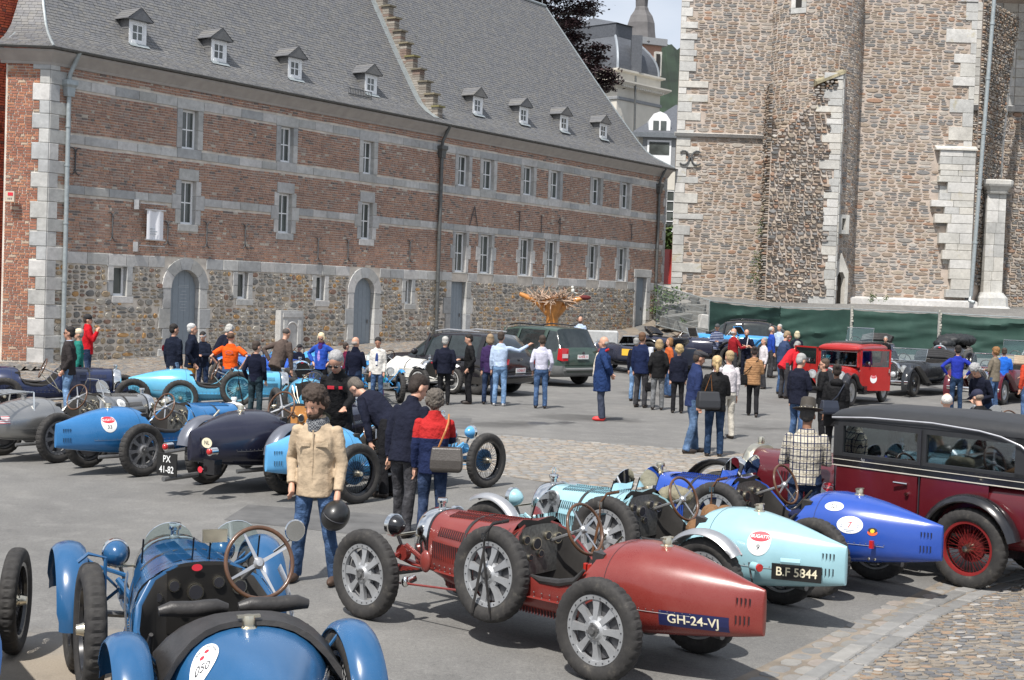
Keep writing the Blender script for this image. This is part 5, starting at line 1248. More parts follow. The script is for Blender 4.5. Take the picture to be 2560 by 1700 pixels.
for c, s in clumps:
  for _ in range(105):
    p = c+Vector((r.gauss(0, s*.6), r.gauss(0, s*.5), r.gauss(0, s*.22)))
    a = Vector((r.uniform(-1, 1), r.uniform(-1, 1), r.uniform(-.5, .3))).normalized()*.15; b = a.cross(Vector((r.uniform(-1, 1), r.uniform(-1, 1), 1))).normalized()*.07
    m.add([p-a, p+b, p+a, p-b], [(0, 1, 2, 3)])
o = m.build('crown', BEECH, None); o.parent = tr; o.matrix_parent_inverse = ti
tk = at(1330, 300, 98); br.tube([(tk.x, tk.y, 0), (tk.x, tk.y, 12), (tk.x+.5, tk.y, 22), (tk.x, tk.y, 30)], [.7, .5, .3, .1], 8)
for c, s in clumps[-40::2]+clumps[:200:7]: br.tube([(tk.x, tk.y, min(26, max(8, c.z-2))), (tk.x+(c.x-tk.x)*.5, c.y, c.z-.2), tuple(c)], [.16, .09, .03], 5)
o = br.build('trunk', pmat('beech bark', (.07, .06, .05), .9), None, 40); o.parent = tr; o.matrix_parent_inverse = ti
def tyre_mesh(rad, wid, tread=1):
  m = MB(); n = 132; hw = wid/2; rb = rad-wid*.92
  prof = [(rb, -hw*.55), (rb+wid*.22, -hw*.92), (rb+wid*.5, -hw), (rad-wid*.16, -hw*.86), (rad-wid*.05, -hw*.66), (rad, -hw*.40), (rad+.001, -hw*.12), (rad+.001, hw*.12), (rad, hw*.40), (rad-wid*.05, hw*.66), (rad-wid*.16, hw*.86), (rb+wid*.5, hw), (rb+wid*.22, hw*.92), (rb, hw*.55)]
  k = len(prof)
  for i in range(n):
    a = 2*pi*i/n
    for j, (r, h) in enumerate(prof):
      if tread and 4 <= j <= 9:
        g = (i % 4 == 0); r -= .008 if g else 0
        if j in (6, 7) and (i % 4 == 2): r -= .005
      if tread and j in (3, 10) and i % 4 == 0: r -= .003
      m.v.append((r*cos(a), h, r*sin(a)))
  for i in range(n):
    for j in range(k):
      m.f.append((i*k+j, i*k+(j+1) % k, ((i+1) % n)*k+(j+1) % k, ((i+1) % n)*k+j)); m.m.append(0)
  return m.mesh('tyre', RUBBER, 32)
RX = Matrix.Rotation(R(-90), 4, 'X')      # lathe axis z -> +y
def cyl(m, c, r, h, n=16, mat=0, axis='Y'):
  T = Matrix.Translation(c) @ {'Y': RX, 'Z': Matrix.Identity(4), 'X': Matrix.Rotation(R(90), 4, 'Y')}[axis]
  m.lathe([(0, -h/2), (r, -h/2), (r, h/2), (0, h/2)], n, T, mat)
def rim_mesh(style, rad, wid, mat, mat2=None):
  m = MB(); ro = rad-wid*.86; hw = wid/2*.62
  if style == 'alloy':
    m.lathe([(ro-.045, hw-.035), (ro-.040, hw-.004), (ro-.008, hw), (ro, hw-.02), (ro, -hw), (ro-.02, -hw), (ro-.02, hw-.03)], 48, RX)
    for i in range(24):
      a = 2*pi*(i+.5)/24; cyl(m, ((ro-.024)*cos(a), hw, (ro-.024)*sin(a)), .0045, .008, 6, 1)
    for i in range(8):
      a = 2*pi*i/8+.2; c, s = cos(a), sin(a); pts = []
      for r, w in ((.045, .026), (.09, .019), (.15, .023), (ro-.03, .034)):
        pts.append((r, w))
      M = Matrix.Rotation(-a, 4, 'Y')
      vs = [(r, y, sg*w) for r, w in pts for y, sg in ((hw-.012 if r > .1 else hw, -1), (hw-.012 if r > .1 else hw, 1), (-.005, 1), (-.005, -1))]
      fs = [(q*4+j, q*4+(j+1) % 4, q*4+4+(j+1) % 4, q*4+4+j) for q in range(3) for j in range(4)]
      m.add(vs, fs, 0, M)
    m.lathe([(0, hw+.02), (.055, hw+.016), (.075, hw-.002), (.10, hw-.012), (.10, -.01), (0, -.01)], 24, RX)
    m.lathe([(0, -.012), (ro-.055, -.012), (ro-.055, -.06), (0, -.06)], 32, RX, 2)
    return m.mesh('wheel', [mat, INK, DARKALU], 35)
  if style == 'disc':
    m.lathe([(0, hw+.03), (.07, hw+.03), (.085, hw-.01), (ro*.6, hw-.03), (ro*.85, hw+.0), (ro-.02, hw-.01), (ro, hw), (ro, -hw)], 32, RX)
    return m.mesh('wheel', [mat, INK], 35)
  if style == 'modern':
    m.lathe([(ro-.03, hw-.02), (ro-.015, hw), (ro, hw-.01), (ro, -hw)], 32, RX)
    for i in range(10):
      a = 2*pi*i/10+(.13 if i % 2 else -.13); M = Matrix.Rotation(-a, 4, 'Y'); m.add([(r, y, s*w) for r, w in ((.03, .02), (ro-.02, .018)) for y, s in ((hw-.02, -1), (hw-.02, 1), (0, 1), (0, -1))], [(0, 1, 5, 4), (1, 2, 6, 5), (3, 0, 4, 7)], 0, M)
    m.lathe([(0, hw-.01), (.07, hw-.015), (.08, 0)], 16, RX); m.lathe([(0, -.02), (ro-.03, -.02)], 24, RX, 1)
    return m.mesh('wheel', [mat, DARK], 35)
  m.lathe([(ro-.03, hw*.4), (ro-.025, hw), (ro, hw+.004), (ro, -hw-.004), (ro-.025, -hw), (ro-.03, -hw*.4)], 40, RX)
  for i in range(44):
    a = 2*pi*i/44; b = a+(.32 if i % 2 else -.32); y0 = (hw*.9 if i % 4 < 2 else -.02); rr = .04
    m.tube([(rr*cos(b), y0, rr*sin(b)), ((ro-.026)*cos(a), 0, (ro-.026)*sin(a))], .0032, 3, 0, cap=False)
  m.lathe([(0, hw+.045), (.028, hw+.04), (.034, hw+.01), (.042, hw*.8), (.05, -.03), (.0, -.03)], 16, RX, 1)
  m.lathe([(0, -.035), (ro-.125, -.035), (ro-.125, -.07), (0, -.07)], 32, RX, 2)
  return m.mesh('wheel', [mat, NICKEL, mat2 or BLACK], 35)
DARKALU = pmat('brake drum', (.10, .10, .105), .6, .5, var=.3)
_WC = {}
def wheel(parent, P, side, style='alloy', rad=.36, wid=.125, mat=None, steer=0, name='wheel', mat2=None, tilt=None):
  mat = mat or ALUD
  k = (style, rad, wid, mat.name, mat2.name if mat2 else '')
  if k not in _WC: _WC[k] = rim_mesh(style, rad, wid, mat, mat2)
  kt = ('t', rad, wid)
  if kt not in _WC: _WC[kt] = tyre_mesh(rad, wid)
  M = Matrix.Translation(P) @ Matrix.Rotation((0 if side > 0 else pi)+steer, 4, 'Z') @ Matrix.Rotation((P[0]*5.3+P[1]*3) % 6, 4, 'Y')
  if tilt is not None: M = tilt
  w = inst(name, _WC[k], parent, M); inst('tyre', _WC[kt], w, Matrix.Identity(4))
  if style == 'alloy':
    if 'hub' not in _WC:
      m = MB(); m.lathe([(0, .075), (.022, .075), (.024, .060), (.045, .058), (.048, .035), (.055, .03)], 12, RX)
      for i in range(4): m.box((.045*cos(i*pi/2), .048, .045*sin(i*pi/2)), (.02, .03, .02))
      _WC['hub'] = m.mesh('hub_nut', STEEL, 35)
    inst('hub_nut', _WC['hub'], w, Matrix.Identity(4))
  return w

def half_section(st, P1=6, P2=10):
  """half outline from bottom centre to top centre; st: w, zt, zb, e, rim"""
  w, zt, zb, e = st['w'], st['zt'], st['zb'], st.get('e', 2.3); zm = st.get('zm', zb+.42*(zt-zb)); H = []; mats = []
  eb = st.get('eb', 3.2)
  for i in range(P1):
    a = pi/2*i/P1; H.append((w*sin(a)**(2/eb), zm-(zm-zb)*cos(a)**(2/eb))); mats.append(0)
  def top(a): return (w*cos(a)**(2/e), zm+(zt-zm)*sin(a)**(2/e))
  rim = st.get('rim')
  if rim is None:
    for i in range(P2):
      a = pi/2*i/(P2-1); y, z = top(a);
      if st.get('hump'): z += st['hump']*(math.exp(-((y-.19)/.11)**2))
      H.append((y, z)); mats.append(0)
  else:
    th = st.get('th', .035); fl = st.get('floor', zb+.10)
    s_ = min(1, max(0, (rim-zm)/(zt-zm))) if rim > zm else 0; ar = math.asin(s_**(e/2)) if s_ > 0 else 0
    for i in range(4):
      y, z = top(ar*i/3); H.append((y, z if rim > zm else zm+(rim-zm)*i/3)); mats.append(0)
    y, z = H[-1]; H.append((y-th*.5, z+th*.25)); mats.append(0); H.append((y-th, z)); mats.append(1)
    n = P2-6;
    for i in range(n):
      t = (i+1)/n; H.append(((y-th)*(1-.04*t) if i < n-1 else 0, z+(fl-z)*min(1, t*1.34))); mats.append(1)
  return H, mats
def body(stations, name, mats, parent, smooth=38, capends=True):
  m = MB(); rings = []; mm = []
  for st in stations:
    H, ms = half_section(st); x = st['x']
    ring = [(x+st.get('sx', 0)*(z-st['zb']), y, z) for y, z in H]+[(x+st.get('sx', 0)*(z-st['zb']), -y, z) for y, z in H[-2:0:-1]]
    rings.append(ring); mm.append(ms)
  n = len(rings[0]); h = len(mm[0])
  m.v = [p for r in rings for p in r]
  for i in range(len(rings)-1):
    for j in range(n):
      m.f.append((i*n+j, i*n+(j+1) % n, (i+1)*n+(j+1) % n, (i+1)*n+j))
      jj = j if j < h else n-1-j
      jj = min(jj, h-1)
      m.m.append(max(mm[i][jj] if jj < h else 0, mm[i+1][jj] if jj < h else 0))
  if capends: m.f += [tuple(range(n-1, -1, -1)), tuple(range((len(rings)-1)*n, len(rings)*n))]; m.m += [0, 0]
  return m.build(name, mats, parent, smooth)
def interp(stations, x):
  s = sorted(stations, key=lambda q: q['x'])
  for a, b in zip(s[:-1], s[1:]):
    if a['x'] <= x <= b['x']:
      t = (x-a['x'])/max(1e-6, b['x']-a['x'])
      g = lambda k, d=None: (a.get(k, d)*(1-t)+b.get(k, d)*t) if a.get(k, d) is not None and b.get(k, d) is not None else None
      zt, zb = g('zt'), g('zb'); zm = g('zm') if ('zm' in a and 'zm' in b) else zb+.42*(zt-zb)
      return dict(w=g('w'), zt=zt, zb=zb, zm=zm, e=g('e', 2.3))
  q = s[0] if x < s[0]['x'] else s[-1]; return dict(w=q['w'], zt=q['zt'], zb=q['zb'], zm=q.get('zm', q['zb']+.42*(q['zt']-q['zb'])), e=q.get('e', 2.3))
def side_y(stations, x, z):
  q = interp(stations, x)
  if z <= q['zm']: t = min(1, (q['zm']-z)/(q['zm']-q['zb'])); return q['w']*(1-t**3.2)**(1/3.2)
  t = min(.999, (z-q['zm'])/(q['zt']-q['zm'])); return q['w']*(1-t**q['e'])**(1/q['e'])
def top_z(stations, x, y):
  q = interp(stations, x); t = min(.999, abs(y)/q['w']); return q['zm']+(q['zt']-q['zm'])*(1-t**q['e'])**(1/q['e'])
def sside(stations, side, x0, z0, off=.004, yfix=None):
  """mapper from flat artwork (a right, b up) onto the car's side"""
  def F(a, b, d=0):
    x = x0-side*a; z = z0+b; y = side_y(stations, x, z) if yfix is None else yfix
    return (x, side*(y+off+d), z)
  return F
def flatmap(P, ax, up, nrm):
  P, ax, up, nrm = Vector(P), Vector(ax).normalized(), Vector(up).normalized(), Vector(nrm).normalized()
  return lambda a, b, d=0: tuple(P+ax*a+up*b+nrm*d)
def decal_ellipse(F, rx, ry, cx=0, cy=0, d=0, n=28, rings=4, mb=None, mat=0, a0=0, a1=2*pi, top=1.0):
  m = mb or MB(); vs = [F(cx, cy, d)]; fs = []
  for k in range(1, rings+1):
    for i in range(n):
      a = a0+(a1-a0)*i/n; y = sin(a)*ry*k/rings; y = min(y, ry*top); vs.append(F(cx+cos(a)*rx*k/rings, cy+y, d))
  for i in range(n):
    fs.append((0, 1+i, 1+(i+1) % n))
    for k in range(rings-1): fs.append((1+k*n+i, 1+(k+1)*n+i, 1+(k+1)*n+(i+1) % n, 1+k*n+(i+1) % n))
  m.add(vs, fs, mat); return m
def decal_rect(F, w, h, cx=0, cy=0, d=0, n=6, mb=None, mat=0, nv=3):
  m = mb or MB(); vs = [F(cx-w/2+w*i/n, cy-h/2+h*j/nv, d) for j in range(nv+1) for i in range(n+1)]
  m.add(vs, [(j*(n+1)+i, j*(n+1)+i+1, (j+1)*(n+1)+i+1, (j+1)*(n+1)+i) for j in range(nv) for i in range(n)], mat); return m
def decal_text(F, txt, size, cx=0, cy=0, d=.001, bold=True, mb=None, mat=0, rot=0, sx=1.0):
  me = text_mesh(txt, size, depth=0, bold=bold); m = mb or MB(); c, s = cos(rot), sin(rot)
  m.add([F(cx+(v.co.x*sx*c-v.co.y*s), cy+(v.co.x*sx*s+v.co.y*c), d) for v in me.vertices], [tuple(p.vertices) for p in me.polygons], mat); return m
def bug_sticker(parent, F, s=.10, num=None, F2=None):
  """white shield shaped sticker: red oval with the name above, a handwritten number below"""
  m = decal_ellipse(F, s*.95, s*1.12, 0, -s*.12, 0, top=.72); m2 = MB(); decal_ellipse(F, s*.82, s*.40, 0, s*.33, .0012, mb=m2); st = m.build('sticker', WHITE, parent); m2.build('red_oval', PRED, st)
  m3 = MB(); decal_text(F, 'BUGATTI', s*.36, 0, s*.33, .0024, mb=m3); m3.build('lettering', WHITE, st)
  if num: m4 = MB(); decal_text(F, num, s*.62, 0, -s*.55, .0024, False, mb=m4, rot=-.05); m4.build('number', INK, st)
  return st
def glassy(m, name, parent, mat=None): return m.build(name, mat or WGLASS, parent)

def headlamp(parent, P, r=.09, shell=CHROME, direction=0, stalk=None):
  T = Matrix.Translation(P) @ Matrix.Rotation(direction, 4, 'Z') @ Matrix.Rotation(R(90), 4, 'Y')
  m = MB(); m.lathe([(0, -r*1.25), (r*.35, -r*1.18), (r*.72, -r*.8), (r*.93, -r*.3), (r*.97, 0)], 24, T, 0)
  m.lathe([(r*.97, -.02), (r*1.07, -.015), (r*1.07, .02), (r*.95, .025)], 24, T, 1)
  if stalk: m.tube([P, stalk], .014, 6, 2)
  o = m.build('headlamp', [shell, CHROME, STEEL], parent, 40)
  g = MB(); g.lathe([(r*.96, .018), (r*.6, r*.18), (0, r*.25)], 24, T); g.build('lens', LENS, o, 60); return o
def steering(parent, P, rad=.195, tilt=22, rimmat=WOOD, spoke=ALU, face=pi, col=True):
  T = Matrix.Translation(P) @ Matrix.Rotation(face, 4, 'Z') @ Matrix.Rotation(R(90-tilt), 4, 'Y')   # local z = wheel axis, pointing at the driver
  m = MB(); pts = [(rad*cos(2*pi*i/40), rad*sin(2*pi*i/40), 0) for i in range(40)]
  m.tube(pts, .0125, 8, 0, closed=True, M=T)
  o = m.build('steering_wheel', rimmat, parent, 60)
  s = MB()
  for i in range(4):
    a = pi/2*i+.45; s.hexa([T @ Vector(p) for p in [(.02*cos(a)-.011*sin(a), .02*sin(a)+.011*cos(a), -.02), (rad*cos(a)-.006*sin(a), rad*sin(a)+.006*cos(a), -.004), (rad*cos(a)+.006*sin(a), rad*sin(a)-.006*cos(a), -.004), (.02*cos(a)+.011*sin(a), .02*sin(a)-.011*cos(a), -.02),
         (.02*cos(a)-.011*sin(a), .02*sin(a)+.011*cos(a), -.014), (rad*cos(a)-.006*sin(a), rad*sin(a)+.006*cos(a), .001), (rad*cos(a)+.006*sin(a), rad*sin(a)-.006*cos(a), .001), (.02*cos(a)+.011*sin(a), .02*sin(a)-.011*cos(a), -.014)]])
  s.lathe([(0, .012), (.02, .01), (.032, -.005), (.03, -.03), (0, -.03)], 14, T)
  if col: s.tube([T @ Vector((0, 0, -.03)), T @ Vector((0, 0, -.45))], .014, 6)
  s.build('spokes', spoke, o, 40); return o
def fender(parent, cx, y, cz, rad, a0, a1, w, mat, name='mudguard', crown=.03, th=.006, tail=None):
  """arched mudguard; angles in degrees, 90 = top, 0 = forwards"""
  m = MB(); rings = []; n = 22
  for i in range(n+1):
    a = R(a0+(a1-a0)*i/n); ring = []; k = 8; ww = w*(1 if .08 < i/n < .92 else .86)
    for j in range(k+1):
      s = -1+2*j/k; r = rad+crown*(1-s*s)-(.012 if abs(s) == 1 else 0); ring.append((cx+r*cos(a), y+s*ww/2, cz+r*sin(a)))
    for j in range(k, -1, -1):
      s = -1+2*j/k; r = rad-th+crown*(1-s*s)-(.012 if abs(s) == 1 else 0); ring.append((cx+r*cos(a), y+s*(ww/2-.001), cz+r*sin(a)))
    rings.append(ring)
  m.loft(rings); return m.build(name, mat, parent, 50)
def plate(parent, P, ax, up, nrm, w, h, lines, bg, fg, size, bold=True, sx=1.0, frame=None, d=.012, name='number_plate'):
  F = flatmap(P, ax, up, nrm); m = MB(); m.hexa([F(-w/2, -h/2, 0), F(w/2, -h/2, 0), F(w/2, -h/2, d), F(-w/2, -h/2, d), F(-w/2, h/2, 0), F(w/2, h/2, 0), F(w/2, h/2, d), F(-w/2, h/2, d)]); o = m.build(name, bg, parent)
  t = MB(); n = len(lines)
  for i, l in enumerate(lines): decal_text(F, l, size, 0, (n-1)*size*.55-i*size*1.1, d+.002, bold, mb=t, sx=sx)
  t.build('lettering', fg, o); return o
def aeroscreen(parent, P, w=.16, h=.2, rake=.25):
  m = MB(); n = 14; T = Matrix.Translation(P) @ Matrix.Rotation(-rake, 4, 'Y')
  pts = [(w*cos(pi*i/n), .25*h+h*.75*sin(pi*i/n)) for i in range(n+1)]; poly = [(w, 0)]+pts+[(-w, 0)]
  vs = [T @ Vector((s*.003, y, z)) for s in (-1, 1) for y, z in poly]; k = len(poly)
  m.add(vs, [tuple(range(k)), tuple(range(2*k-1, k-1, -1))]+[(i, i+k, (i+1) % k+k, (i+1) % k) for i in range(k)]); o = glassy(m, 'aero_screen', parent)
  f = MB(); f.tube([T @ Vector((0, w, -.05)), T @ Vector((0, w, h*.5))], .006, 5); f.tube([T @ Vector((0, -w, -.05)), T @ Vector((0, -w, h*.5))], .006, 5); f.build('screen_post', BLACK, o); return o
def louvres(parent, items, mat, name='louvre_row'):
  """items: list of (P, x-dir, slit dir, normal, length)"""
  m = MB()
  for P, ax, up, nr, L in items:
    F = flatmap(P, ax, up, nr)
    m.hexa([F(-.007, -L/2, -.004), F(.0, -L/2, -.004), F(.0, -L/2, .0015), F(-.007, -L/2, .0015), F(-.007, L/2, -.004), F(.0, L/2, -.004), F(.0, L/2, .0015), F(-.007, L/2, .0015)], 1)
    m.hexa([F(0, -L/2-.004, -.004), F(.009, -L/2-.004, -.004), F(.004, -L/2-.004, .008), F(.0, -L/2-.004, .009), F(0, L/2+.004, -.004), F(.009, L/2+.004, -.004), F(.004, L/2+.004, .008), F(.0, L/2+.004, .009)], 0)
  return m.build(name, [mat, INK], parent, kind='stuff')

def racer(name, label, x, y, hdg, col, group=None, style='alloy', wmat=None, spare=None, shell=CHROME, lampmat=None, lamps=(-1, 1), fend=None, fcol=None, screens=2, side=1,
     W=1.0, wire2=None, rad=.36, wid=.125, seat=True, dash=None, strap=True, num=None, sticker=None, steery=-.13, humps=.045, cat='racing car', tailk=1.0, steerz=.88, dust=.25, tyreF=True, rack=False, capkind='cap', levers=True, wb=2.4, trackr=.60, ckr=0, tdz=0, fillx=-.12, nomirror=True):
  z0 = ground_z(x, y)
  root = empty(name, (x, y, z0), hdg, label, cat, group)
  COLM = paint('paint '+name+' '+label[:14], col, dust)
  S = [dict(x=-.95, w=.022, zt=.715, zb=.40, e=2.0), dict(x=-.945, w=.03, zt=.718, zb=.398, e=2.0), dict(x=-.80, w=.105, zt=.755, zb=.37, e=2.0), dict(x=-.60, w=.19, zt=.81, zb=.34, e=2.1), dict(x=-.38, w=.275, zt=.86, zb=.31, e=2.2),
     dict(x=-.15, w=.345, zt=.895, zb=.285, e=2.3), dict(x=.06, w=.385, zt=.905, zb=.27, e=2.4), dict(x=.20, w=.40, zt=.89, zb=.26, e=2.4), dict(x=.27, w=.405, zt=.865, zb=.26, e=2.4),
     dict(x=.275, w=.405, zt=.86, zb=.26, e=2.5, rim=.74), dict(x=.36, w=.41, zt=.86, zb=.255, e=2.6, rim=.60), dict(x=.50, w=.415, zt=.87, zb=.25, e=2.6, rim=.555), dict(x=.70, w=.42, zt=.88, zb=.25, e=2.6, rim=.545), dict(x=.86, w=.42, zt=.89, zb=.25, e=2.6, rim=.59),
     dict(x=.97, w=.415, zt=.90, zb=.25, e=2.6, rim=.70), dict(x=1.05, w=.41, zt=.905, zb=.25, e=2.6, rim=.82), dict(x=1.10, w=.405, zt=.905, zb=.25, e=2.5, rim=.885),
     dict(x=1.105, w=.405, zt=.905, zb=.25, e=2.5, hump=humps), dict(x=1.16, w=.40, zt=.90, zb=.25, e=2.5, hump=humps*.8), dict(x=1.28, w=.385, zt=.89, zb=.25, e=2.5, hump=humps*.3), dict(x=1.36, w=.375, zt=.885, zb=.25, e=2.5),
     dict(x=1.7, w=.32, zt=.878, zb=.27, e=2.6), dict(x=2.08, w=.245, zt=.87, zb=.36, e=2.7)]
  for s in S:
    if s['x'] < .45: s['zt'] -= tdz*min(1, (.45-s['x'])/.2)
    if -.2 < s['x'] < .6: s['x'] -= ckr*min(1, (s['x']+.2)/.4)*(1 if s['x'] < .4 else .6)
    s['w'] *= W
    if s['x'] < .3 and tailk != 1.0: s['w'] = s['w']*(1+(tailk-1)*min(1, (.3-s['x'])/.6))
  body(S, 'body', [COLM, DARK], root)
  m = MB(); rr = []
  for xx, w, zt in ((2.08, .247*W, .872), (2.10, .252*W, .878), (2.20, .25*W, .876), (2.225, .235*W, .862)):
    H, _ = half_section(dict(w=w, zt=zt, zb=.36, e=2.5)); rr.append([(xx, a, b) for a, b in H]+[(xx, -a, b) for a, b in H[-2:0:-1]])
  m.loft(rr); m.lathe([(.0, .07), (.04, .07), (.045, .055), (.042, .03), (.03, .025), (.03, -.02)], 14, Matrix.Translation((2.15, 0, .885)))
  if capkind == 'ring': m.tube([(2.15, .026*cos(a), .985+.03*sin(a)) for a in [i*pi/7 for i in range(14)]], .006, 6, closed=True)
  ra = m.build('radiator', shell, root, 35)
  m = MB(); H, _ = half_section(dict(w=.20*W, zt=.835, zb=.40, e=2.5)); m.loft([[(2.228, a, b) for a, b in H]+[(2.228, -a, b) for a, b in H[-2:0:-1]]]+[[(2.232, a*.98, .41+(b-.41)*.98) for a, b in H]+[(2.232, -a*.98, .41+(b-.41)*.98) for a, b in H[-2:0:-1]]]); m.build('radiator_core', pmat('radiator honeycomb', (.035, .033, .03), .6, .5, bmp=1, bscale=220), ra)
  m = MB(); decal_ellipse(flatmap((2.236, 0, .82), (0, 1, 0), (0, 0, 1), (1, 0, 0)), .045, .022, mb=m); m.build('badge', PRED, ra)
  m = MB()
  def hoop(xx, r_, wd, mat_, nm):
    q = interp(S, xx); H, _ = half_section(dict(w=q['w']+r_, zt=q['zt']+r_, zb=q['zb']-r_, e=q['e'], zm=q['zm'])); H = H[4:]; mm_ = MB()
    ring = [(a, b) for a, b in H]+[(-a, b) for a, b in H[-2::-1]]
    mm_.loft([[(xx-wd, a, b) for a, b in ring]+[(xx+wd, a, b) for a, b in ring[::-1]]], cap=False); k = len(ring)
    mm_.v = [(xx-wd, a, b) for a, b in ring]+[(xx+wd, a, b) for a, b in ring]; mm_.f = [(i, i+1, i+1+k, i+k) for i in range(k-1)]; mm_.m = [0]*(k-1)
    mm_.build(nm, mat_, root, 40)
  hoop(2.06, .004, .012, BLACK, 'bonnet_edge'); hoop(1.345, .0015, .0025, INK, 'panel_seam'); hoop(.14-ckr, .0015, .0022, INK, 'panel_seam')
  if strap: hoop(1.60, .006, .016, LEATH, 'bonnet_strap')
  it = []
  for sd in (-1, 1):
    for k in range(22):
      xx = 1.98-k*.026; z = .585; it.append(((xx, sd*side_y(S, xx, z), z), (1, 0, 0), (0, .02*sd, 1), (0, sd, 0), .13))
    for k in range(20):
      xx = 1.92-k*.026; z = .735; it.append(((xx, sd*side_y(S, xx, z), z), (1, 0, 0), (0, -sd*.55, 1), (0, sd, .5), .07))
  louvres(root, it, COLM); it = []
  for sd in (-1, 1):
    for k in range(26):
      xx = 1.9-k*.026
      for yy in (.07, .135): it.append(((xx, sd*yy, top_z(S, xx, yy)), (1, 0, 0), (0, 1, -sd*.25), (0, 0, 1), .05))
  louvres(root, it, COLM); it = []
  for sd in (-1, 1):
    for k in range(62):
      xx = 2.0-k*.03; z = .335
      if xx < .25: break
      it.append(((xx, sd*(side_y(S, xx, z)+.002), z), (1, 0, 0), (0, .05*sd, 1), (0, sd, 0), .075))
    for zz in (.62, .50):
      for k in range(4): xx = -.79-k*.026; it.append(((xx, sd*side_y(S, xx, zz), zz), (1, 0, 0), (0, 0, 1), (0, sd, .1), .055))
  louvres(root, it, COLM)
  m = MB()
  for sd in (-1, 1):
    rail = [(xx, sd*(side_y(S, xx, .43)+.006), .43-.02*max(0, (xx-1.6))) for xx in (.3, .6, .9, 1.2, 1.5, 1.8, 2.0)]+[(2.2, sd*.25*W, .43), (2.42, sd*.25*W, .47), (2.62, sd*.25*W, .44)]
    m.tube(rail, [(.004, .035)]*7+[(.02, .03), (.02, .02), (.015, .015)], 8)
  m.build('frame_rail', COLM, root, 40)
  m = MB()
  for sd in (-1, 1):
    for k in range(30):
      xx = 1.95-k*.075
      if xx < -.2: break
      for dz in (0, -.035): P = (xx, sd*(side_y(S, xx, .47+dz)+.008), .47+dz); m.ball(P, .006, 6, 4)
    for k in range(9): m.ball((-.1-k*.05, sd*(side_y(S, -.1-k*.05, .50)+.002), .50), .004, 6, 4)
    m.tube([(xx, sd*(side_y(S, xx, .485)+.003), .485) for xx in (-.1, -.2, -.35, -.5)], .002, 4)
  m.build('rivets', STEEL, root, 50, kind='stuff')
  m = MB(); m.tube([(wb, -.56, .36), (wb, -.3, .33), (wb, 0, .32), (wb, .3, .33), (wb, .56, .36)], .022, 8); m.build('front_axle', STEEL, root, 40); m = MB(); m.tube([(0, -trackr, .36), (0, trackr, .36)], .035, 8); m.ball((0, 0, .36), .13)
  m.build('rear_axle', STEEL, root, 40)
  m = MB()
  for sd in (-1, 1):
    for k in range(4): m.box((wb+.03, sd*.27, .40-.012*k), (.62-.12*k, .045, .009))
    cyl(m, (wb-.12, sd*.30*W, .52), .065, .05, 14); m.tube([(wb-.12, sd*.34, .52), (wb, sd*.42, .42)], .012, 6); m.tube([(wb-.2, sd*.36, .60), (wb-.3, sd*.28, .5)], .02, 6)
    m.tube([(wb, sd*.5, .30), (1.5, sd*.46, .36)], .009, 5)
  m.build('suspension', COLM, root, 40)
  m = MB(); m.tube([(1.9, -.42*W, .36), (.4, -.45*W, .27), (-.45, -.26, .26)], .026, 8); m.build('exhaust_pipe', STEEL, root, 40)
  if tyreF:
    for sd in (1, -1):
      for xx, tr in ((0, trackr), (wb, .60)): wheel(root, (xx, sd*tr, rad), sd, style, rad, wid, wmat, mat2=wire2)
  if spare:
    sd, mt = spare; T = Matrix.Translation((1.14, sd*(.42*W+.055), .545)) @ Matrix.Rotation(0 if sd > 0 else pi, 4, 'Z') @ Matrix.Rotation(R(4), 4, 'X')
    w = wheel(root, (1.14, 0, .5), sd, style, rad, wid, wmat, name='spare_wheel', tilt=T, mat2=wire2); m = MB(); yb = sd*(.42*W+.055)
    m.tube([(1.14, sd*(.3*W), .93), (1.14, yb, .925), (1.14, yb+sd*.085, .86), (1.14, yb+sd*.09, .70), (1.05, yb+sd*.09, .25)], .014, 6, flat=.4); m.tube([(1.14, yb+sd*.09, .72), (1.24, yb+sd*.09, .25)], .014, 6, flat=.4)
    m.build('strap', mt, root, 40); m = MB(); m.box((1.14, yb+sd*.09, .84), (.05, .01, .05)); m.build('buckle', CHROME, root)
  m = MB(); m.v = []
  H, _ = half_section(dict(w=.385*W, zt=.885, zb=.50, e=2.5)); ring = [(1.085, a, b) for a, b in H]+[(1.085, -a, b) for a, b in H[-2:0:-1]]; m.add(ring, [tuple(range(len(ring)))]); m.add([(p[0]-.01, p[1]*.98, p[2]) for p in ring], [tuple(range(len(ring)-1, -1, -1))])
  db = m.build('dashboard', dash or pmat('engine turned aluminium', (.19, .19, .18), .4, .7, var=.3, nscale=40), root)
  m = MB(); g2 = MB()
  for yy, zz, r_ in [(-.2, .76, .045), (-.08, .79, .035), (.05, .74, .05), (.17, .78, .035), (.26, .72, .03), (-.3, .7, .03), (.0, .66, .03), (.12, .64, .025)]:
    cyl(m, (1.068, yy*W, zz), r_, .02, 16, axis='X'); cyl(g2, (1.058, yy*W, zz), r_*.82, .008, 16, axis='X')
  m.build('gauge_bezels', NICKEL, db, 40, kind='stuff'); g2.build('gauge_faces', INK, db, 40, kind='stuff')
  if seat:
    m = MB(); m.box((.52-ckr, 0, .40), (.42, .70*W, .12)); m.box((.31-ckr, 0, .60-tdz*1.6), (.10, .62*W, .40), M=Matrix.Rotation(R(-4), 4, 'Y')); m.build('seat', LEATH, root, 40)
    for sd in (-1, 1): m = MB(); m.tube([(xx, sd*(.405*W), z) for xx, z in ((.30, .70), (.38, .61), (.52, .572), (.70, .562), (.80, .58))], [.012, .026, .03, .028, .012], 8); m.build('padded_rim', LEATH, root, 40)
  steering(root, (.74-ckr*.4, steery*W, steerz))
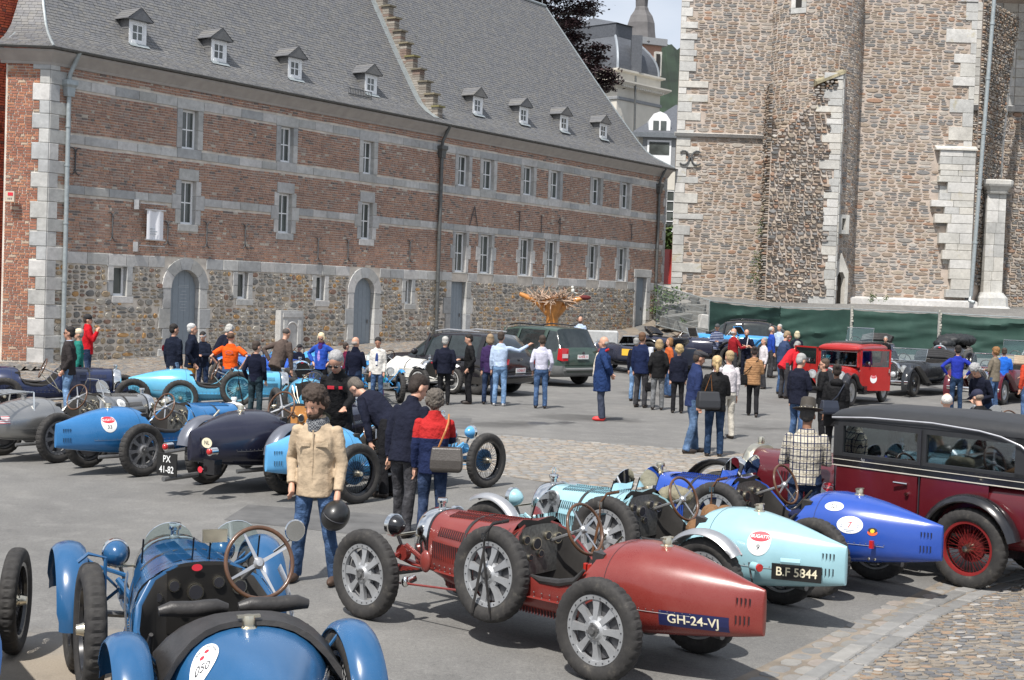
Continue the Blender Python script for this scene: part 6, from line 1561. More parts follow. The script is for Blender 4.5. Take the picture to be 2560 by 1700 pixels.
  if levers:
    m = MB();
    for q in (0, 1): m.tube([(1.02+.05*q, -.44*W-.03*q, .44), (.92-.1*q, -.47*W-.03*q, .62), (.80-.14*q, -.47*W-.03*q, .80)], .009, 6)
    m.build('hand_lever', NICKEL, root, 40)
  if screens:
    for sd in ((-1, 1) if screens == 2 else (-1,)): aeroscreen(root, (1.2, sd*.19*W, .935), .15, .2, .3)
  m = MB(); m.lathe([(0, .05), (.03, .05), (.036, .03), (.036, 0), (.05, -.01), (.05, -.03)], 14, Matrix.Translation((fillx, .0, .905-tdz))); m.box((fillx, 0, .95-tdz), (.03, .12, .012)); m.build('filler_cap', NICKEL if not rack else STEEL, root, 40)
  for sd in lamps: headlamp(root, (wb-.06, sd*.36, .74), .088, lampmat or COLM, 0, (wb-.1, sd*.28, .52))
  m = MB()
  if lamps: m.tube([(wb-.08, -.36, .66), (wb-.08, .36, .66)], .011, 6); m.build('lamp_bar', NICKEL, root, 40)
  for f in (fend or []):
    xx, yy, a0, a1 = f[:4]; w_ = f[4] if len(f) > 4 else .17
    o = fender(root, xx, yy, rad-(.03 if trackr < .6 and xx == 0 else 0), rad+.045, a0, a1, w_, fcol or COLM)
    m = MB(); s = 1 if yy > 0 else -1; m.tube([(xx, yy-s*.03, rad+.41), (xx+.0, s*.40, rad+.2), (xx+.02, s*.3, rad+.1)], .009, 6); m.build('stay', fcol or COLM, o, 40)
  if num: num(root, S, COLM)
  return root, S, COLM
CREAM = pmat('plate cream', (.72, .66, .48), .5, var=.02); PNAVY = pmat('plate navy', (.012, .016, .07), .4, var=.05); PBLK = pmat('plate black', (.012, .012, .012), .4)
def red_extra(root, S, C):
  F = sside(S, 1, -.52, .455, .003); m = decal_rect(F, .46, .105, n=10); o = m.build('number_plate', PNAVY, root); t = MB(); decal_text(F, 'GH-24-VJ', .088, 0, 0, .002, mb=t, sx=.98); t.build('lettering', CREAM, o)
  m = MB(); m.tube([(2.04, .40, .36), (2.04, .48, .34)], .03, 8); m.ball((2.05, .49, .34), (.03, .035, .045)); m.build('shock_absorber', CHROME, root, 50)
  m = MB(); m.ball((1.96, .36, .50), (.06, .03, .09)); m.build('steering_box', C, root, 60)
racer('red_racing_car', 'deep red racing car with black lamp shells and plate GH-24-VJ on its tail', 1.067, 10.025, R(137.7), (.19, .010, .008), lampmat=BLACK, spare=(1, LEATH), num=red_extra, screens=1, dust=.28, wmat=ALUD)
def teal_extra(root, S, C):
  bug_sticker(root, sside(S, 1, -.30, .70, .003), .098, '9')
  q = Vector((-.62, side_y(S, -.62, .47)+.03, .475)); plate(root, q, (-1, -.42, 0), (0, 0, 1), (-.42, 1, 0), .40, .13, ['B.F 5844'], PBLK, CREAM, .10, sx=.95)
  m = MB(); m.tube([(-.54, .33, .575), (-.68, .26, .575)], .026, 8); m.build('plate_lamp', C, root, 40)
  m = MB(); m.tube([(-.30, .36, .50), (-.37, .38, .50)], .038, 12); o = m.build('tail_lamp', C, root, 40); m = MB(); m.tube([(-.37, .38, .50), (-.385, .385, .50)], .032, 12); m.build('lens', REDL, o)
  m = MB(); m.tube([(-.25, .34, .52), (-.3, .37, .40), (-.3, .34, .34)], .008, 5); m.build('cable', INK, root)
racer('pale_blue_racing_car', 'pale turquoise racing car with plate B.F 5844 and silver mudguards', 2.045, 11.834, R(138.1), (.29, .50, .56), spare=(1, BROWNL), fend=[(0, .62, 42, 142, .18), (2.4, -.62, 40, 150, .17), (2.4, .62, 60, 150, .15)], fcol=ALU, num=teal_extra, dust=.10, capkind='ring', lamps=(-1, 1))
def blue7_extra(root, S, C):
  F = sside(S, 1, -.02, .80, .003)
  m = decal_ellipse(F, .085, .038); o = m.build('sticker', WHITE, root); t = MB(); decal_text(F, '025', .045, 0, 0, .002, mb=t); t.build('number', INK, o)
  F = sside(S, 1, -.20, .655, .003); m = decal_ellipse(F, .115, .078); o = m.build('sticker', WHITE, root); t = MB(); decal_text(F, '7', .075, 0, 0, .002, mb=t, bold=False); t.build('number', PRED, o)
  t = MB();
  for k, (a, b, w) in enumerate([(-.07, .02, .025), (-.07, .0, .02), (-.07, -.02, .022), (.07, .025, .022), (.07, .005, .026), (.07, -.015, .018), (0, -.045, .09), (0, -.06, .05), (0, .05, .04)]): decal_rect(F, w, .004, a, b, .002, 3, t)
  t.build('fine_print', pmat('pale blue print', (.25, .30, .45), .5), o)
  F = sside(S, 1, -.40, .62, .003); m = MB(); decal_ellipse(F, .042, .03, 0, -.012, 0, mb=m, top=.2); o = m.build('sticker', pmat('orange red', (.75, .12, .03), .5), root); m = MB(); decal_ellipse(F, .038, .024, 0, .006, .001, mb=m); m.build('sticker_top', INK, o); m = MB(); decal_ellipse(F, .018, .018, 0, 0, .003, mb=m); m.build('sticker_disc', pmat('yellow', (.75, .50, .03), .5), o)
  m = MB(); m.tube([(-.42, .27, .50), (-.43, .31, .50)], .02, 8); o = m.build('tail_lamp', NICKEL, root, 40); m = MB(); m.box((-.43, .33, .51), (.035, .03, .07)); m.build('lens', REDL, o)
  m = MB(); [m.ball((xx, side_y(S, xx, .36)+.004, .36), (.014, .006, .014)) for xx in (-.36, -.41)]; m.build('fasteners', NICKEL, root, 40, kind='stuff')
  F = flatmap((1.9, .0, .885), (0, -1, 0), (-1, 0, 0), (0, 0, 1)); m = MB(); decal_ellipse(F, .08, .05, mb=m, cx=-.09); o = m.build('sticker', pmat('faint blue sticker', (.10, .16, .55), .5), root)
racer('deep_blue_racing_car', 'ultramarine blue racing car with stickers 025 and 7 on its pointed tail', 3.197, 13.073, R(138.4), (.012, .065, .36), spare=(1, BROWNL), num=blue7_extra, shell=NICKEL, lampmat=pmat('matt nickel', (.5, .45, .38), .4, .7), dust=.10)
def blob(name, pts, mat, label, cat, vox=.012, amp=.02):
  m = MB(); [m.ball(p, r, 12, 8) for p, r in pts]; o = m.build(name, mat, label=label, cat=cat)
  rm = o.modifiers.new('remesh', 'REMESH'); rm.mode = 'VOXEL'; rm.voxel_size = vox; rm.use_smooth_shade = True
  tx = bpy.data.textures.new('folds', 'CLOUDS'); tx.noise_scale = .09; d = o.modifiers.new('folds', 'DISPLACE'); d.texture = tx; d.strength = amp; d.mid_level = .5
  return o
def carP(x, y, h, L): c, s = cos(h), sin(h); return Vector((x+c*L[0]-s*L[1], y+s*L[0]+c*L[1], ground_z(x, y)+L[2]))
a = (2.045, 11.834, R(138.1))
blob('canvas_bag', [(carP(*a, (1.05, -.42, .88)), (.11, .11, .07)), (carP(*a, (.95, -.38, .86)), (.12, .1, .08)), (carP(*a, (1.12, -.38, .84)), (.08, .1, .08))], cloth('khaki canvas', (.23, .21, .15)), 'khaki canvas bag resting on the cockpit edge of the pale turquoise car', 'bag')
blob('brown_jacket', [(carP(*a, (.42, -.1, .75)), (.1, .2, .12)), (carP(*a, (.5, .0, .66)), (.1, .15, .08)), (carP(*a, (.38, -.25, .80)), (.08, .1, .06))], cloth('brown canvas', (.20, .11, .055)), 'brown jacket bundled on the seat of the pale turquoise car', 'jacket')
b = (3.197, 13.073, R(138.4))
blob('navy_cloth', [(carP(*b, (.45, .05, .62)), (.12, .2, .06)), (carP(*b, (.38, .2, .66)), (.1, .12, .05))], cloth('navy cloth', (.015, .02, .06)), 'dark navy cloth on the seat of the ultramarine car', 'cloth')
m = MB(); P = carP(*b, (.82, .22, .5)); m.box(P, (.14, .1, .26), rz=b[2]); m.build('red_tin', paint('tin red', (.42, .05, .02), .1), label='red tin box standing in the cockpit of the ultramarine car', cat='tin box')
m = MB(); P = carP(1.067, 10.025, R(137.7), (.80, -.26, .47)); m.tube([P-Vector((0, 0, .12)), P+Vector((0, 0, .12))], .04, 12); m.build('fire_extinguisher', paint('extinguisher red', (.5, .03, .02), .05), None, 40, label='small red fire extinguisher in the cockpit of the deep red car', cat='fire extinguisher')
def e33(root, S, C):
  bug_sticker(root, sside(S, -1, -.30, .72, .003), .105, '33')
  m = MB(); m.tube([(-.02, -.42, .56), (-.1, -.45, .56)], .03, 10); m.tube([(-.02, -.42, .49), (-.1, -.45, .49)], .025, 10); o = m.build('tail_lamp', CHROME, root, 40); m = MB(); m.ball((-.1, -.455, .56), .026); m.ball((-.1, -.455, .49), .02); m.build('lens', REDL, o, 60, kind='stuff')
  plate(root, (-.08, -.44, .375), (1, 0, 0), (0, 0, 1), (-.5, -1, 0), .22, .17, ['AH', '12-5'], PBLK, WHITE, .075, sx=.9)
  m = MB(); m.tube([(.95, -.46, .38), (1.05, -.47, .48), (1.5, -.42, .82)], .014, 6); m.build('outside_lever', NICKEL, root, 40)
  m = MB(); m.box((1.0, -.415, .62), (.12, .012, .17)); m.build('side_hatch', INK, root)
racer('bright_blue_racing_car', 'bright blue racing car with sticker 33 on its tail', -5.442, 19.291, R(52.9), (.008, .155, .40), shell=WHITE, num=e33, lamps=(), dust=.22, wmat=pmat('matt grey alloy', (.22, .22, .225), .5, .4), screens=0)
c = (-5.442, 19.291, R(52.9))
blob('blue_rag', [(carP(*c, (.45, -.3, .56)), (.1, .1, .05)), (carP(*c, (.55, -.2, .53)), (.1, .12, .05))], cloth('royal blue rag', (.015, .03, .30)), 'royal blue rag on the seat of the bright blue car 33', 'cloth')
def esil(root, S, C):
  m = MB()
  for yy in (-.24, .24): m.tube([(-.15, yy, 1.0), (-.5, yy, 1.0), (-.8, yy, .98)], .011, 6); m.tube([(-.15, yy*1.05, 1.0), (-.18, yy*1.3, .55)], .011, 6); m.tube([(-.75, yy, .98), (-.72, yy*.9, .5)], .011, 6)
  for k in range(6): m.tube([(-.18-.11*k, -.24, 1.0), (-.18-.11*k, .24, 1.0)], .008, 5)
  m.tube([(-.8, -.24, .98), (-.9, -.2, 1.06), (-.9, .2, 1.06), (-.8, .24, .98)], .011, 6)
  m.build('luggage_rack', CHROME, root, 40)
  F = sside(S, -1, -.62, .62, .003); m = decal_rect(F, .20, .11); o = m.build('flag_sticker', WHITE, root); t = MB()
  for k in range(4): decal_rect(F, .20, .0085, 0, -.05+.0315*k, .0015, 5, t, 0, 1)
  t.build('stripes', PRED, o); t = MB(); decal_rect(F, .08, .055, -.06, .0275, .003, mb=t); t.build('canton', PNAVY, o)
  F = sside(S, -1, 1.45, .76, .004); m = decal_ellipse(F, .09, .065); o = m.build('sticker', WHITE, root); t = MB(); decal_text(F, '033', .05, 0, 0, .002, mb=t, bold=False); t.build('number', INK, o)
  m = MB(); m.tube([(1.14, -.28, .86), (1.15, -.12, 1.13), (1.15, .12, 1.13), (1.14, .28, .86)], .008, 5); m.build('screen_frame', CHROME, root, 40)
racer('bare_metal_racing_car', 'bare silver metal racing car with a luggage rack on its tail', -6.98, 20.35, R(58), (.40, .40, .39), lampmat=NICKEL, num=esil, dust=.3, lamps=(-1, 1), wmat=pmat('matt grey alloy', (.22, .22, .225), .5, .4), screens=1, rack=True)
MATS['paint bare_metal_racing_car bare silver me'].node_tree.nodes['Principled BSDF'].inputs['Metallic'].default_value = .75
def epx(root, S, C):
  plate(root, (-1.02, .26, .34), (0, -1, 0), (0, 0, 1), (-1, 0, 0), .30, .25, ['PX', '41-82'], PBLK, WHITE, .105, sx=.9)
  for sd, yy in ((1, .30), (-1, -.36)):
    m = MB(); m.tube([(-.92, yy, .53), (-1.02, yy, .53)], .045, 12); o = m.build('tail_lamp', CHROME, root, 40); m = MB(); m.ball((-1.03, yy, .53), (.02, .033, .033)); m.build('lens', REDL, o, 60)
  m = MB(); m.tube([(-.6, .2, .2), (-1.1, .24, .19)], .03, 8); m.build('exhaust_tip', STEEL, root, 40)
  F = flatmap((-1.0, -.30, .62), (0, -1, 0), (0, 0, 1), (-1, 0, 0)); m = decal_ellipse(F, .075, .055); o = m.build('country_sticker', CREAM, root); t = MB(); decal_text(F, 'NL', .06, 0, 0, .002, mb=t); t.build('lettering', INK, o)
  m = MB(); m.box((-.93, -.33, .36), (.12, .16, .16)); m.build('fuel_box', BLACK, root)
  m = MB(); decal_ellipse(flatmap((-1.03, -.24, .33), (0, -1, 0), (0, 0, 1), (-1, 0, 0)), .035, .035, mb=m); m.build('reflector', PRED, root)
NVY = (.010, .012, .030)
pxr, S_, C_ = racer('dark_blue_boat_tail_car', 'dark navy boat tailed car with silver mudguards and plate PX 41-82', -3.15, 18.15, R(60), NVY, W=1.12, tailk=1.15, fend=[(0, .66, 30, 165, .2), (0, -.66, 30, 165, .2), (2.4, .66, 30, 150, .2), (2.4, -.66, 30, 150, .2)], fcol=pmat('pewter paint', (.16, .17, .20), .3, .4), num=epx, dust=.06, dash=pmat('varnished wood', (.50, .22, .06), .35, coat=.4, var=.15), screens=0, wmat=BLACK, shell=CHROME, steery=.1, lamps=(-1, 1), lampmat=CHROME, humps=.02)
pxr.scale = (1.12, 1.10, 1.14); pxr.location.x -= .25
racer('sky_blue_racing_car', 'sky blue wire wheeled racing car with sky blue lamp shells, behind the man in beige', -2.307, 17.594, R(49.5), (.10, .36, .66), style='wire', wmat=BLACK, wire2=pmat('blue drum', (.03, .12, .25), .5), wid=.115, rad=.372, lamps=(-1, 1), capkind='ring', dust=.1, screens=1)
def e050(root, S, C):
  m = MB(); rings = []
  for i in range(13):
    s = -1+i/6; yy = .47*s; x0 = .14-.05*s*s; yy = .445*s; rings.append([(x0+.05, yy, .81-.16*abs(s)**3), (x0-.12, yy*1.02, .86-.17*abs(s)**3), (x0-.26-.12*abs(s)**2, yy*1.03, .845-.22*abs(s)**3), (x0-.27-.12*abs(s)**2, yy*1.04, .82-.26*abs(s)**3), (x0+.03, yy, .77-.2*abs(s)**3)])
  m.loft(rings); m.build('tonneau_cover', LEATH, root, 60)
  for y0, y1 in ((.03, .40), (-.42, -.03)):
    m = MB(); m.tube([(.26, y0+(y1-y0)*k/6, .83+.004*sin(k*1.5)-.008*(k in (0, 6))) for k in range(7)], [.025, .04, .043, .043, .043, .04, .025], 10); m.build('seat_roll', LEATH, root, 60)
  F = flatmap((0, 0, 0), (1, 0, 0), (0, 1, 0), (0, 0, 1))
  def FT_(a, b, d=0):
    x = -.33-.39*a+.92*b; y_ = .265-.92*a-.39*b; return (x, y_, top_z(S, x, y_)+.005+d)
  m = decal_ellipse(FT_, .068, .105); o = m.build('sticker', WHITE, root)
  t = MB(); decal_text(FT_, '050', .062, 0, -.045, .002, False, mb=t, sx=.8); t.build('number', INK, o)
  t = MB(); decal_ellipse(FT_, .012, .012, .0, .05, .002, 12, 2, t); decal_ellipse(FT_, .012, .012, -.015, .015, .002, 12, 2, t); t.build('red_dots', PRED, o, kind='stuff')
  t = MB()
  for k, ch in enumerate('Bugatti dans l Europe'):
    if ch == ' ': continue
    a = R(150-k*6.2); decal_text(FT_, ch, .017, .054*cos(a), .084*sin(a), .002, False, mb=t, rot=a-pi/2)
  t.build('fine_print', INK, o)
  m = MB()
  for sd in (-1, 1):
    for k in range(26): xx = -.02-k*.028; z = .60; m.ball((xx, sd*(side_y(S, xx, z)+.001), z), .005, 6, 4)
  m.build('rivets', STEEL, root, 50, kind='stuff')
  m = MB(); m.tube([(1.16, -.44, .93), (1.12, -.55, 1.02)], .008, 6); T = Matrix.Translation((1.12, -.56, 1.06)) @ Matrix.Rotation(R(90), 4, 'Y'); m.lathe([(0, .012), (.06, .01), (.065, 0), (.06, -.012), (0, -.012)], 20, T); o = m.build('mirror', CHROME, root, 40)
  m = MB(); T = Matrix.Translation((1.106, -.56, 1.06)) @ Matrix.Rotation(R(-90), 4, 'Y'); m.lathe([(0, 0), (.056, 0)], 20, T); m.build('mirror_glass', pmat('mirror glass', (.5, .5, .48), .15, .9), o)
  m = MB(); m.box((1.15, -.07, 1.04), (.02, .15, .075)); m.build('centre_mirror', NICKEL, root)
  m = MB();
  for sd in (-1, 1): m.tube([(1.07, sd*.455, .86), (1.0, sd*.475, .80), (.9, sd*.485, .70), (.80, sd*.485, .56)], .028, 8, flat=.25)
  m.build('cockpit_edge_strip', ALU, root, 40)
  m = MB(); decal_ellipse(flatmap((1.055, .05, .88), (0, -1, 0), (0, 0, 1), (-1, 0, 0)), .032, .020, mb=m); m.build('red_badge', PRED, root)
  m = MB(); m.tube([(2.2, .3, .62), (2.25, .5, .68), (2.3, .62, .76)], .014, 6); m.tube([(2.2, -.3, .62), (2.25, -.5, .68), (2.3, -.62, .76)], .014, 6); m.build('wing_stay', C, root, 40)
r050, S050, C050 = racer('blue_two_seater', 'medium blue open two seater seen from behind with black tonneau cover and sticker 050', -1.37, 7.36, R(112.7), (.008, .085, .215), W=1.06, ckr=.20, tdz=.085, tailk=1.22, trackr=.57, num=e050, style='wire', wmat=BLACK, fend=[(0, .60, 20, 175, .20), (0, -.60, 20, 175, .20), (2.4, .66, 10, 185, .21), (2.4, -.66, 10, 185, .21)], dust=.12, screens=2, humps=.0,
  steery=-.22, steerz=.97, wid=.13, rad=.37, levers=False, dash=pmat('black dashboard', (.015, .014, .013), .4, var=.2), spare=None)
r050.scale = (1.05, 1.0, 1.07)
w = wheel(r050, (1.25, .64, .52), 1, 'wire', .37, .13, BLACK, name='spare_wheel', steer=R(0))
m = MB(); m.tube([(1.25, .56, .3), (1.25, .56, .92), (1.25, .66, .945), (1.25, .72, .90)], .012, 6); m.build('spare_carrier', C050, r050, 40)
lw = gnd(40, 1628)
rr_ = empty('cropped_vintage_car', (lw.x-.62*cos(R(23.4))*1.0-.0, lw.y-.28, 0), R(113.4), 'vintage car mostly outside the left picture edge, showing its front wheel and a brown lamp', 'vintage car')
wheel(rr_, (0, -.62, .37), -1, 'wire', .37, .12, BLACK, steer=R(-14)); wheel(rr_, (0, .62, .37), 1, 'wire', .37, .12, BLACK, steer=R(-14))
m = MB(); m.tube([(0, -.6, .37), (0, .6, .37)], .025, 8); m.build('axle', STEEL, rr_, 40)
headlamp(rr_, (.06, -.38, .78), .10, pmat('brown lamp shell', (.10, .045, .02), .3, coat=.3), 0, (0, -.3, .5))
body([dict(x=-2.2, w=.40, zt=.9, zb=.3), dict(x=-1.2, w=.40, zt=.95, zb=.3), dict(x=-.7, w=.34, zt=.92, zb=.3), dict(x=-.1, w=.26, zt=.9, zb=.38)], 'body', [paint('paint cropped', (.02, .10, .3)), DARK], rr_)
def swept(parent, pts, y, w, mat, name='fender', crown=.035, th=.012, inner=0):
  """a mudguard following points (x, z) with an arched section"""
  m = MB(); rings = []; n = len(pts)
  for i, (x, z) in enumerate(pts):
    a = Vector((pts[min(i+1, n-1)][0]-pts[max(i-1, 0)][0], 0, pts[min(i+1, n-1)][1]-pts[max(i-1, 0)][1])).normalized(); nr = Vector((-a.z, 0, a.x))
    if nr.z < 0 and abs(nr.z) > .3: nr = -nr
    if i and nr.dot(last) < 0: nr = -nr
    last = nr; ring = []; P = Vector((x, y, z))
    for s in (-1, -.75, -.35, 0, .35, .75, 1): ring.append(P+Vector((0, s*w/2, 0))+nr*(crown*(1-s*s)-(.03 if abs(s) == 1 else 0)))
    for s in (1, .35, -.35, -1): ring.append(P+Vector((0, s*(w/2-.01), 0))+nr*(crown*(1-s*s)-th-(.03 if abs(s) == 1 else 0)))
    rings.append(ring)
  m.loft(rings); return m.build(name, mat, parent, 60)
def arcpts(cx, cz, r, a0, a1, n=12): return [(cx+r*cos(R(a0+(a1-a0)*i/n)), cz+r*sin(R(a0+(a1-a0)*i/n))) for i in range(n+1)]
def pbox(m, x0, x1, y0, y1, z0, z1, mat=0): return m.box(((x0+x1)/2, (y0+y1)/2, (z0+z1)/2), (abs(x1-x0), abs(y1-y0), abs(z1-z0)), mat)
def vintage(name, label, x, y, hdg, col, fcol, wb=2.8, W=.60, belt=1.02, hood=.98, fw=1.75, radw=.27, rear=-.75, roof=None, upper=None, open_=None, shell=CHROME, wheelst='wire', wmat=BLACK, rad=.36, wid=.13, cat='vintage car', grille=False,
      lamps=True, lampmat=CHROME, bumper=False, screen=None, hoodfold=None, extra=None, group=None, radx=None, radh=None, fenders=True, skirts=False, trackw=.66, rims=None):
  root = empty(name, (x, y, ground_z(x, y)), hdg, label, cat, group); C = paint('paint '+name, col, .05); FCm = fcol; radx = radx or wb-.05; radh = radh or hood+.02
  e1 = 5
  S = [dict(x=rear, w=W*.86, zt=belt-.03, zb=.42, e=e1), dict(x=rear+.08, w=W*.95, zt=belt-.01, zb=.38, e=e1), dict(x=rear+.25, w=W, zt=belt, zb=.35, e=e1)]
  if open_:
    a, b, rimz = open_
    S += [dict(x=a-.02, w=W, zt=belt, zb=.33, e=e1), dict(x=a, w=W, zt=belt, zb=.33, e=e1, rim=belt-.04, th=.05), dict(x=a+.3, w=W, zt=belt, zb=.33, e=e1, rim=rimz+.03, th=.05), dict(x=(a+b)/2, w=W, zt=belt, zb=.33, e=e1, rim=rimz, th=.05), dict(x=b-.2, w=W, zt=belt, zb=.33, e=e1, rim=rimz+.02, th=.05), dict(x=b, w=W*.98, zt=belt, zb=.33, e=e1, rim=belt-.04, th=.05), dict(x=b+.02, w=W*.98, zt=belt, zb=.33, e=4)]
  S += [dict(x=fw-.12, w=W*.96, zt=belt, zb=.33, e=4 if not open_ else 4), dict(x=fw, w=W*.88, zt=belt-.005, zb=.34, e=3.2), dict(x=fw+.05, w=W*.84, zt=belt-.01, zb=.35, e=3), dict(x=(fw+radx)/2, w=(W*.84+radw)/2, zt=(belt+hood)/2, zb=.38, e=2.8), dict(x=radx, w=radw, zt=hood, zb=.42, e=2.7)]
  S = [q for i, q in enumerate(S) if i == 0 or q['x'] > S[i-1]['x']+.004 or q.get('rim') or S[i-1].get('rim')]
  S.sort(key=lambda q: q['x'])
  body(S, 'body', [C, DARK], root)
  m = MB(); rr = []
  for dx, k in ((0, 1.02), (.02, 1.05), (.10, 1.05), (.13, 1.0)):
    H, _ = half_section(dict(w=radw*k, zt=.42+(radh-.42)*k, zb=.40, e=2.6)); rr.append([(radx+dx, a, b) for a, b in H]+[(radx+dx, -a, b) for a, b in H[-2:0:-1]])
  m.loft(rr); m.lathe([(0, .09), (.03, .08), (.04, .04), (.035, 0)], 12, Matrix.Translation((radx+.05, 0, radh+.02))); ra = m.build('radiator', shell, root, 35)
  m = MB(); H, _ = half_section(dict(w=radw*.84, zt=radh-.05, zb=.44, e=2.5)); rg = [(a, b) for a, b in H]+[(-a, b) for a, b in H[-2:0:-1]]
  m.add([(radx+.135, a, b) for a, b in rg], [tuple(range(len(rg)))]); m.build('radiator_core', INK, ra)
  if grille:
    m = MB();
    for k in range(13): yy = radw*.8*(-1+2*(k+.5)/13); zt = .44+(radh-.06-.44)*(1-abs(yy/(radw*.86))**2.5)**.4; pbox(m, radx+.135, radx+.15, yy-.008, yy+.008, .46, zt)
    m.build('grille_bars', CHROME, ra, kind='stuff')
  m = MB(); decal_ellipse(flatmap((radx+.155, 0, radh-.05), (0, 1, 0), (0, 0, 1), (1, 0, 0)), .05, .025, mb=m); m.build('badge', PRED, ra)
  it = []
  for sd in (-1, 1):
    for k in range(14): xx = fw+.15+k*.045; it.append(((xx, sd*side_y(S, xx, .72), .72), (1, 0, 0), (0, 0, 1), (0, sd, .05), .2))
  louvres(root, it, C)
  if fenders:
    for sd in (-1, 1):
      yy = sd*trackw; ft = arcpts(wb, rad, rad+.10, 8, 150); ft += [(wb-.75, .42), (wb-1.0, .33)]
      if skirts: ft = arcpts(wb, rad+.02, rad+.14, -25, 125)+[(wb-.55, .66), (wb-.85, .45), (wb-1.1, .33)]
      swept(root, ft, yy, .26 if skirts else .22, FCm, 'front_mudguard', .06 if skirts else .035); swept(root, [(.75, .33), (.52, .42)]+arcpts(0, rad, rad+.10, 30, 165), yy, .22, FCm, 'rear_mudguard')
      m = MB(); pbox(m, .7, wb-.95, yy-.12, yy+.12, .30, .34); m.build('running_board', BLACK, root)
  for sd in (-1, 1):
    for xx in (0, wb): wheel(root, (xx, sd*trackw, rad), sd, wheelst, rad, wid, wmat, mat2=rims)
  m = MB(); pbox(m, rear+.1, wb+.25, -.4, .4, .30, .42); m.tube([(wb, -.6, rad), (wb, .6, rad)], .03, 6); m.tube([(0, -.6, rad), (0, .6, rad)], .04, 6); m.build('chassis', BLACK, root)
  if lamps:
    for sd in (-1, 1): headlamp(root, (wb+.0, sd*.40, .80), .11, lampmat, 0, (wb-.05, sd*.3, .6))
    m = MB(); m.tube([(wb-.02, -.4, .70), (wb-.02, .4, .70)], .014, 6); m.build('lamp_bar', shell, root, 40)
  if bumper:
    m = MB(); m.tube([(wb+.45, -.78, .42), (wb+.52, -.4, .42), (wb+.54, 0, .42), (wb+.52, .4, .42), (wb+.45, .78, .42)], [(.05, .015)]*5, 8); m.build('bumper', CHROME, root, 40)
  if screen:
    sx, sw, sz0, sz1, rk, fm = screen; T = Matrix.Translation((sx, 0, sz0)) @ Matrix.Rotation(-rk, 4, 'Y'); h = sz1-sz0
    m = MB(); m.tube([T @ Vector(p) for p in ((0, -sw, 0), (0, -sw*.96, h), (0, sw*.96, h), (0, sw, 0))], .018, 6, closed=True); o = m.build('windscreen_frame', fm, root, 40)
    m = MB(); m.hexa([T @ Vector(p) for p in ((-.003, -sw, 0), (.003, -sw, 0), (.003, sw, 0), (-.003, sw, 0), (-.003, -sw*.96, h), (.003, -sw*.96, h), (.003, sw*.96, h), (-.003, sw*.96, h))]); glassy(m, 'windscreen_glass', o)
  if open_:
    a, b, rimz = open_; m = MB(); m.box((a+.3, 0, .62), (.5, W*1.6, .18)); m.box((a+.05, 0, .85), (.14, W*1.6, .4)); m.build('seat', LEATH, root, 40)
    steering(root, (b-.32, -.28, belt+.02), .2, 30)
  if hoodfold:
    xx, mt = hoodfold; m = MB()
    for k in range(4): m.tube([(xx-.06*k, -W*.98, belt+.03+.05*k), (xx-.16-.06*k, -W*.5, belt+.09+.06*k), (xx-.18-.05*k, W*.5, belt+.09+.06*k), (xx-.06*k, W*.98, belt+.03+.05*k)], .06, 8)
    m.build('folded_hood', mt, root, 60)
  if roof:
    up = upper or C; cf, cr, zr, bz = roof['front'], roof['rear'], roof['z'], belt; yy = W*.97; wz0, wz1 = bz+.08, zr-.19
    m = MB()
    for sd in (-1, 1):
      y0, y1 = sd*(yy-.05), sd*yy
      for x0, x1, z0, z1 in [(cr+.3, cf, bz-.02, wz0), (cr+.3, cf, wz1, zr-.1)]+[(p-.05, p+.05, wz0, wz1) for p in roof['pillars']]+[(cr+.16, roof['w0'], bz-.02, zr-.1)]: pbox(m, x0, x1, y0, y1, z0, z1)
    pbox(m, cf-.04, cf+.0, -yy, yy, wz1+.0, zr-.1);
    for sd in (-1, 1): pbox(m, cf-.05, cf+.01, sd*(yy-.07), sd*(yy+.001), bz-.02, wz1)
    for k in range(6):
      a0, a1 = pi/2*k/6, pi/2*(k+1)/6
      for sd in (-1, 1):
        q = [(cr+.17-.17*sin(a), sd*(yy-.17+.17*cos(a))) for a in (a0, a1)]
        m.add([(q[0][0], q[0][1], bz-.02), (q[1][0], q[1][1], bz-.02), (q[1][0], q[1][1], zr-.1), (q[0][0], q[0][1], zr-.1)], [(0, 1, 2, 3)])
    bw = .27; pbox(m, cr, cr+.03, -yy+.17, -bw, bz-.02, zr-.1); pbox(m, cr, cr+.03, bw, yy-.17, bz-.02, zr-.1); pbox(m, cr, cr+.03, -bw, bw, bz-.02, bz+.14); pbox(m, cr, cr+.03, -bw, bw, zr-.25, zr-.1)
    cab = m.build('cabin', up, root)
    m = MB(); rr = []
    for xx, ww, zz in ((cr-.0, yy*.80, zr-.10), (cr+.03, yy*.93, zr-.05), (cr+.15, yy*1.0, zr-.02), (cr+.5, yy*1.012, zr+.01), ((cf+cr)/2, yy*1.012, zr+.03), (cf-.3, yy*1.01, zr+.015), (cf, yy*1.0, zr-.02), (cf+.06, yy*.97, zr-.07)):
      ring = [(xx, -ww, zr-.13), (xx, -ww, zr-.09), (xx, -ww*.97, zr-.045-(.03-(zz-zr))*.5), (xx, -ww*.85, zz-.015), (xx, -ww*.4, zz+.01), (xx, 0, zz+.015)]; rr.append(ring+[(a, -b, c) for a, b, c in ring[-2::-1]]+[(xx, ww*.5, zr-.14), (xx, -ww*.5, zr-.14)])
    m.loft(rr); m.build('roof', roof.get('rmat', up), root, 50)
    g = MB(); ws = roof['windows']
    for sd in (-1, 1):
      for a, b in ws: gg = MB(); pbox(gg, a, b, sd*(yy-.03), sd*(yy-.025), wz0, wz1); glassy(gg, 'side_window', cab, TGL)
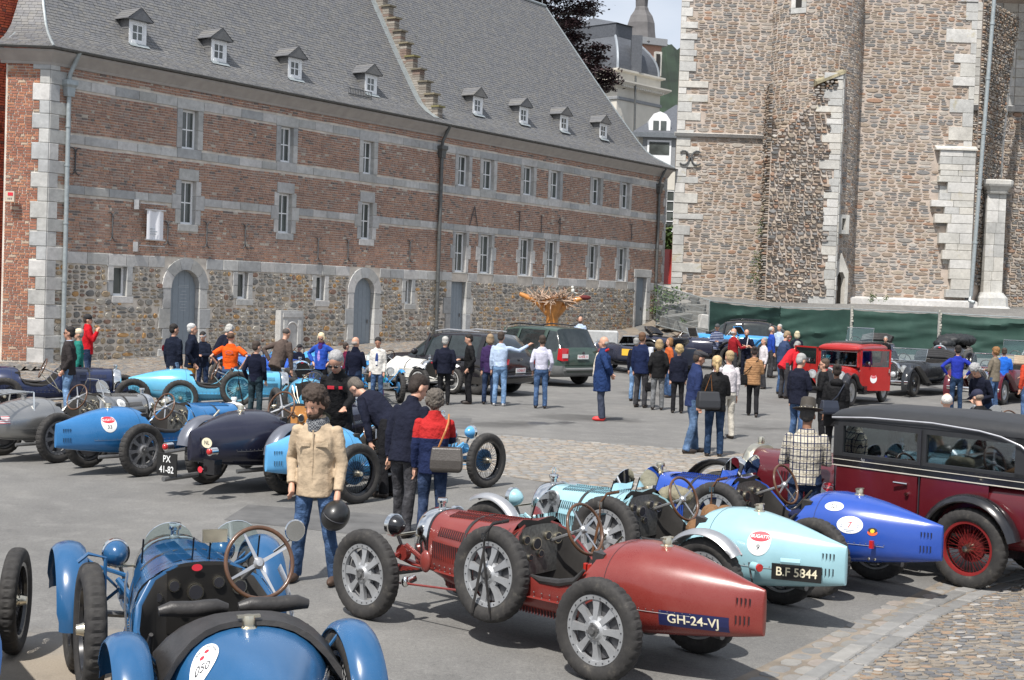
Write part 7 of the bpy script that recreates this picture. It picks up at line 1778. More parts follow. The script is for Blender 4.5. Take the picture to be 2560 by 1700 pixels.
    gg = MB(); gg.hexa([(cf-.02, -yy+.07, bz), (cf-.015, -yy+.07, bz), (cf-.015, yy-.07, bz), (cf-.02, yy-.07, bz), (cf-.02, -yy+.07, wz1), (cf-.015, -yy+.07, wz1), (cf-.015, yy-.07, wz1), (cf-.02, yy-.07, wz1)]); glassy(gg, 'windscreen', cab, TGL)
    m = MB(); fr = [(cf+.014, -yy+.08, bz+.02), (cf+.014, -yy+.08, wz1), (cf+.014, yy-.08, wz1), (cf+.014, yy-.08, bz+.02)]; m.tube(fr, .016, 6, closed=True); m.build('windscreen_frame', CHROME if roof.get('chrome') else up, cab, 40)
    gg = MB(); pbox(gg, cr+.01, cr+.015, -bw, bw, bz+.14, zr-.25); glassy(gg, 'rear_window', cab, TGL)
    m = MB()
    for xx in (.35, 1.15): m.box((xx, 0, .68), (.5, W*1.6, .2)); m.box((xx-.25, 0, .9), (.14, W*1.6, .5))
    m.build('seats', DARK, root, 40); steering(root, (cf-.5, -.28 if roof.get('rhd', 1) else .28, bz+.08), .2, 30, BLACK, BLACK)
  if extra: extra(root, S, C)
  return root, S, C
TGL = glass('tinted window glass', (.55, .62, .62), .14)
BRG = (.095, .006, .012)
def esal(root, S, C):
  W = .60
  STR = pmat('cream coachline', (.55, .52, .45), .4)
  for sd in (-1, 1):
    m = MB(); pbox(m, -.66, 1.62, sd*(W+.001), sd*(W+.008), 1.00, 1.10); m.build('waist_band', BLACK, root)
    m = MB(); pbox(m, -.68, 1.63, sd*(W+.008), sd*(W+.013), .995, 1.005); pbox(m, -.68, 1.63, sd*(W+.008), sd*(W+.013), 1.06, 1.066); m.build('coachline', STR, root)
    m = MB(); m.tube([(1.66, sd*W, 1.485), (1.2, sd*(W+.01), 1.52), (.5, sd*(W+.01), 1.53), (.0, sd*(W+.005), 1.50), (-.22, sd*(W+.005), 1.465), (-.42, sd*(W+.005), 1.40), (-.56, sd*(W+.005), 1.30)], .008, 6, flat=.6); m.build('rain_gutter', pmat('silver trim', (.6, .6, .62), .3, .5), root, 50)
    for a, b in ((.64, 1.58), (-.12, .60)):
      m = MB(); pbox(m, a, b, sd*(W-.002), sd*(W+.0025), .42 if a > .5 else .55, .99); d = m.build('door', C, root)
      m = MB(); xx = a+.1; m.tube([(xx, sd*(W+.02), .90), (xx+.14, sd*(W+.045), .905)], .012, 8); cyl(m, (xx, sd*(W+.015), .80), .02, .03, 10); m.build('door_handle', CHROME, d, 40) if a > .5 else None
    m = MB(); pbox(m, .615, .625, sd*(W-.01), sd*(W+.004), .42, 1.45); pbox(m, 1.60, 1.606, sd*(W-.01), sd*(W+.004), .42, 1.0); m.build('door_gap', INK, root)
  bug_sticker(root, sside(S, 1, 1.72, .70, .006), .12, None)
  m = MB(); pbox(m, -1.36, -.94, -.45, .45, .52, 1.0); t = m.build('luggage_trunk', BLACK, root)
  m = MB(); m.tube([(-1.37, -.46, .985), (-1.37, .46, .985)], .012, 6); m.tube([(-.96, .455, .99), (-1.36, .455, .99), (-1.365, .455, .53)], .010, 6); m.tube([(-1.14, .458, .90), (-.96, .458, .90)], .006, 5); m.tube([(-1.18, .475, .80), (-1.14, .485, .76), (-1.04, .485, .76), (-1.0, .475, .80)], .012, 6); pbox(m, -1.13, -1.07, .452, .47, .83, .92); m.build('trunk_fittings', CHROME, t, 40, kind='stuff')
  m = MB(); pbox(m, -1.25, -.75, -.4, .4, .44, .48); m.build('luggage_grid', STEEL, root)
vintage('burgundy_saloon', 'burgundy and black vintage saloon with red wire wheels at the right edge', 4.93, 13.74, R(133), BRG, BLACK, wb=3.0, W=.60, belt=1.05, hood=1.0, fw=1.70, rear=-.90, upper=pmat('black leathercloth', (.022, .023, .025), .5, bmp=.2, bscale=40), roof=dict(front=1.63, rear=-.92, z=1.60, pillars=[.62, 1.58], w0=-.36, windows=[(-.36, .57), (.67, 1.54)]), wmat=pmat('red wheel enamel', (.20, .02, .02), .35), rims=pmat('red drum', (.12, .015, .015), .4), rad=.385, wid=.145, extra=esal, shell=NICKEL, trackw=.70)
def eredsal(root, S, C):
  for sd in (-1, 1):   # doors swung open, hinged at the front pillar
    a = empty('door_pivot', (0, 0, 0)); bpy.data.objects.remove(a)
    T = Matrix.Translation((1.72, sd*.60, 0)) @ Matrix.Rotation(sd*R(-38 if sd > 0 else -62)+0, 4, 'Z')
    m = MB()
    def q(x0, x1, z0, z1, t=.03): m.box((-(x0+x1)/2, 0, (z0+z1)/2), (x1-x0, t, z1-z0), 0, T)
    q(0, .95, .38, 1.02); q(0, .05, 1.02, 1.50); q(.90, .95, 1.02, 1.50); q(0, .95, 1.46, 1.50)
    d = m.build('open_door', C, root); g = MB(); g.box((-.475, 0, 1.24), (.85, .006, .44), 0, T); glassy(g, 'door_glass', d, TGL)
    h = MB(); h.box((-.88, sd*.03, .92), (.03, .05, .1), 0, T); h.build('door_handle', CHROME, d)
    F0 = lambda a_, b_, dd=0, T=T, sd=sd: tuple(T @ Vector((-.42-sd*a_*-1 if sd < 0 else -.42-a_, sd*(.018+dd), .72+b_)))
    bug_sticker(root, F0, .11, None)
    m = MB(); cyl(m, tuple(T @ Vector((-.25, sd*.06, 1.12))), .05, .02, 14); m.build('door_mirror', CHROME, d)
  m = MB(); pbox(m, 1.2, -.5, -.45, .45, 1.62, 1.66); m.build('roof_fabric', pmat('grey roof cloth', (.05, .05, .052), .7), root)
  m = MB(); m.box((1.75, .70, .40), (.22, .18, .22)); m.build('battery_box', BLACK, root)
vintage('red_saloon', 'bright red vintage saloon standing with both doors wide open', 9.819, 39.393, R(-123), (.36, .014, .012), pmat('black mudguard paint', (.015, .015, .018), .3, coat=.3), wb=2.6, W=.60, belt=1.02, hood=.96, fw=1.75, rear=-.7, roof=dict(front=1.72, rear=-.7, z=1.60, pillars=[.75, 1.68], w0=-.15, windows=[(-.15, .70)], chrome=True), wheelst='disc', wmat=pmat('grey disc wheel', (.32, .31, .29), .5), extra=eredsal, lamps=True, rad=.37, wid=.14)
def eblk(root, S, C):
  plate(root, (3.18, .0, .36), (0, 1, 0), (0, 0, 1), (1, 0, 0), .5, .11, ['8-78'], PBLK, WHITE, .09)
  m = MB(); m.ball((3.1, .15, .62), (.06, .1, .1)); m.build('fog_lamp', LENS, root, 60)
GRB = pmat('black gloss coachwork', (.02, .022, .026), .18, coat=.6, var=.1)
vintage('black_cabriolet', 'black open cabriolet with chrome grille and slanted windscreen beside the red saloon', 13.3, 44.3, R(-130), (.018, .020, .024), GRB, wb=2.9, W=.66, belt=1.02, hood=.98, fw=1.85, rear=-.9, open_=(0, 1.7, .95), grille=True, bumper=True, wheelst='disc', wmat=BLACK, skirts=True, screen=(1.78, .58, 1.02, 1.42, .45, CHROME), hoodfold=(-.15, pmat('black hood cloth', (.02, .02, .022), .8)), trackw=.70, wid=.17, rad=.37, extra=eblk)
vintage('blue_tourer', 'dark blue tourer with an upright chrome windscreen behind the black cabriolet', 13.6, 52.5, R(-125), (.012, .018, .06), pmat('dark blue wing', (.012, .016, .05), .3, coat=.3), wb=2.8, W=.6, belt=1.15, hood=1.12, fw=1.75, open_=(0, 1.5, 1.05), screen=(1.6, .52, 1.15, 1.68, .25, CHROME), hoodfold=(-.1, LEATH), lamps=True, rad=.40)
vintage('covered_tourer', 'dark tourer under a black folded hood in front of the rightmost fence panels', 16.6, 52.5, R(-118), (.02, .02, .022), BLACK, wb=2.7, W=.6, belt=1.12, hood=1.12, fw=1.7, open_=(0, 1.5, 1.04), hoodfold=(.2, pmat('black hood cloth', (.02, .02, .022), .8)), rad=.38)
m = MB(); q = Vector((16.3, 51.8, ground_z(16.3, 51.8)+1.35));
blob('car_cover', [(q, (.6, .5, .22)), (q+Vector((.5, .4, .0)), (.5, .5, .22)), (q+Vector((-.4, -.3, -.15)), (.4, .4, .2))], pmat('black cover cloth', (.016, .018, .02), .6, bmp=.3), 'black cloth cover bunched over the dark tourer by the fence', 'car cover', .05, .12)
def ebur(root, S, C):
  plate(root, (3.25, -.1, .40), (0, 1, 0), (0, 0, 1), (1, 0, 0), .5, .12, ['0-ST 4'], WHITE, INK, .09)
vintage('burgundy_tourer', 'burgundy tourer with a wide chrome grille behind the man in the blue sweater', 15.1, 42.2, R(-128), (.10, .008, .018), paint('burgundy wing', (.10, .008, .018), .05), wb=2.8, W=.66, belt=1.0, hood=.96, fw=1.8, open_=(0, 1.65, .93), grille=True, bumper=True, skirts=True, screen=(1.75, .60, 1.0, 1.42, .4, CHROME), hoodfold=(-.1, pmat('beige hood', (.32, .25, .18), .8)), trackw=.70, wid=.16, wheelst='disc', wmat=pmat('silver disc', (.4, .4, .4), .4, .5), extra=ebur)
vintage('grey_tourer', 'slate grey tourer with an upright windscreen at the right picture edge', 17.0, 44.8, R(-135), (.06, .07, .075), pmat('black mudguard paint', (.015, .015, .018), .3), wb=2.9, W=.62, belt=1.2, hood=1.15, fw=1.8, open_=(0, 1.6, 1.1), screen=(1.7, .55, 1.2, 1.72, .1, CHROME), hoodfold=(.2, BLACK), rad=.4, wheelst='disc', wmat=pmat('pale disc', (.4, .38, .35), .5))
def eyel(root, S, C):
  for sd in (-1, 1): m = MB(); pbox(m, -.3, 1.6, sd*.603, sd*.612, .62, .84); m.build('yellow_panel', pmat('yellow coachwork', (.80, .48, .05), .3, coat=.3, var=.03), root)
vintage('yellow_flank_tourer', 'dark blue tourer with a yellow flank behind the man with the white scarf', 5.3, 46.4, R(138), (.03, .035, .06), BLACK, wb=3.1, W=.6, belt=.98, hood=.96, fw=1.95, open_=(0, 1.75, .9), screen=(1.85, .5, .98, 1.3, .5, CHROME), hoodfold=(-.05, BLACK), extra=eyel, rad=.42, wid=.14)
vintage('dark_long_bonnet_tourer', 'midnight blue tourer with a long shiny bonnet and its radiator to the right', 5.3, 51.3, R(-28), (.02, .024, .05), BLACK, wb=3.1, W=.55, belt=1.05, hood=1.02, fw=1.5, open_=(-.1, 1.3, .96), screen=(1.45, .45, 1.05, 1.4, .35, CHROME), hoodfold=(0, BLACK), rad=.42, shell=NICKEL)
vintage('light_blue_tourer', 'light azure open car with a raised bonnet flap beside the black saloon', 8.0, 56.0, R(-30), (.05, .28, .60), paint('azure wing', (.05, .28, .6), .05), wb=2.5, W=.5, belt=.98, hood=.95, fw=1.3, open_=(-.1, 1.1, .9), screen=(1.25, .42, .98, 1.35, .6, pmat('azure trim', (.05, .28, .6), .3)), rad=.38)
racer('turquoise_cyclecar', 'small turquoise open car behind the woman in the quilted jacket', 11.0, 47.0, R(-115), (.02, .30, .42), style='wire', wmat=BLACK, wire2=pmat('turquoise drum', (.02, .3, .4), .5), screens=0, lamps=(-1, 1), cat='vintage car', dust=.05, fend=[(2.4, .62, 40, 140), (2.4, -.62, 40, 140)])
def bug_round(root, P):
  F = flatmap(P, (0, 1, 0), (0, 0, 1), (1, 0, 0)); m = decal_ellipse(F, .20, .13); o = m.build('sticker', WHITE, root); m = decal_ellipse(F, .18, .11, d=.002); m.build('red_oval', PRED, o); m = MB(); decal_text(F, 'BUGATTI', .075, 0, 0, .004, mb=m); m.build('lettering', WHITE, o)
racer('blue_touring_racer', 'blue open car facing the camera with a red oval sticker by its wheel', -4.9, 35.4, R(-158), (.02, .15, .48), style='wire', wmat=BLACK, wire2=pmat('blue wire drum', (.02, .12, .4), .5), rad=.42, wid=.16, shell=CREAM, W=1.25, lamps=(-1, 1), lampmat=CHROME, fend=[(2.4, .62, 60, 170, .2), (2.4, -.62, 60, 170, .2)], num=lambda r, S, C: bug_round(r, (2.86, .30, .42)), levers=False, cat='vintage car')
racer('cyan_wire_wheeled_car', 'light cyan racing car with a spare wire wheel behind the men in dark jackets', -6.75, 28.3, R(20), (.11, .40, .60), style='wire', wmat=pmat('cyan wire', (.1, .3, .4), .4), spare=(-1, BLACK), W=1.15, lamps=(), screens=0, cat='vintage car', dust=.05, wire2=pmat('cyan drum', (.1, .35, .45), .5))
racer('dark_blue_long_car', 'dark blue bonnet of an open car reaching in at the left picture edge', -9.9, 27.2, R(25), (.012, .022, .07), W=1.25, lamps=(), style='wire', wmat=BLACK, shell=CHROME, cat='vintage car', dust=.05, screens=0)
racer('royal_blue_car', 'royal blue open car with round headlamps beside the man bending in the taupe jacket', -6.74, 35.1, R(-40), (.012, .08, .42), style='wire', wmat=BLACK, W=1.25, lamps=(-1, 1), lampmat=CHROME, cat='vintage car', dust=.05, screens=0, shell=CHROME)
racer('light_blue_headlamp_car', 'sky blue open car behind the blonde woman in the blue fleece', -6.2, 38.2, R(-40), (.05, .30, .60), style='wire', wmat=BLACK, W=1.2, lamps=(-1, 1), lampmat=CHROME, cat='vintage car', dust=.05, screens=0)
racer('white_racing_car', 'white open racing car with wire wheels in front of the black SUV', -3.685, 37.41, R(-42.3), (.72, .71, .66), style='wire', wmat=pmat('white wire', (.6, .6, .58), .4), W=1.1, lamps=(), fend=[(2.4, .62, 60, 130, .15), (2.4, -.62, 60, 130, .15)], fcol=WHITE, cat='vintage car', dust=.05, screens=0, levers=False, capkind='ring')
def ecyc(root, S, C):
  plate(root, (2.78, 0, .42), (0, 1, 0), (0, 0, 1), (1, 0, 0), .5, .15, ['P.ED 661H'], pmat('pale plate', (.5, .5, .45), .5), INK, .09)
racer('small_blue_wire_wheeled_car', 'small bright blue open car with plate ending ED 661H, behind the girl in turquoise', -3.9, 35.0, R(-72), (.03, .25, .55), style='wire', wmat=BLACK, wire2=pmat('blue drum', (.03, .2, .45), .5), W=.95, lamps=(-1, 1), screens=2, cat='vintage car', dust=.05, num=ecyc, fend=[(2.4, .62, 60, 130, .12), (2.4, -.62, 60, 130, .12)])
racer('open_wheeler_cyan', 'open pale blue racing car with tall windscreens behind the curly haired man', -3.9, 26.8, R(-65), (.08, .36, .58), style='wire', wmat=BLACK, wire2=pmat('cyan drum', (.1, .35, .45), .5), W=.95, lamps=(-1, 1), screens=2, cat='vintage car', dust=.05)
vintage('navy_long_car', 'navy car with a nickel radiator cap behind the roof of the burgundy saloon', 8.9, 20.2, R(150), (.012, .016, .07), BLACK, wb=3.0, W=.52, belt=.98, hood=.96, fw=1.2, open_=(-.2, 1.0, .9), shell=NICKEL, rad=.38)
racer('blue_car_at_edge', 'blue open car with a wooden steering wheel cut off by the right picture edge', 8.2, 21.6, R(115), (.03, .12, .40), style='wire', wmat=BLACK, W=1.1, lamps=(), cat='vintage car', dust=.05, screens=2)

def suv(name, label, x, y, hdg, col, L, Wd, H, wb, belt, rake, rail, lampf, platetxt, lower, script=None, wheelr=.36):
  root = empty(name, (x, y, ground_z(x, y)), hdg, label, 'SUV'); C = paint('paint '+name, col, .03, .15)
  rr_ = -(L-wb)*.5+.02; ff = rr_+L; w = Wd/2
  def sec(xx, w_, zb, bz, wr, zr): # half points
    P = [(0, zb), (w_*.86, zb), (w_*.97, zb+.08), (w_, zb+.22), (w_*1.0, .62), (w_*.985, bz-.16), (w_*.955, bz), (wr+(w_*.955-wr)*.25, bz+(zr-.09-bz)*.75), (wr, zr-.09), (wr*.9, zr-.025), (wr*.5, zr), (0, zr)]
    return [(xx, a, b) for a, b in P]+[(xx, -a, b) for a, b in P[-2:0:-1]]
  hoodz = belt+.04; wr = w*.74
  st = [(rr_+.0, w*.80, .42, .80, w*.72, .86), (rr_+.03, w*.90, .34, .92, w*.78, .98), (rr_+.12, w*.96, .30, belt, w*.82, belt+.13), (rr_+.20+rake*.25, w*.98, .28, belt, w*.80, belt+.32), (rr_+.22+rake, w, .27, belt, wr, H-.04), (rr_+.55+rake, w, .27, belt, wr*1.02, H-.005),
     (wb*.25, w, .27, belt, wr*1.03, H), (wb*.45, w, .27, belt-.01, wr*1.02, H-.01), (wb*.60, w, .27, belt-.03, wr, H-.06), (wb*.84, w, .27, belt-.06, w*.80, belt+.10), (wb*.90, w, .27, belt-.07, w*.84, belt+.02), (wb*1.12, w*.98, .28, belt-.09, w*.82, belt-.03), (ff-.25, w*.93, .30, belt-.14, w*.74, belt-.09), (ff-.06, w*.80, .34, belt-.24, w*.62, belt-.19), (ff, w*.62, .40, belt-.32, w*.45, belt-.27)]
  rings = [sec(*s) for s in st]; n = len(rings[0]); m = MB(); m.v = [p for r in rings for p in r]
  for i in range(len(rings)-1):
    for j in range(n):
      m.f.append((i*n+j, i*n+(j+1) % n, (i+1)*n+(j+1) % n, (i+1)*n+j)); mt = 0
      jj = j if j < 11 else 21-j
      if jj in (6, 7) and 3 <= i <= 8: mt = 1
      if jj in (8, 9, 10) and i == 3: mt = 1
      if jj in (8, 9, 10) and i == 8: mt = 1
      if jj in (7, 8, 9, 10) and i in (2,): mt = 1 if jj > 7 else 0
      if jj <= 3 and lower: mt = 2
      m.m.append(mt)
  m.f += [tuple(range(n-1, -1, -1)), tuple(range((len(rings)-1)*n, len(rings)*n))]; m.m += [0, 0]
  body_ = m.build('body', [C, PGL, lower or C], root, 40)
  m = MB()   # pillars over the glass
  for sd in (-1, 1):
    for xx, t in ((wb*.06-.25, .07), (wb*.38, .045), (wb*.63, .035)):
      y0, z0_, y1, z1_ = w*.962, belt, wr*1.03, H-.09; m.tube([(xx+.02, sd*(y0), z0_-.02), (xx, sd*((y0+y1)/2+.025), (z0_+z1_)/2), (xx-.04, sd*(y1+.008), z1_+.01)], [(t, .012)]*3, 6)
  m.build('pillars', C if script else BLACK, body_, 50)
  for sd in (-1, 1):
    for xx in (0, wb):
      wheel(root, (xx, sd*(w-.10), wheelr), sd, 'modern', wheelr, .22, ALU)
      m = MB(); m.lathe([(0, -.02), (wheelr+.06, -.02), (wheelr+.06, .012), (wheelr+.02, .012), (wheelr+.02, 0), (0, 0)], 32, Matrix.Translation((xx, sd*(w-.005), wheelr+.01)) @ (RX if sd > 0 else Matrix.Rotation(R(90), 4, 'X'))); m.v = [v if v[2] > .28 else (v[0], v[1], .28) for v in m.v]; m.build('wheel_arch', DARK, root)
    m = MB(); m.tube([(wb*.1-.2, sd*(wr*.98), H+.03), (wb*.4, sd*(wr*1.0), H+.06), (wb*.56, sd*(wr*.97), H+.0)], .022, 6); m.build('roof_rail', rail, root, 50)
    m = MB();
    for xx in (wb*.13, wb*.40, wb*.74): m.tube([(xx, sd*(w+.001), .40), (xx, sd*(w+.0), .62), (xx-.01, sd*(w*.955+.002), belt)], .005, 4)
    m.build('door_gap', INK, root, kind='stuff')
    m = MB(); [m.tube([(xx, sd*(w+.0), belt-.16), (xx+.18, sd*(w+.0), belt-.155)], .018, 6) for xx in (wb*.18, wb*.50)]; m.build('door_handle', C, root, 40, kind='stuff')
    m = MB(); m.ball((wb*.72, sd*(w+.10), belt+.06), (.07, .12, .09)); m.build('door_mirror', C, root, 60)
    lampf(root, sd, rr_, w, belt)
  plate(root, (rr_-.01, 0, belt-.32 if not script else belt-.14), (0, -1, 0), (0, 0, 1), (-1, 0, .08), .46, .13, [platetxt], WHITE, PRED, .10)
  m = MB(); m.tube([(rr_-.03, -w*.85, .52), (rr_-.10, -w*.5, .52), (rr_-.12, 0, .52), (rr_-.10, w*.5, .52), (rr_-.03, w*.85, .52)], [(.05, .12)]*5, 10); m.build('rear_bumper', lower or C, root, 50)
  m = MB(); decal_ellipse(flatmap((rr_-.03, 0, belt-.03), (0, -1, 0), (0, 0, 1), (-1, 0, .1)), .06, .04, mb=m); m.build('tailgate_badge', CHROME, root)
  return root
PGL = pmat('dark car glass', (.02, .027, .028), .05, coat=.5, var=.3)
LRED = pmat('red lamp plastic', (.42, .015, .02), .15, coat=.5)
def lampq(root, sd, rx, w, belt):
  m = MB(); m.add([(rx+.03, sd*(w*.90+.01), belt-.20), (rx+.36, sd*(w*.985+.012), belt-.08), (rx+.34, sd*(w*.97+.012), belt+.02), (rx+.02, sd*(w*.90), belt+.0), (rx-.015, sd*(w*.62), belt-.02), (rx-.02, sd*(w*.66), belt-.15)], [(0, 1, 2, 3), (0, 3, 4, 5)]); o = m.build('tail_lamp', LRED, root)
  m = MB(); m.add([(rx+.02, sd*(w*.90+.018), belt-.11), (rx+.2, sd*(w*.96+.018), belt-.07), (rx+.2, sd*(w*.955+.018), belt-.03), (rx+.01, sd*(w*.90+.018), belt-.06)], [(0, 1, 2, 3)]); m.build('lens', WHITE, o)
def lampk(root, sd, rx, w, belt):
  m = MB(); m.add([(rx+.0, sd*(w*.92+.012), belt-.26), (rx+.16, sd*(w*.965+.015), belt-.22), (rx+.14, sd*(w*.95+.012), belt+.10), (rx+.04, sd*(w*.90+.01), belt+.12), (rx-.02, sd*(w*.68), belt+.10), (rx-.03, sd*(w*.70), belt-.25)], [(0, 1, 2, 3), (0, 3, 4, 5)]); o = m.build('tail_lamp', LRED, root)
  m = MB(); m.add([(rx-.035, sd*(w*.71), belt-.17), (rx-.005, sd*(w*.915+.02), belt-.17), (rx-.005, sd*(w*.915+.02), belt-.05), (rx-.035, sd*(w*.71), belt-.05)], [(0, 1, 2, 3)]); m.build('lens', pmat('clear lamp plastic', (.6, .5, .5), .2), o)
suv('black_suv', 'black compact SUV with silver roof rails and red tail lamps, left of the green one', -.45, 37.0, R(147), (.016, .015, .019), 4.33, 1.78, 1.60, 2.63, .98, .32, ALU, lampq, '1-DAB-27', None)
suv('green_suv', 'dark green metallic SUV with tall red tail lamps, behind the man in the white shirt', 1.459, 41.642, R(134), (.045, .075, .062), 4.57, 1.86, 1.73, 2.71, 1.02, .22, BLACK, lampk, 'V-HDE 11', pmat('grey lower cladding', (.14, .145, .145), .5), script=True)
sb = suv('black_rounded_saloon', 'black rounded saloon parked against the left screened fence panel', 10.6, 58.0, R(168), (.02, .02, .026), 4.7, 1.8, 1.52, 2.8, .95, .75, BLACK, lampq, '', None)
sb['category'] = 'saloon car'
ARM = dict(down=((.035, -.02, -.28), (.035, .04, -.53)), hip=((.23, -.10, -.18), (.07, .02, -.40)), pocket=((.07, -.08, -.265), (.03, .06, -.48)), front=((.06, .04, -.27), (-.12, .24, -.27)), fold=((.07, .10, -.26), (-.20, .23, -.20)),
      reach=((.03, .18, -.20), (.0, .42, -.24)), point=((.24, .10, -.06), (.44, .24, .08)), cam=((.10, .16, -.18), (-.08, .27, .08)), chin=((.04, .12, -.25), (-.08, .22, -.02)), back=((.09, -.12, -.25), (-.09, -.19, -.40)),
      low=((.03, .12, -.26), (.02, .28, -.48)), hold=((.05, .0, -.28), (.05, .10, -.52)), flat=((.10, .10, -.24), (.02, .34, -.22)))
_TX = bpy.data.textures.new('cloth folds', 'CLOUDS'); _TX.noise_scale = .11; _TX.noise_depth = 2
_TH = bpy.data.textures.new('hair locks', 'CLOUDS'); _TH.noise_scale = .025; _TH.noise_depth = 2
def soft(m, name, mat, parent, vox, amp=0, tex=None, it=4, label=None):
  o = m.build(name, mat, parent, label=label)
  r = o.modifiers.new('remesh', 'REMESH'); r.mode = 'VOXEL'; r.voxel_size = vox; r.use_smooth_shade = True
  if amp:
    d = o.modifiers.new('folds', 'DISPLACE'); d.texture = tex or _TX; d.strength = amp; d.mid_level = .5; d.texture_coords = 'LOCAL'
  s = o.modifiers.new('smooth', 'SMOOTH'); s.factor = .5; s.iterations = it; return o
PLIST = []
def person(label, x, ytop, yfoot, face, top, legs, hair, Z=None, H=None, arms=('down', 'down'), lean=0, head=(0, 0), tone=0, stance='stand', topkind='jacket', shoes=None, fat=1.0, sleeves=True, beard=None, glasses=None, group=None, headk=1.0, xt=None, female=False, collar=None, under=None, twist=0, hat=None, mat2=None):
  if Z is None: P = gnd(x, yfoot)
  else: P = at(x, 900, Z); P = Vector((P.x, P.y, ground_z(P.x, P.y))); u_, v_ = proj(P); P = at(x+(900-v_)*0+ROLL*0, v_, Z); P.z = ground_z(P.x, P.y)
  Y = P.y; zt = at(x, ytop, Y).z
  if H is None: H = max(1.0, min(1.95, (zt-P.z)))
  near = Y < 16.5; mid = Y < 31; vox = .0095 if near else .013 if mid else .018
  root = empty('person', P, R(face-90), label, 'person'); k = H/1.75; root.scale = (k, k, k); root['group'] = group or 'people looking at the cars'
  B = MB(); J = MB(); Tm = Matrix.Translation((0, 0, .95)) @ Matrix.Rotation(R(-lean), 4, 'X') @ Matrix.Rotation(R(twist), 4, 'Z') @ Matrix.Translation((0, 0, -.95))
  Hm = Tm @ Matrix.Translation((0, 0, 1.50)) @ Matrix.Rotation(R(head[0]), 4, 'Z') @ Matrix.Rotation(R(-head[1]), 4, 'X') @ Matrix.Translation((0, 0, -1.50))
  headk *= 1.06
  if headk != 1: Hm = Hm @ Matrix.Translation((0, 0, 1.50)) @ Matrix.Scale(headk, 4) @ Matrix.Translation((0, 0, -1.50))
  hs = .150 if female else .172; shx = hs*(1+(fat-1)*.6)
  B.tube([Tm @ Vector(p) for p in ((0, 0, .88), (0, 0, 1.05), (0, 0, 1.25), (0, 0, 1.40), (0, -.01, 1.45))], [(.14, .095), (.12, .085), (.15, .10), (.13, .085), (.06, .06)], 14)
  B.tube([Tm @ Vector((0, -.015, 1.40)), Hm @ Vector((0, .0, 1.58))], .052, 12)
  B.ball((0, -.008, 1.655), (.074, .093, .096), 18, 14, M=Hm); B.ball((0, .030, 1.595), (.056, .060, .080), 16, 12, M=Hm); B.ball((0, .05, 1.545), (.03, .035, .025), 10, 8, M=Hm)
  B.add([Hm @ Vector(p) for p in ((-.016, .085, 1.598), (.016, .085, 1.598), (0, .122, 1.602), (0, .088, 1.648), (-.012, .06, 1.62), (.012, .06, 1.62))], [(0, 2, 3), (2, 1, 3), (0, 1, 2), (0, 3, 4), (3, 1, 5), (0, 4, 5, 1), (4, 3, 5)])
  for s in (-1, 1): B.ball((s*.074, -.002, 1.615), (.012, .022, .032), 8, 6, M=Hm)
  hips = [(-.085, 0, .92), (.085, 0, .92)]
  st = dict(stand=[((-.10, .02, .50), (-.11, -.02, .09)), ((.10, .02, .50), (.11, -.02, .09))], wide=[((-.14, .04, .50), (-.20, -.0, .09)), ((.13, .02, .50), (.19, -.05, .09))], walk=[((-.09, .12, .51), (-.09, .22, .09)), ((.09, -.04, .50), (.10, -.30, .12))], step=[((-.10, .06, .50), (-.11, .10, .09)), ((.10, -.02, .50), (.12, -.14, .09))])[stance]
  Tr = MB(); Sh = MB(); lr = .9+.1*fat
  Tr.tube([(0, 0, 1.02), (0, 0, .96), (0, -.01, .88), (0, 0, .81)], [(.142*fat, .105*fat), (.155*fat, .112*fat), (.165*fat, .118*fat), (.12*fat, .09)], 16)
  for h, (kn, an) in zip(hips, st):
    B.tube([h, kn, an], [.075, .052, .036], 10)
    Tr.tube([Vector(h), Vector(h).lerp(Vector(kn), .5), kn, Vector(kn).lerp(Vector(an), .45), Vector(an)+Vector((0, .0, -.035))], [(.088*lr, .098*lr), (.080*lr, .088*lr), (.064*lr, .068*lr), (.062*lr, .068*lr), (.060, .070)], 12)
    Sh.ball((an[0], an[1]+.075, .045), (.046, .135, .045), 12, 8); Sh.ball((an[0], an[1]-.01, .05), (.04, .065, .055), 10, 8); B.ball((an[0], an[1]+.06, .05), (.035, .1, .03), 8, 6)
  hem = dict(jacket=.80, coat=.62, shirt=.94, sweater=.86, tee=.90)[topkind]; fl = 1.0+(.06 if topkind == 'coat' else 0)
  ta = [(.152*fl, .125*fl), (.150*fl, .12*fl), (.146, .115), (.158, .120), (.162 if not female else .145, .112), (.125, .088), (.078, .072)]
  tz = [hem, max(hem+.04, .95), 1.06, 1.22, 1.34, 1.430, 1.490]
  if topkind in ('jacket', 'coat'): ta = [(a*1.08, b*1.12) for a, b in ta]
  J.tube([Tm @ Vector((0, .01 if fat > 1.1 and 0 < i < 3 else 0, z)) for i, z in enumerate(tz)], [(a*fat, b*(fat**1.4)) for a, b in ta[:5]]+ta[5:], 18)
  hands = []
  for s, an in ((-1, arms[0]), (1, arms[1])):
    e, w = ARM[an]; S0 = Vector((s*shx, 0, 1.385)); E = Tm @ (S0+Vector((s*e[0], e[1], e[2]))); Wr = Tm @ (S0+Vector((s*w[0], w[1], w[2]))); S0 = Tm @ S0
    B.tube([S0, S0.lerp(E, .5), E, Wr], [.05, .042, .036, .026], 10)
    dr = (Wr-E).normalized(); sd = dr.cross(Vector((0, 0, 1))); sd = sd.normalized() if sd.length > .1 else Vector((0, 1, 0)); nr = sd.cross(dr)
    if abs(dr.z) > .6: sd = Vector((0, 1, 0))-dr*dr.y; sd.normalize(); nr = sd.cross(dr)
    hc = Wr+dr*.055; B.tube([Wr, hc, Wr+dr*.095], [.026, (.018, .038) if False else .032, .030], 10)
    cur = nr*(-s)*.5
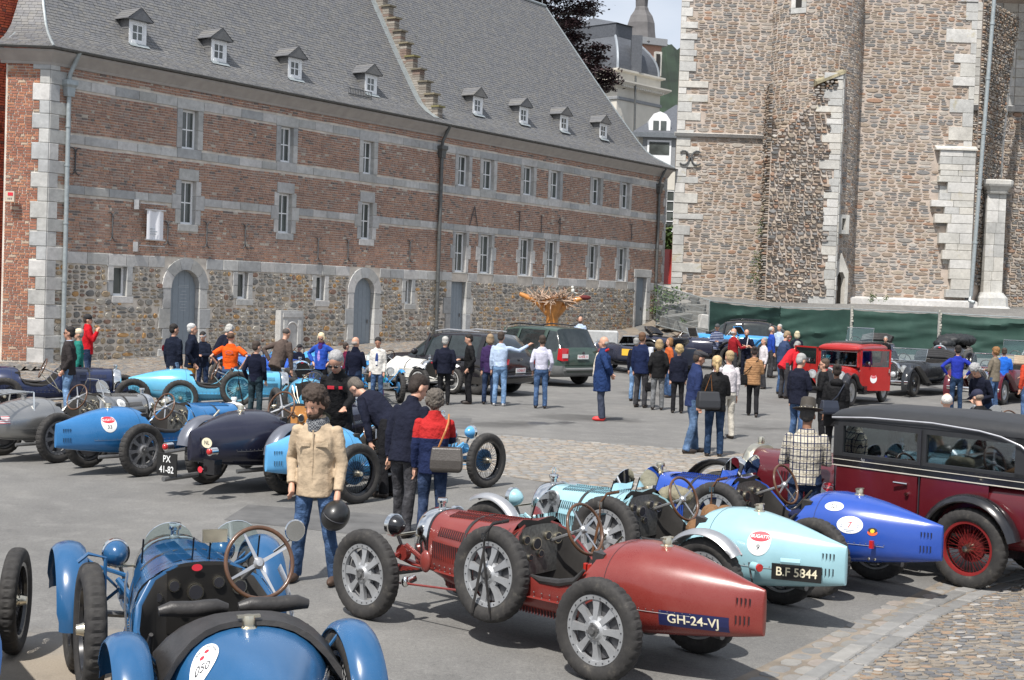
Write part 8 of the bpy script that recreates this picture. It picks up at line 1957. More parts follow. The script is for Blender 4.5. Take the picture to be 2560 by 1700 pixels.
    for q, (o_, L) in enumerate(((-.030, .062), (-.010, .078), (.010, .074), (.030, .058))):
      b0 = Wr+dr*.085+sd*o_; b1 = b0+dr*L*.55+cur*L*.25; b2 = b1+dr*L*.3+cur*L*.7; B.tube([b0, b1, b2], [.0105, .0095, .008], 6)
    t0 = Wr+dr*.03-sd*.025; B.tube([t0, t0-sd*.03+dr*.03, t0-sd*.035+dr*.065], [.013, .011, .009], 6)
    hands.append(Wr+dr*.09)
    sl = [(.068, .072), (.062, .066), (.054, .057), (.050, .052), (.042, .042)]
    kk = 1.0 if topkind in ('jacket', 'coat') else .88
    if sleeves: J.ball(S0+(S0-E)*.02, (.060*kk, .058*kk, .056*kk), 12, 8); J.tube([S0+(E-S0)*.05, S0.lerp(E, .3), S0.lerp(E, .65), E, E.lerp(Wr, .55), Wr-dr*.005], [.060*kk, .066*kk, .060*kk, .056*kk, .050*kk, .042*kk], 12)
    else: J.ball(S0, .058, 12, 8); J.tube([S0+(E-S0)*.05, S0.lerp(E, .4), S0.lerp(E, .75)], [.058, .066, .064], 12)
  if collar: J.tube([Tm @ Vector((0, -.012, 1.44)), Tm @ Vector((0, -.01, 1.50)), Tm @ Vector((0, -.005, 1.535))], [(.085, .085), (.075, .078), (.072, .075)], 14)
  body_ = soft(B, 'body', skin(tone), root, vox if near else vox*1.0, 0, it=2)
  soft(J, topkind if topkind != 'tee' else 'shirt', top, root, vox*.95 if not near else .0085, .022 if topkind in ('jacket', 'coat') else .014, it=3)
  soft(Tr, 'trousers', legs, root, vox, .016, it=3)
  soft(Sh, 'shoes', shoes or pmat('dark shoe leather', (.03, .022, .018), .5), root, vox if not near else .008, 0, it=2)
  if mid or True:
    f = MB(); [f.ball((s*.029, .077, 1.636), (.013, .010, .007), 8, 6, M=Hm) for s in (-1, 1)]; f.build('eyes', pmat('dark eyes', (.04, .03, .025), .3), body_, 60)
    f = MB(); f.tube([Hm @ Vector(p) for p in ((-.024, .082, 1.568), (0, .090, 1.566), (.024, .082, 1.568))], [(.004, .005)]*3, 6); f.build('mouth', pmat('lips', (.30, .10, .08), .5), body_)
  hk, hc_ = hair; hm = pmat('hair '+('%.2f' % hc_[0]), hc_, .75, var=.35, nscale=60, bmp=.6, bscale=120); h = MB(); amp = .010
  if hk in ('short', 'curly', 'bob', 'long', 'pony', 'bun'):
    g = 1.10 if hk == 'curly' else 1.0
    h.ball((0, -.024, 1.688), (.083*g, .094*g, .080*g), 16, 12, M=Hm); h.ball((0, -.048, 1.635), (.078*g, .062*g, .085*g), 14, 10, M=Hm)
    if hk == 'curly': amp = .045; h.ball((0, -.02, 1.70), (.098, .10, .085), 14, 10, M=Hm); [h.ball((s*.075, -.03, 1.64), (.035, .05, .06), 10, 8, M=Hm) for s in (-1, 1)]
    if hk in ('bob', 'long'): h.ball((0, -.04, 1.60), (.092, .068, .10), 14, 10, M=Hm); [h.ball((s*.078, .0, 1.61), (.022, .05, .08), 10, 8, M=Hm) for s in (-1, 1)]; amp = .018
    if hk == 'long': h.ball((0, -.06, 1.50), (.085, .045, .12), 12, 10, M=Hm)
    if hk == 'pony': h.ball((0, -.115, 1.66), (.03, .04, .03), M=Hm); h.ball((0, -.125, 1.57), (.028, .03, .09), M=Hm)
    if hk == 'bun': h.ball((0, -.10, 1.72), (.04, .04, .04), M=Hm)
  elif hk == 'bald': h.ball((0, -.042, 1.625), (.080, .066, .055), 14, 10, M=Hm); amp = .004
  elif hk == 'thin': h.ball((0, -.030, 1.66), (.0815, .082, .078), 14, 10, M=Hm); amp = .006
  if h.v: soft(h, 'hair', hm, root, .011 if mid else .016, amp, _TH, 1)
  if beard: h = MB(); h.ball((0, .042, 1.562), (.054, .055, .042), 14, 10, M=Hm); [h.ball((s*.052, .012, 1.59), (.014, .04, .045), 8, 6, M=Hm) for s in (-1, 1)]; soft(h, 'beard', pmat('beard', beard, .9, var=.4, nscale=80), root, .012, .012, _TH, 1)
  if glasses == 'dark': g = MB(); [g.ball((s*.032, .088, 1.638), (.028, .010, .018), 10, 8, M=Hm) for s in (-1, 1)]; g.tube([Hm @ Vector(p) for p in ((-.078, 0, 1.64), (-.055, .08, 1.642), (.055, .08, 1.642), (.078, 0, 1.64))], .004, 5); g.build('sunglasses', BLACK, root, 50)
  if hat:
    hm_ = hat[1]; g = MB(); kd = hat[0]
    if kd == 'cap': g.ball((0, -.012, 1.685), (.088, .104, .085), 18, 10, M=Hm); g.add([Hm @ Vector((sx*.07, y, z)) for sx, y, z in ((-1, .06, 1.685), (1, .06, 1.685), (.8, .165, 1.672), (-.8, .165, 1.672), (-1, .06, 1.675), (1, .06, 1.675), (.8, .165, 1.664), (-.8, .165, 1.664))], [(0, 1, 2, 3), (7, 6, 5, 4), (0, 4, 5, 1), (1, 5, 6, 2), (2, 6, 7, 3), (3, 7, 4, 0)])
    elif kd == 'flat': g.ball((0, .012, 1.71), (.098, .128, .048), 18, 10, M=Hm); g.ball((0, -.02, 1.685), (.088, .10, .06), 16, 10, M=Hm)
    elif kd == 'brim': g.lathe([(0, .125), (.06, .13), (.078, .115), (.09, .02), (.095, .0), (.13, -.004), (.165, .008), (.168, .002), (.13, -.010), (.092, -.012)], 28, Hm @ Matrix.Translation((0, -.005, 1.69)) @ Matrix.Diagonal((.95, 1.1, 1, 1)))
    elif kd == 'band': g.lathe([(.081, -.02), (.083, .0), (.081, .02)], 24, Hm @ Matrix.Translation((0, -.003, 1.685)) @ Matrix.Diagonal((.98, 1.18, 1, 1)))
    hh = g.build('hat' if kd != 'band' else 'headband', hm_, root, 50)
    if kd == 'brim': g = MB(); [g.ball((.093*cos(a)*.95, -.005+.093*sin(a)*1.1, 1.705), .008, 6, 5, M=Hm) for a in [i*.5 for i in range(13)]]; g.build('hat_band', CREAM, hh, 50)
  M = Matrix.Translation(P) @ Matrix.Rotation(R(face-90), 4, 'Z') @ Matrix.Scale(k, 4)
  return root, M, Tm, Hm, [M @ q for q in hands]
DN = {}
def dn(n, c): return cloth(n, c, denim=True, bmp=.6)
JE = dn('mid blue denim', (.045, .085, .17)); JD = dn('dark blue denim', (.018, .032, .07)); JL = dn('light blue denim', (.13, .22, .36)); BT = cloth('black trousers', (.014, .014, .016)); GT = cloth('charcoal trousers', (.045, .045, .05));
NV = cloth('navy fabric', (.010, .012, .024)); NV2 = cloth('dark navy fabric', (.007, .009, .022)); BK = cloth('black fabric', (.010, .010, .011), rough=.7); GREY = (.26, .26, .25); WHT = (.40, .395, .37); BRN = (.035, .018, .010); BLD = (.36, .26, .14); DKH = (.012, .009, .008)
be = cloth('beige canvas', (.46, .36, .25), bmp=.3)
pr, M, Tm, Hm, hd = person('curly haired bearded man in a beige jacket and jeans holding a black helmet', 783, 978, 1457, 262, be, JE, ('curly', (.045, .030, .022)), arms=('hold', 'pocket'), head=(-18, 24), stance='wide', beard=(.05, .032, .022), fat=1.10, collar=True, shoes=pmat('brown boots', (.07, .04, .025), .6), headk=1.13, group='people in the foreground')
m = MB(); m.tube([Tm @ Vector(p) for p in ((0, -.02, 1.43), (0, .0, 1.48), (0, .005, 1.52))], [(.10, .105), (.105, .11), (.085, .09)], 16); m.ball((.01, .09, 1.43), (.06, .035, .09), M=Tm); m.ball((0, .085, 1.37), (.045, .025, .06), M=Tm)
_m, _nt_, _b = _nt('grey checked scarf'); _n = N(_nt_, 'ShaderNodeTexChecker', Scale=70); _nt_.links.new(ncoord(_nt_), _n.inputs['Vector']); _n.inputs[1].default_value = (.22, .23, .24, 1); _n.inputs[2].default_value = (.03, .035, .045, 1); _nt_.links.new(_n.outputs[0], _b.inputs['Base Color']); _b.inputs['Roughness'].default_value = .9
soft(m, 'scarf', _m, pr, .009, .03, it=2)
m = MB(); m.ball((0, -.08, 1.50), (.10, .07, .07), M=Tm); soft(m, 'hood', cloth('olive lining', (.06, .06, .04)), pr, .010, .03)
m = MB()
for s in (-1, 1): m.box((s*.085, .148, 1.28), (.115, .012, .035), M=Tm)
m.box((0, .150, 1.16), (.012, .012, .5), M=Tm); m.build('jacket_flaps', be, pr, kind='stuff')
h = hd[0]; m = MB(); m.ball((0, 0, 0), (.125, .155, .135), 32, 22); me = m.build('helmet', pmat('matt black helmet', (.014, .014, .014), .38, coat=.2, var=.15), label='black full face motorcycle helmet hanging from the hand of the man in beige', cat='helmet', smooth=60); me.location = h+Vector((.0, -.06, -.12)); me.rotation_euler = (R(20), R(25), 0)
m = MB(); m.tube([(.127*cos(a), .157*sin(a), .03) for a in [R(x) for x in range(-140, -30, 10)]], .006, 5); m.build('visor_edge', INK, me, 50)
pr, M, Tm, Hm, hd = person('grey haired man in sunglasses and a black jacket standing behind the sky blue car', 843, 914, 0, 262, BK, BT, ('short', (.30, .30, .30)), Z=18.9, H=1.80, arms=('reach', 'down'), lean=14, head=(-8, 22), glasses='dark', headk=1.12, fat=1.12, group='people in the foreground', collar=True)
m = MB(); m.box((.06, .155, 1.33), (.09, .012, .04), M=Tm); m.box((-.07, .155, 1.33), (.05, .012, .035), M=Tm); m.build('red_lettering_patch', PRED, pr)
person('man in a long navy jacket bending into the cockpit of the sky blue car', 968, 970, 1243, 150, cloth('navy anorak', (.012, .014, .027)), BT, ('short', (.10, .085, .07)), H=1.74, arms=('low', 'low'), lean=50, topkind='jacket', fat=1.10, head=(0, 10), group='people in the foreground')
person('dark haired man in a navy jacket and grey trousers beside the sky blue car', 1005, 966, 1338, 62, cloth('navy anorak', (.012, .014, .027)), dn('charcoal jeans', (.040, .040, .045)), ('short', (.022, .014, .010)), H=1.72, arms=('down', 'front'), lean=14, head=(-32, 18), fat=1.05, stance='step', collar=True, group='people in the foreground', headk=1.1)
rn = cloth('red and navy nylon', (.014, .022, .065), col2=(.42, .025, .025), zsplit=1.22)
pr, M, Tm, Hm, hd = person('grey haired person in a red and navy jacket seen from behind with a shoulder bag', 1076, 998, 1352, 92, rn, JD, ('curly', (.10, .095, .09)), H=1.58, arms=('down', 'reach'), head=(0, 8), collar=True, group='people in the foreground', fat=1.06)
def bag(P, rz_, w, h, mat, label, strap=None, handle=None, sm=None):
  m = MB(); m.loft([[(sx*w*k, sy*w*.32*k2, z) for sx, sy in ((-1, -1), (1, -1), (1, 1), (-1, 1))] for k, k2, z in ((.42, .8, -h/2), (.5, 1, -h/2+.03), (.5, .9, 0), (.46, .5, h/2))]); o = m.build('bag', mat, label=label, cat='bag'); o.location = P; o.rotation_euler = (0, 0, rz_)
  bv = o.modifiers.new('bevel', 'BEVEL'); bv.width = w*.14; bv.segments = 3
  if strap: m = MB(); inv = (Matrix.Translation(P) @ Matrix.Rotation(rz_, 4, 'Z')).inverted(); m.tube([inv @ Vector(q) for q in strap], .010, 6, flat=.5); m.build('strap', sm or mat, o, 40)
  return o
q = M @ (Tm @ Vector((.16, -.20, .99))); s1 = M @ (Tm @ Vector((.17, -.02, 1.47)))
bag(q, R(0), .34, .26, pmat('dark grey leather', (.055, .048, .042), .4, bmp=.3), 'dark grey leather shoulder bag with tan straps on the back of the red jacket', [q+Vector((-.09, -.02, .12)), q+Vector((-.02, -.03, .3)), s1+Vector((0, -.10, -.05)), s1+Vector((0, -.02, .03))], sm=pmat('tan strap', (.38, .15, .04), .5))
pl = cloth('checked cotton', (.50, .46, .37), plaid=((.035, .04, .075), 13.5), bmp=.5)
person('man in a checked shirt and brown brimmed hat seen from behind beside the burgundy saloon', 2003, 1012, 0, 82, pl, JD, ('short', (.05, .045, .04)), Z=14.3, arms=('front', 'front'), topkind='sweater', fat=1.18, tone=3, hat=('brim', pmat('dark brown felt', (.045, .038, .030), .8, bmp=.2)), head=(-10, 10), group='people in the foreground')
person('white haired man in a navy coat seen from behind by the white car', 1108, 843, 1012, 90, NV, BT, ('short', WHT), fat=1.22, arms=('pocket', 'pocket'))
person('dark haired man in a black leather jacket facing left beside the black SUV', 1170, 837, 1010, 190, BK, BT, ('short', DKH), arms=('pocket', 'front'), head=(0, 15))
person('woman in a purple cardigan half hidden behind the pointing man', 1220, 837, 1011, 95, cloth('plum knit', (.045, .025, .085)), JD, ('bob', (.28, .20, .12)), female=True)
person('man in a light blue shirt and pale jeans pointing to the right', 1247, 831, 1015, 80, cloth('pale blue cotton', (.42, .52, .68)), JL, ('short', BRN), arms=('down', 'point'), topkind='shirt', shoes=pmat('white trainers', (.55, .55, .55), .6), fat=1.08)
person('man in a white shirt and blue jeans seen from behind by the green SUV', 1350, 840, 1021, 92, cloth('lilac white cotton', (.52, .52, .62)), JE, ('short', BRN), arms=('pocket', 'pocket'), topkind='shirt', fat=1.06)
person('man with a moustache in a pale shirt standing behind the green SUV', 1447, 792, 0, 255, cloth('pale blue cotton', (.42, .52, .68)), GT, ('thin', (.12, .06, .03)), Z=50, topkind='shirt', beard=(.10, .05, .03), fat=1.1)
bl = cloth('blue rain jacket', (.018, .04, .12), bmp=.8)
pr, M, Tm, Hm, hd = person('balding man in a long blue jacket with white scarf and red shoes', 1502, 843, 1052, 172, bl, cloth('slate trousers', (.05, .06, .09)), ('bald', GREY), arms=('back', 'back'), topkind='coat', fat=1.18, shoes=pmat('red trainers', (.55, .03, .03), .5), collar=True)
m = MB(); m.tube([Tm @ Vector(p) for p in ((.09, -.05, 1.49), (.06, .12, 1.38), (.07, .17, 1.15), (.08, .18, .92))], [.045, .045, .04, .04], 8, flat=.5); soft(m, 'scarf', cloth('cream wool', (.62, .56, .46)), pr, .012, .01)
m = MB(); m.tube([Tm @ Vector(p) for p in ((-.1, -.05, 1.47), (0, -.11, 1.50), (.1, -.05, 1.47), (.05, .1, 1.38))], [.03]*4, 8, flat=.6); soft(m, 'collar', cloth('red lining', (.6, .03, .03)), pr, .012, .006)
nw = cloth('navy track jacket', (.012, .02, .06))
pr, M, Tm, Hm, hd = person('man in a navy jacket with white sleeves holding a black bag', 1600, 833, 1019, 62, nw, GT, ('short', (.12, .10, .09)), arms=('down', 'down'), fat=1.08)
m = MB(); e, w = ARM['down']; S0 = Vector((.20, 0, 1.42)); m.tube([Tm @ (S0+Vector((.012, 0, .01))), Tm @ (S0+Vector(e)*1.0+Vector((.015, 0, 0))), Tm @ (S0+Vector(w)+Vector((.01, 0, .02)))], [.070, .060, .048], 10); soft(m, 'white_sleeve', cloth('white nylon', (.62, .64, .68)), pr, .015, .008)
bag(hd[1]+Vector((-.02, .05, -.28)), R(30), .30, .22, BK, 'black handbag carried low by the man with white sleeves', [hd[1]+Vector((-.08, .05, -.18)), hd[1], hd[1]+Vector((.06, .05, -.18))])
person('blonde woman in a black hooded jacket and grey jeans seen from behind', 1642, 850, 1025, 88, BK, dn('grey denim', (.12, .125, .13)), ('bob', BLD), female=True, arms=('pocket', 'pocket'), fat=1.05)
person('woman with an orange scarf partly hidden behind the blonde woman in black', 1668, 846, 994, 200, cloth('orange print scarf', (.45, .10, .03)), JE, ('bob', (.22, .11, .04)), female=True)
person('blonde woman in a dark blue jacket and black trousers seen from behind', 1692, 864, 1033, 90, NV, BT, ('curly', (.42, .30, .14)), female=True, fat=1.12)
person('man in a flat cap and navy jacket stepping to the right in faded jeans', 1728, 878, 1133, 12, cloth('ink blue jacket', (.022, .035, .10)), dn('faded jeans', (.07, .12, .21)), ('short', BRN), arms=('down', 'down'), lean=4, head=(0, 14), tone=1, stance='step', hat=('flat', pmat('charcoal tweed', (.035, .035, .04), .9)), collar=True)
pr, M, Tm, Hm, hd = person('blonde woman with a ponytail in a short black jacket and dark jeans', 1783, 892, 1142, 86, BK, dn('indigo denim', (.016, .035, .075)), ('pony', (.48, .35, .18)), arms=('front', 'front'), female=True, fat=1.12, stance='stand')
q = M @ (Tm @ Vector((-.14, -.20, 1.0))); s1 = M @ (Tm @ Vector((-.10, -.10, 1.44))); bag(q, R(8), .38, .30, pmat('black bag nylon', (.018, .02, .025), .6), 'black shoulder bag with tan handles on the back of the ponytailed woman', [q+Vector((-.06, 0, .15)), s1, q+Vector((.06, 0, .15))], sm=pmat('tan strap', (.38, .15, .04), .5))
person('grey haired man in a white shirt and cream trousers behind the ponytailed woman', 1815, 879, 1097, 110, cloth('white cotton', (.62, .58, .60)), cloth('cream chinos', (.50, .47, .41)), ('short', (.36, .36, .35)), topkind='shirt', fat=1.1, arms=('cam', 'down'))
tq = cloth('quilted camel', (.36, .20, .10), stripes=((.16, .085, .04), 17, .18))
pr, M, Tm, Hm, hd = person('woman in a quilted camel jacket and black trousers walking away', 1880, 868, 1041, 80, tq, BT, ('bun', (.03, .02, .018)), female=True, stance='walk', arms=('down', 'front'), fat=1.08)
q = M @ (Tm @ Vector((-.26, -.05, .92))); s1 = M @ (Tm @ Vector((.12, -.10, 1.46))); bag(q, R(20), .28, .24, BK, 'black satchel on a long strap beside the woman in the camel jacket', [q+Vector((-.02, 0, .12)), M @ (Tm @ Vector((-.12, -.15, 1.2))), s1])
person('man in a striped navy jumper and cap standing by the azure car', 1789, 811, 0, 262, cloth('striped jumper', (.03, .045, .12), stripes=((.35, .38, .45), 16, .28)), BT, ('thin', GREY), Z=49.5, hat=('cap', pmat('dark grey cap', (.06, .065, .07), .9)), arms=('front', 'front'))
person('man in a dark red jumper gesturing with one hand', 1830, 822, 0, 25, cloth('dark red wool', (.26, .014, .02)), GT, ('bald', (.45, .45, .44)), Z=45, arms=('down', 'flat'), topkind='sweater', fat=1.12, tone=0)
pr, M, Tm, Hm, hd = person('bearded man with a white scarf and folded arms facing the camera', 1862, 824, 0, 262, NV2, NV, ('thin', (.16, .10, .06)), Z=46, arms=('fold', 'fold'), topkind='tee', sleeves=False, beard=(.20, .15, .11), head=(0, 15), fat=1.08)
m = MB(); m.tube([Tm @ Vector(p) for p in ((-.07, .03, 1.50), (-.04, .12, 1.38), (-.02, .15, 1.2), (0, .15, 1.1))], [.035]*4, 8, flat=.5); soft(m, 'scarf', cloth('white silk', (.62, .62, .64)), pr, .014, .006)
person('elderly man in a royal blue jumper at the back by the fence', 1925, 817, 0, 10, cloth('royal blue wool', (.02, .06, .34)), GT, ('thin', WHT), Z=47.5, topkind='sweater', fat=1.08)
person('smiling grey haired man in a pale polo shirt by the fence', 1944, 812, 0, 225, cloth('pale blue cotton', (.42, .52, .68)), GT, ('short', WHT), Z=50.5, topkind='shirt')
person('grey haired man in a slate blue jumper and jeans looking down', 1952, 828, 986, 20, cloth('slate blue wool', (.035, .055, .12)), JE, ('short', (.28, .28, .28)), arms=('down', 'low'), lean=6, head=(-10, 22), topkind='sweater', fat=1.1)
person('small blonde woman in a navy jacket in front of the second fence panel', 1988, 829, 0, 90, NV, BT, ('bob', (.55, .48, .32)), Z=46.5, female=True)
person('grey haired man in a bright red jacket bending to the right', 1958, 857, 0, 30, cloth('bright red nylon', (.48, .02, .03)), GT, ('short', GREY), Z=39, H=1.74, arms=('low', 'low'), lean=42, head=(0, -10))
person('grey haired man in a dark navy windcheater and jeans, back turned, near the ponytailed woman', 1990, 886, 0, 35, cloth('navy anorak', (.012, .014, .027), bmp=.8), JE, ('short', (.32, .32, .31)), Z=26, arms=('down', 'front'), head=(-5, 20), fat=1.14)
person('man with brown hair in a dark leather jacket facing left by the red saloon', 2052, 899, 0, 165, BK, BT, ('short', (.07, .045, .03)), Z=27.5, arms=('front', 'front'), glasses='dark')
pr, M, Tm, Hm, hd = person('dark haired woman in a long black parka seen from behind with a crossbody bag', 2083, 913, 0, 80, BK, BT, ('bun', (.02, .012, .012)), Z=24, topkind='coat', female=True, fat=1.22, tone=3)
m = MB(); m.ball((0, -.12, 1.44), (.13, .06, .08), M=Tm); soft(m, 'hood', BK, pr, .014, .015)
q = M @ (Tm @ Vector((-.12, -.20, .98))); s1 = M @ (Tm @ Vector((.14, -.12, 1.42))); bag(q, R(10), .30, .24, pmat('navy leather', (.02, .025, .04), .35), 'dark navy crossbody bag on the back of the black parka', [q+Vector((.05, -.01, .12)), q.lerp(s1, .5)+Vector((0, -.06, 0)), s1])
person('dark haired man in a royal blue jumper with hands on hips by the burgundy tourer', 2388, 865, 1030, 82, cloth('strong blue wool', (.02, .035, .30)), dn('indigo denim', (.016, .035, .075)), ('short', DKH), arms=('hip', 'hip'), topkind='sweater', fat=1.04)
person('grey haired man in a tweed jacket and jeans standing at the right', 2482, 870, 1024, 130, cloth('brown tweed', (.17, .145, .11), bmp=.4), JE, ('curly', (.22, .21, .20)), arms=('front', 'front'), fat=1.05)
person('person in a bright blue jacket behind the tweed jacket', 2505, 871, 1010, 70, cloth('bright blue nylon', (.02, .13, .55)), JD, ('short', BRN), arms=('front', 'front'))
person('curly grey haired man in a navy jumper looking down near the saloon roof', 2455, 930, 0, 215, NV, JD, ('curly', (.30, .30, .29)), Z=26, lean=22, H=1.72, arms=('front', 'front'), head=(0, 25), topkind='sweater')
person('man in a navy baseball cap and black polo shirt seen from behind', 2448, 976, 0, 110, BK, BT, ('bald', (.2, .16, .13)), Z=20.3, hat=('cap', pmat('navy cap', (.012, .014, .04), .8)), head=(12, 15), topkind='tee', sleeves=True, fat=1.25, tone=0, lean=10)
person('balding white haired man in a brown jacket seen behind the saloon roof', 2355, 1012, 0, 75, cloth('taupe jacket', (.12, .095, .075)), BT, ('thin', (.62, .60, .57)), Z=18.6, H=1.52, fat=1.1, tone=2)
pr, M, Tm, Hm, hd = person('dark haired man in sunglasses and a charcoal cardigan facing left', 168, 819, 1036, 188, cloth('charcoal knit', (.035, .030, .030)), JL, ('short', DKH), arms=('pocket', 'pocket'), glasses='dark', tone=1, collar=False, fat=1.05)
m = MB(); m.tube([Tm @ Vector((0, -.01, 1.44)), Tm @ Vector((0, 0, 1.50))], [(.075, .085), (.062, .068)], 14); soft(m, 'shirt_collar', cloth('pale blue cotton', (.42, .52, .68)), pr, .012, 0)
person('person in a teal jacket and cream hat behind the man in the cardigan', 192, 824, 1010, 200, cloth('teal nylon', (.02, .17, .14)), BT, ('short', GREY), hat=('cap', pmat('cream hat', (.60, .50, .36), .8)))
person('man in a red jacket and black cap holding his chin by the rubble wall', 216, 788, 968, 12, cloth('signal red nylon', (.50, .012, .02)), JD, ('short', BRN), arms=('chin', 'chin'), hat=('cap', pmat('black cap', (.012, .012, .014), .8)), collar=True)
nj = cloth('navy club jacket', (.010, .014, .028))
pr, M, Tm, Hm, hd = person('man in a navy club jacket with a red round badge on his shoulder', 430, 812, 1008, 62, nj, JL, ('short', DKH), head=(-25, 5))
m = MB(); decal_ellipse(flatmap(Tm @ Vector((-.27, -.02, 1.22)), Tm.to_3x3() @ Vector((0, -1, 0)), Tm.to_3x3() @ Vector((0, 0, 1)), Tm.to_3x3() @ Vector((-1, -.3, 0))), .065, .075, mb=m); m.build('sleeve_badge', PRED, pr)
person('tall grey haired man in a navy club jacket and mustard trousers', 476, 811, 1010, 12, nj, cloth('mustard cotton', (.36, .18, .035)), ('short', (.45, .42, .38)), arms=('pocket', 'pocket'), fat=1.12, collar=True)
person('woman with a white headband in a navy jacket looking down', 505, 830, 0, 262, nj, JD, ('short', DKH), Z=33, female=True, arms=('front', 'front'), head=(0, 25), hat=('band', WHITE))
person('white haired person in navy bending at the back by the arched door', 540, 828, 0, 40, NV, JD, ('curly', (.40, .39, .37)), Z=34.2, H=1.7, lean=28)
oc = cloth('orange polo shirt', (.75, .10, .012), bmp=.5)
pr, M, Tm, Hm, hd = person('man in an orange polo shirt and jeans with his hands on his hips', 572, 830, 1026, 90, oc, JE, ('thin', (.09, .05, .03)), arms=('hip', 'hip'), topkind='tee', sleeves=False, fat=1.12)
m = MB(); F = flatmap(Tm @ Vector((0, -.150, 1.30)), (1, 0, 0), (0, -.1, 1), (0, -1, 0)); decal_ellipse(F, .09, .05, mb=m); o = m.build('back_emblem', pmat('faded red print', (.6, .12, .08), .8), pr); m = MB(); decal_ellipse(F, .065, .03, d=.003, mb=m); m.build('emblem_centre', oc, o)
person('man in a dark navy jumper with his back to the camera beside the cyan car', 636, 855, 1052, 72, NV2, dn('dark teal denim', (.018, .035, .045)), ('short', BRN), arms=('pocket', 'pocket'), topkind='sweater', fat=1.12, head=(-25, 5))
person('man in a taupe blouson bending over the royal blue car', 690, 839, 0, 58, cloth('taupe blouson', (.095, .072, .062)), dn('charcoal jeans', (.040, .040, .045)), ('thin', (.06, .05, .045)), Z=31, H=1.76, lean=24, arms=('hip', 'low'), fat=1.14, hat=None)
pr, M, Tm, Hm, hd = person('blonde woman in a blue fleece and purple scarf with her hands on her hips', 800, 833, 0, 258, cloth('blue fleece', (.025, .075, .38)), BT, ('bob', (.66, .56, .36)), Z=33, arms=('hip', 'hip'), female=True, head=(0, 22), glasses='dark', fat=1.05)
m = MB(); m.tube([Tm @ Vector(p) for p in ((0, .0, 1.44), (0, .02, 1.52))], [(.09, .1), (.085, .09)], 12); m.ball((0, .1, 1.38), (.07, .04, .10), M=Tm); soft(m, 'scarf', cloth('purple scarf', (.06, .02, .12)), pr, .015, .01)
m = MB(); m.ball((.02, .125, 1.15), (.055, .02, .18), M=Tm); soft(m, 'lilac_top', cloth('lilac cotton', (.36, .26, .62)), pr, .015, .01)
person('bald man in a dark navy jumper seen from behind in front of the arched door', 884, 844, 1032, 62, NV2, JD, ('bald', (.35, .3, .27)), arms=('down', 'front'), topkind='sweater', fat=1.14, head=(-10, 0), collar=True)
pr, M, Tm, Hm, hd = person('dark haired woman in a white jacket looking down at the girl', 941, 844, 0, 262, cloth('white linen', (.62, .60, .56)), JE, ('short', DKH), Z=32, female=True, head=(5, 25), tone=1)
m = MB(); m.ball((0, .115, 1.18), (.05, .03, .2), M=Tm); soft(m, 'blue_top', cloth('blue blouse', (.03, .06, .2)), pr, .014, .006); m = MB(); m.box((0, .155, 1.10), (.06, .006, .09), M=Tm); m.build('name_badge', WHITE, pr)
person('small girl in a turquoise jacket with a ponytail beside the woman in white', 954, 892, 992, 195, cloth('turquoise nylon', (.03, .42, .40)), cloth('mauve leggings', (.25, .14, .28)), ('pony', DKH), arms=('front', 'front'), topkind='coat', fat=1.15, headk=1.25, group='people looking at the cars')
person('man in a maroon jumper partly hidden behind the bald man in navy', 862, 858, 0, 30, cloth('maroon wool', (.12, .012, .04)), BT, ('short', BRN), Z=34, topkind='sweater')
person('man in pale jeans hidden behind the man with white sleeves', 1586, 846, 1003, 70, NV, JL, ('short', GREY), topkind='sweater')
person('person in a red shirt cut off by the right picture edge', 2566, 880, 0, 110, cloth('coral shirt', (.50, .06, .03)), JE, ('short', BRN), Z=33, arms=('down', 'front'))
person('grey haired man in a white shirt beside the open door of the red saloon', 1905, 845, 0, 200, cloth('white cotton', (.62, .58, .60)), GT, ('short', GREY), Z=43, topkind='shirt')
person('man in a dark cap sitting low beside the royal blue car', 745, 862, 0, 250, NV2, JD, ('short', DKH), Z=35, hat=('cap', pmat('black cap', (.012, .012, .014), .8)), arms=('front', 'front'))
person('person in a dark coat standing in front of the third fence panel', 2210, 842, 0, 250, BK, BT, ('short', GREY), Z=50, topkind='coat')
RW_ = pmat('bleached roots', (.36, .26, .19), .85, var=.3, nscale=5, bmp=.5, bscale=20); TW_ = pmat('varnished trunk', (.48, .20, .045), .45, var=.35, nscale=3, bmp=.4, bscale=14, coat=.2)
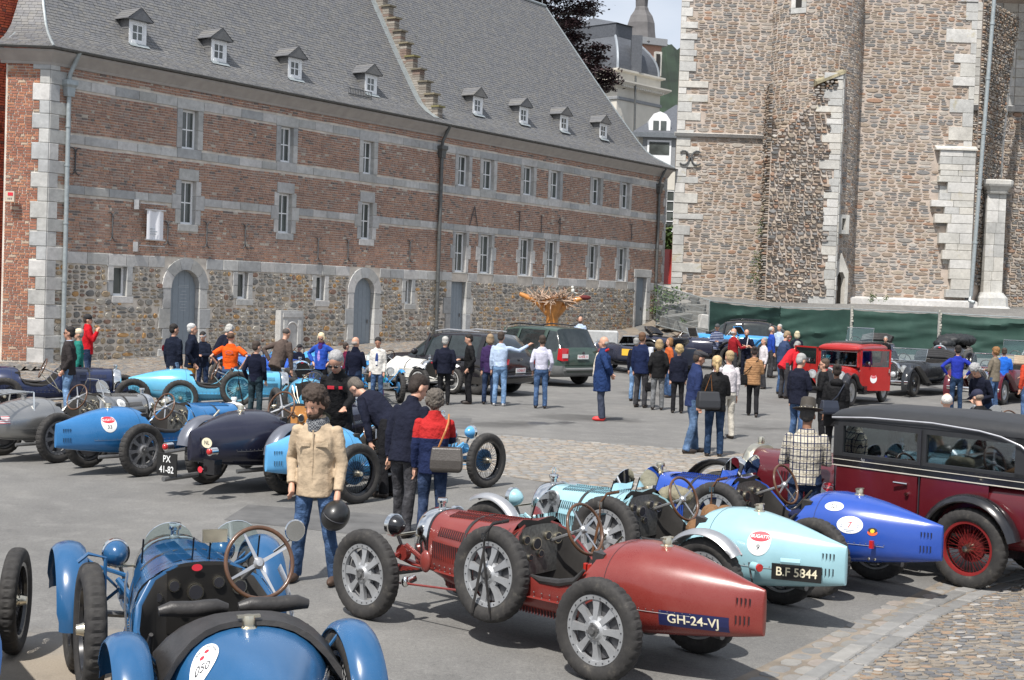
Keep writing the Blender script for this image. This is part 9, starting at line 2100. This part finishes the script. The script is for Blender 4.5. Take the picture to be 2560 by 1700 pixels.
TB = at(1378, 830, 55); TB.z = ground_z(TB.x, TB.y); sc_ = empty('root_sculpture', TB, 0, 'upturned tree stump sculpture with spreading pale roots on a varnished orange trunk', 'sculpture')
hz = at(1378, 750, 55).z-TB.z; m = MB(); m.tube([(0, 0, 0), (0, 0, .8), (.03, 0, hz-.55), (.06, 0, hz-.1), (.02, 0, hz+.1)], [.28, .23, .25, .40, .60], 12); m.tube([(.1, 0, hz-.6), (.6, 0, hz-.1), (1.2, 0, hz+.12)], [.2, .14, .08], 8); m.tube([(-.1, 0, hz-.5), (-.6, 0, hz-.05), (-1.3, 0, hz+.2)], [.2, .14, .08], 8); m.build('trunk', TW_, sc_, 50)
m = MB(); r = random.Random(12)
for k in range(150):
  a = r.uniform(0, 6.28); L = r.uniform(.35, 1.05); p = Vector((cos(a)*.45, sin(a)*.35, hz+.0)); pts = [p]; d = Vector((cos(a)*1.35, sin(a)*.7, r.uniform(-.05, .28))); st_ = L/6
  for q in range(6): d = (d+Vector((r.uniform(-.7, .7), r.uniform(-.7, .7), r.uniform(-.35, .38)))).normalized(); pts.append(pts[-1]+d*st_)
  w0 = r.uniform(.02, .06); m.tube(pts, [w0*(1-q/7.5) for q in range(7)], 4)
m.build('roots', RW_, sc_, kind='stuff'); m = MB(); m.ball((1.28, 0, hz+.14), (.24, .12, .10)); m.build('dark_red_root_end', pmat('dark red bark', (.10, .01, .01), .8), sc_, 50)
m = MB(); c0 = at(1432, 727, 54.5)-TB; m.ball(c0, (.07, .07, .1)); m.ball(c0+Vector((-.02, 0, .13)), .06); m.tube([c0+Vector((.03, 0, -.05)), c0+Vector((.18, 0, -.1))], .02, 5); m.build('carved_bird', pmat('white carving', (.6, .6, .55), .7), sc_, 50)
m = MB(); c0 = at(1490, 862, 55.5); m.box((c0.x, c0.y, ground_z(c0.x, c0.y)+.45), (1.7, .7, .9)); bx_ = m.build('stone_trough', BLUEST, label='plain grey stone block standing beside the root sculpture', cat='stone block'); bv = bx_.modifiers.new('bevel', 'BEVEL'); bv.width = .05
gp = gnd(1590, 920)
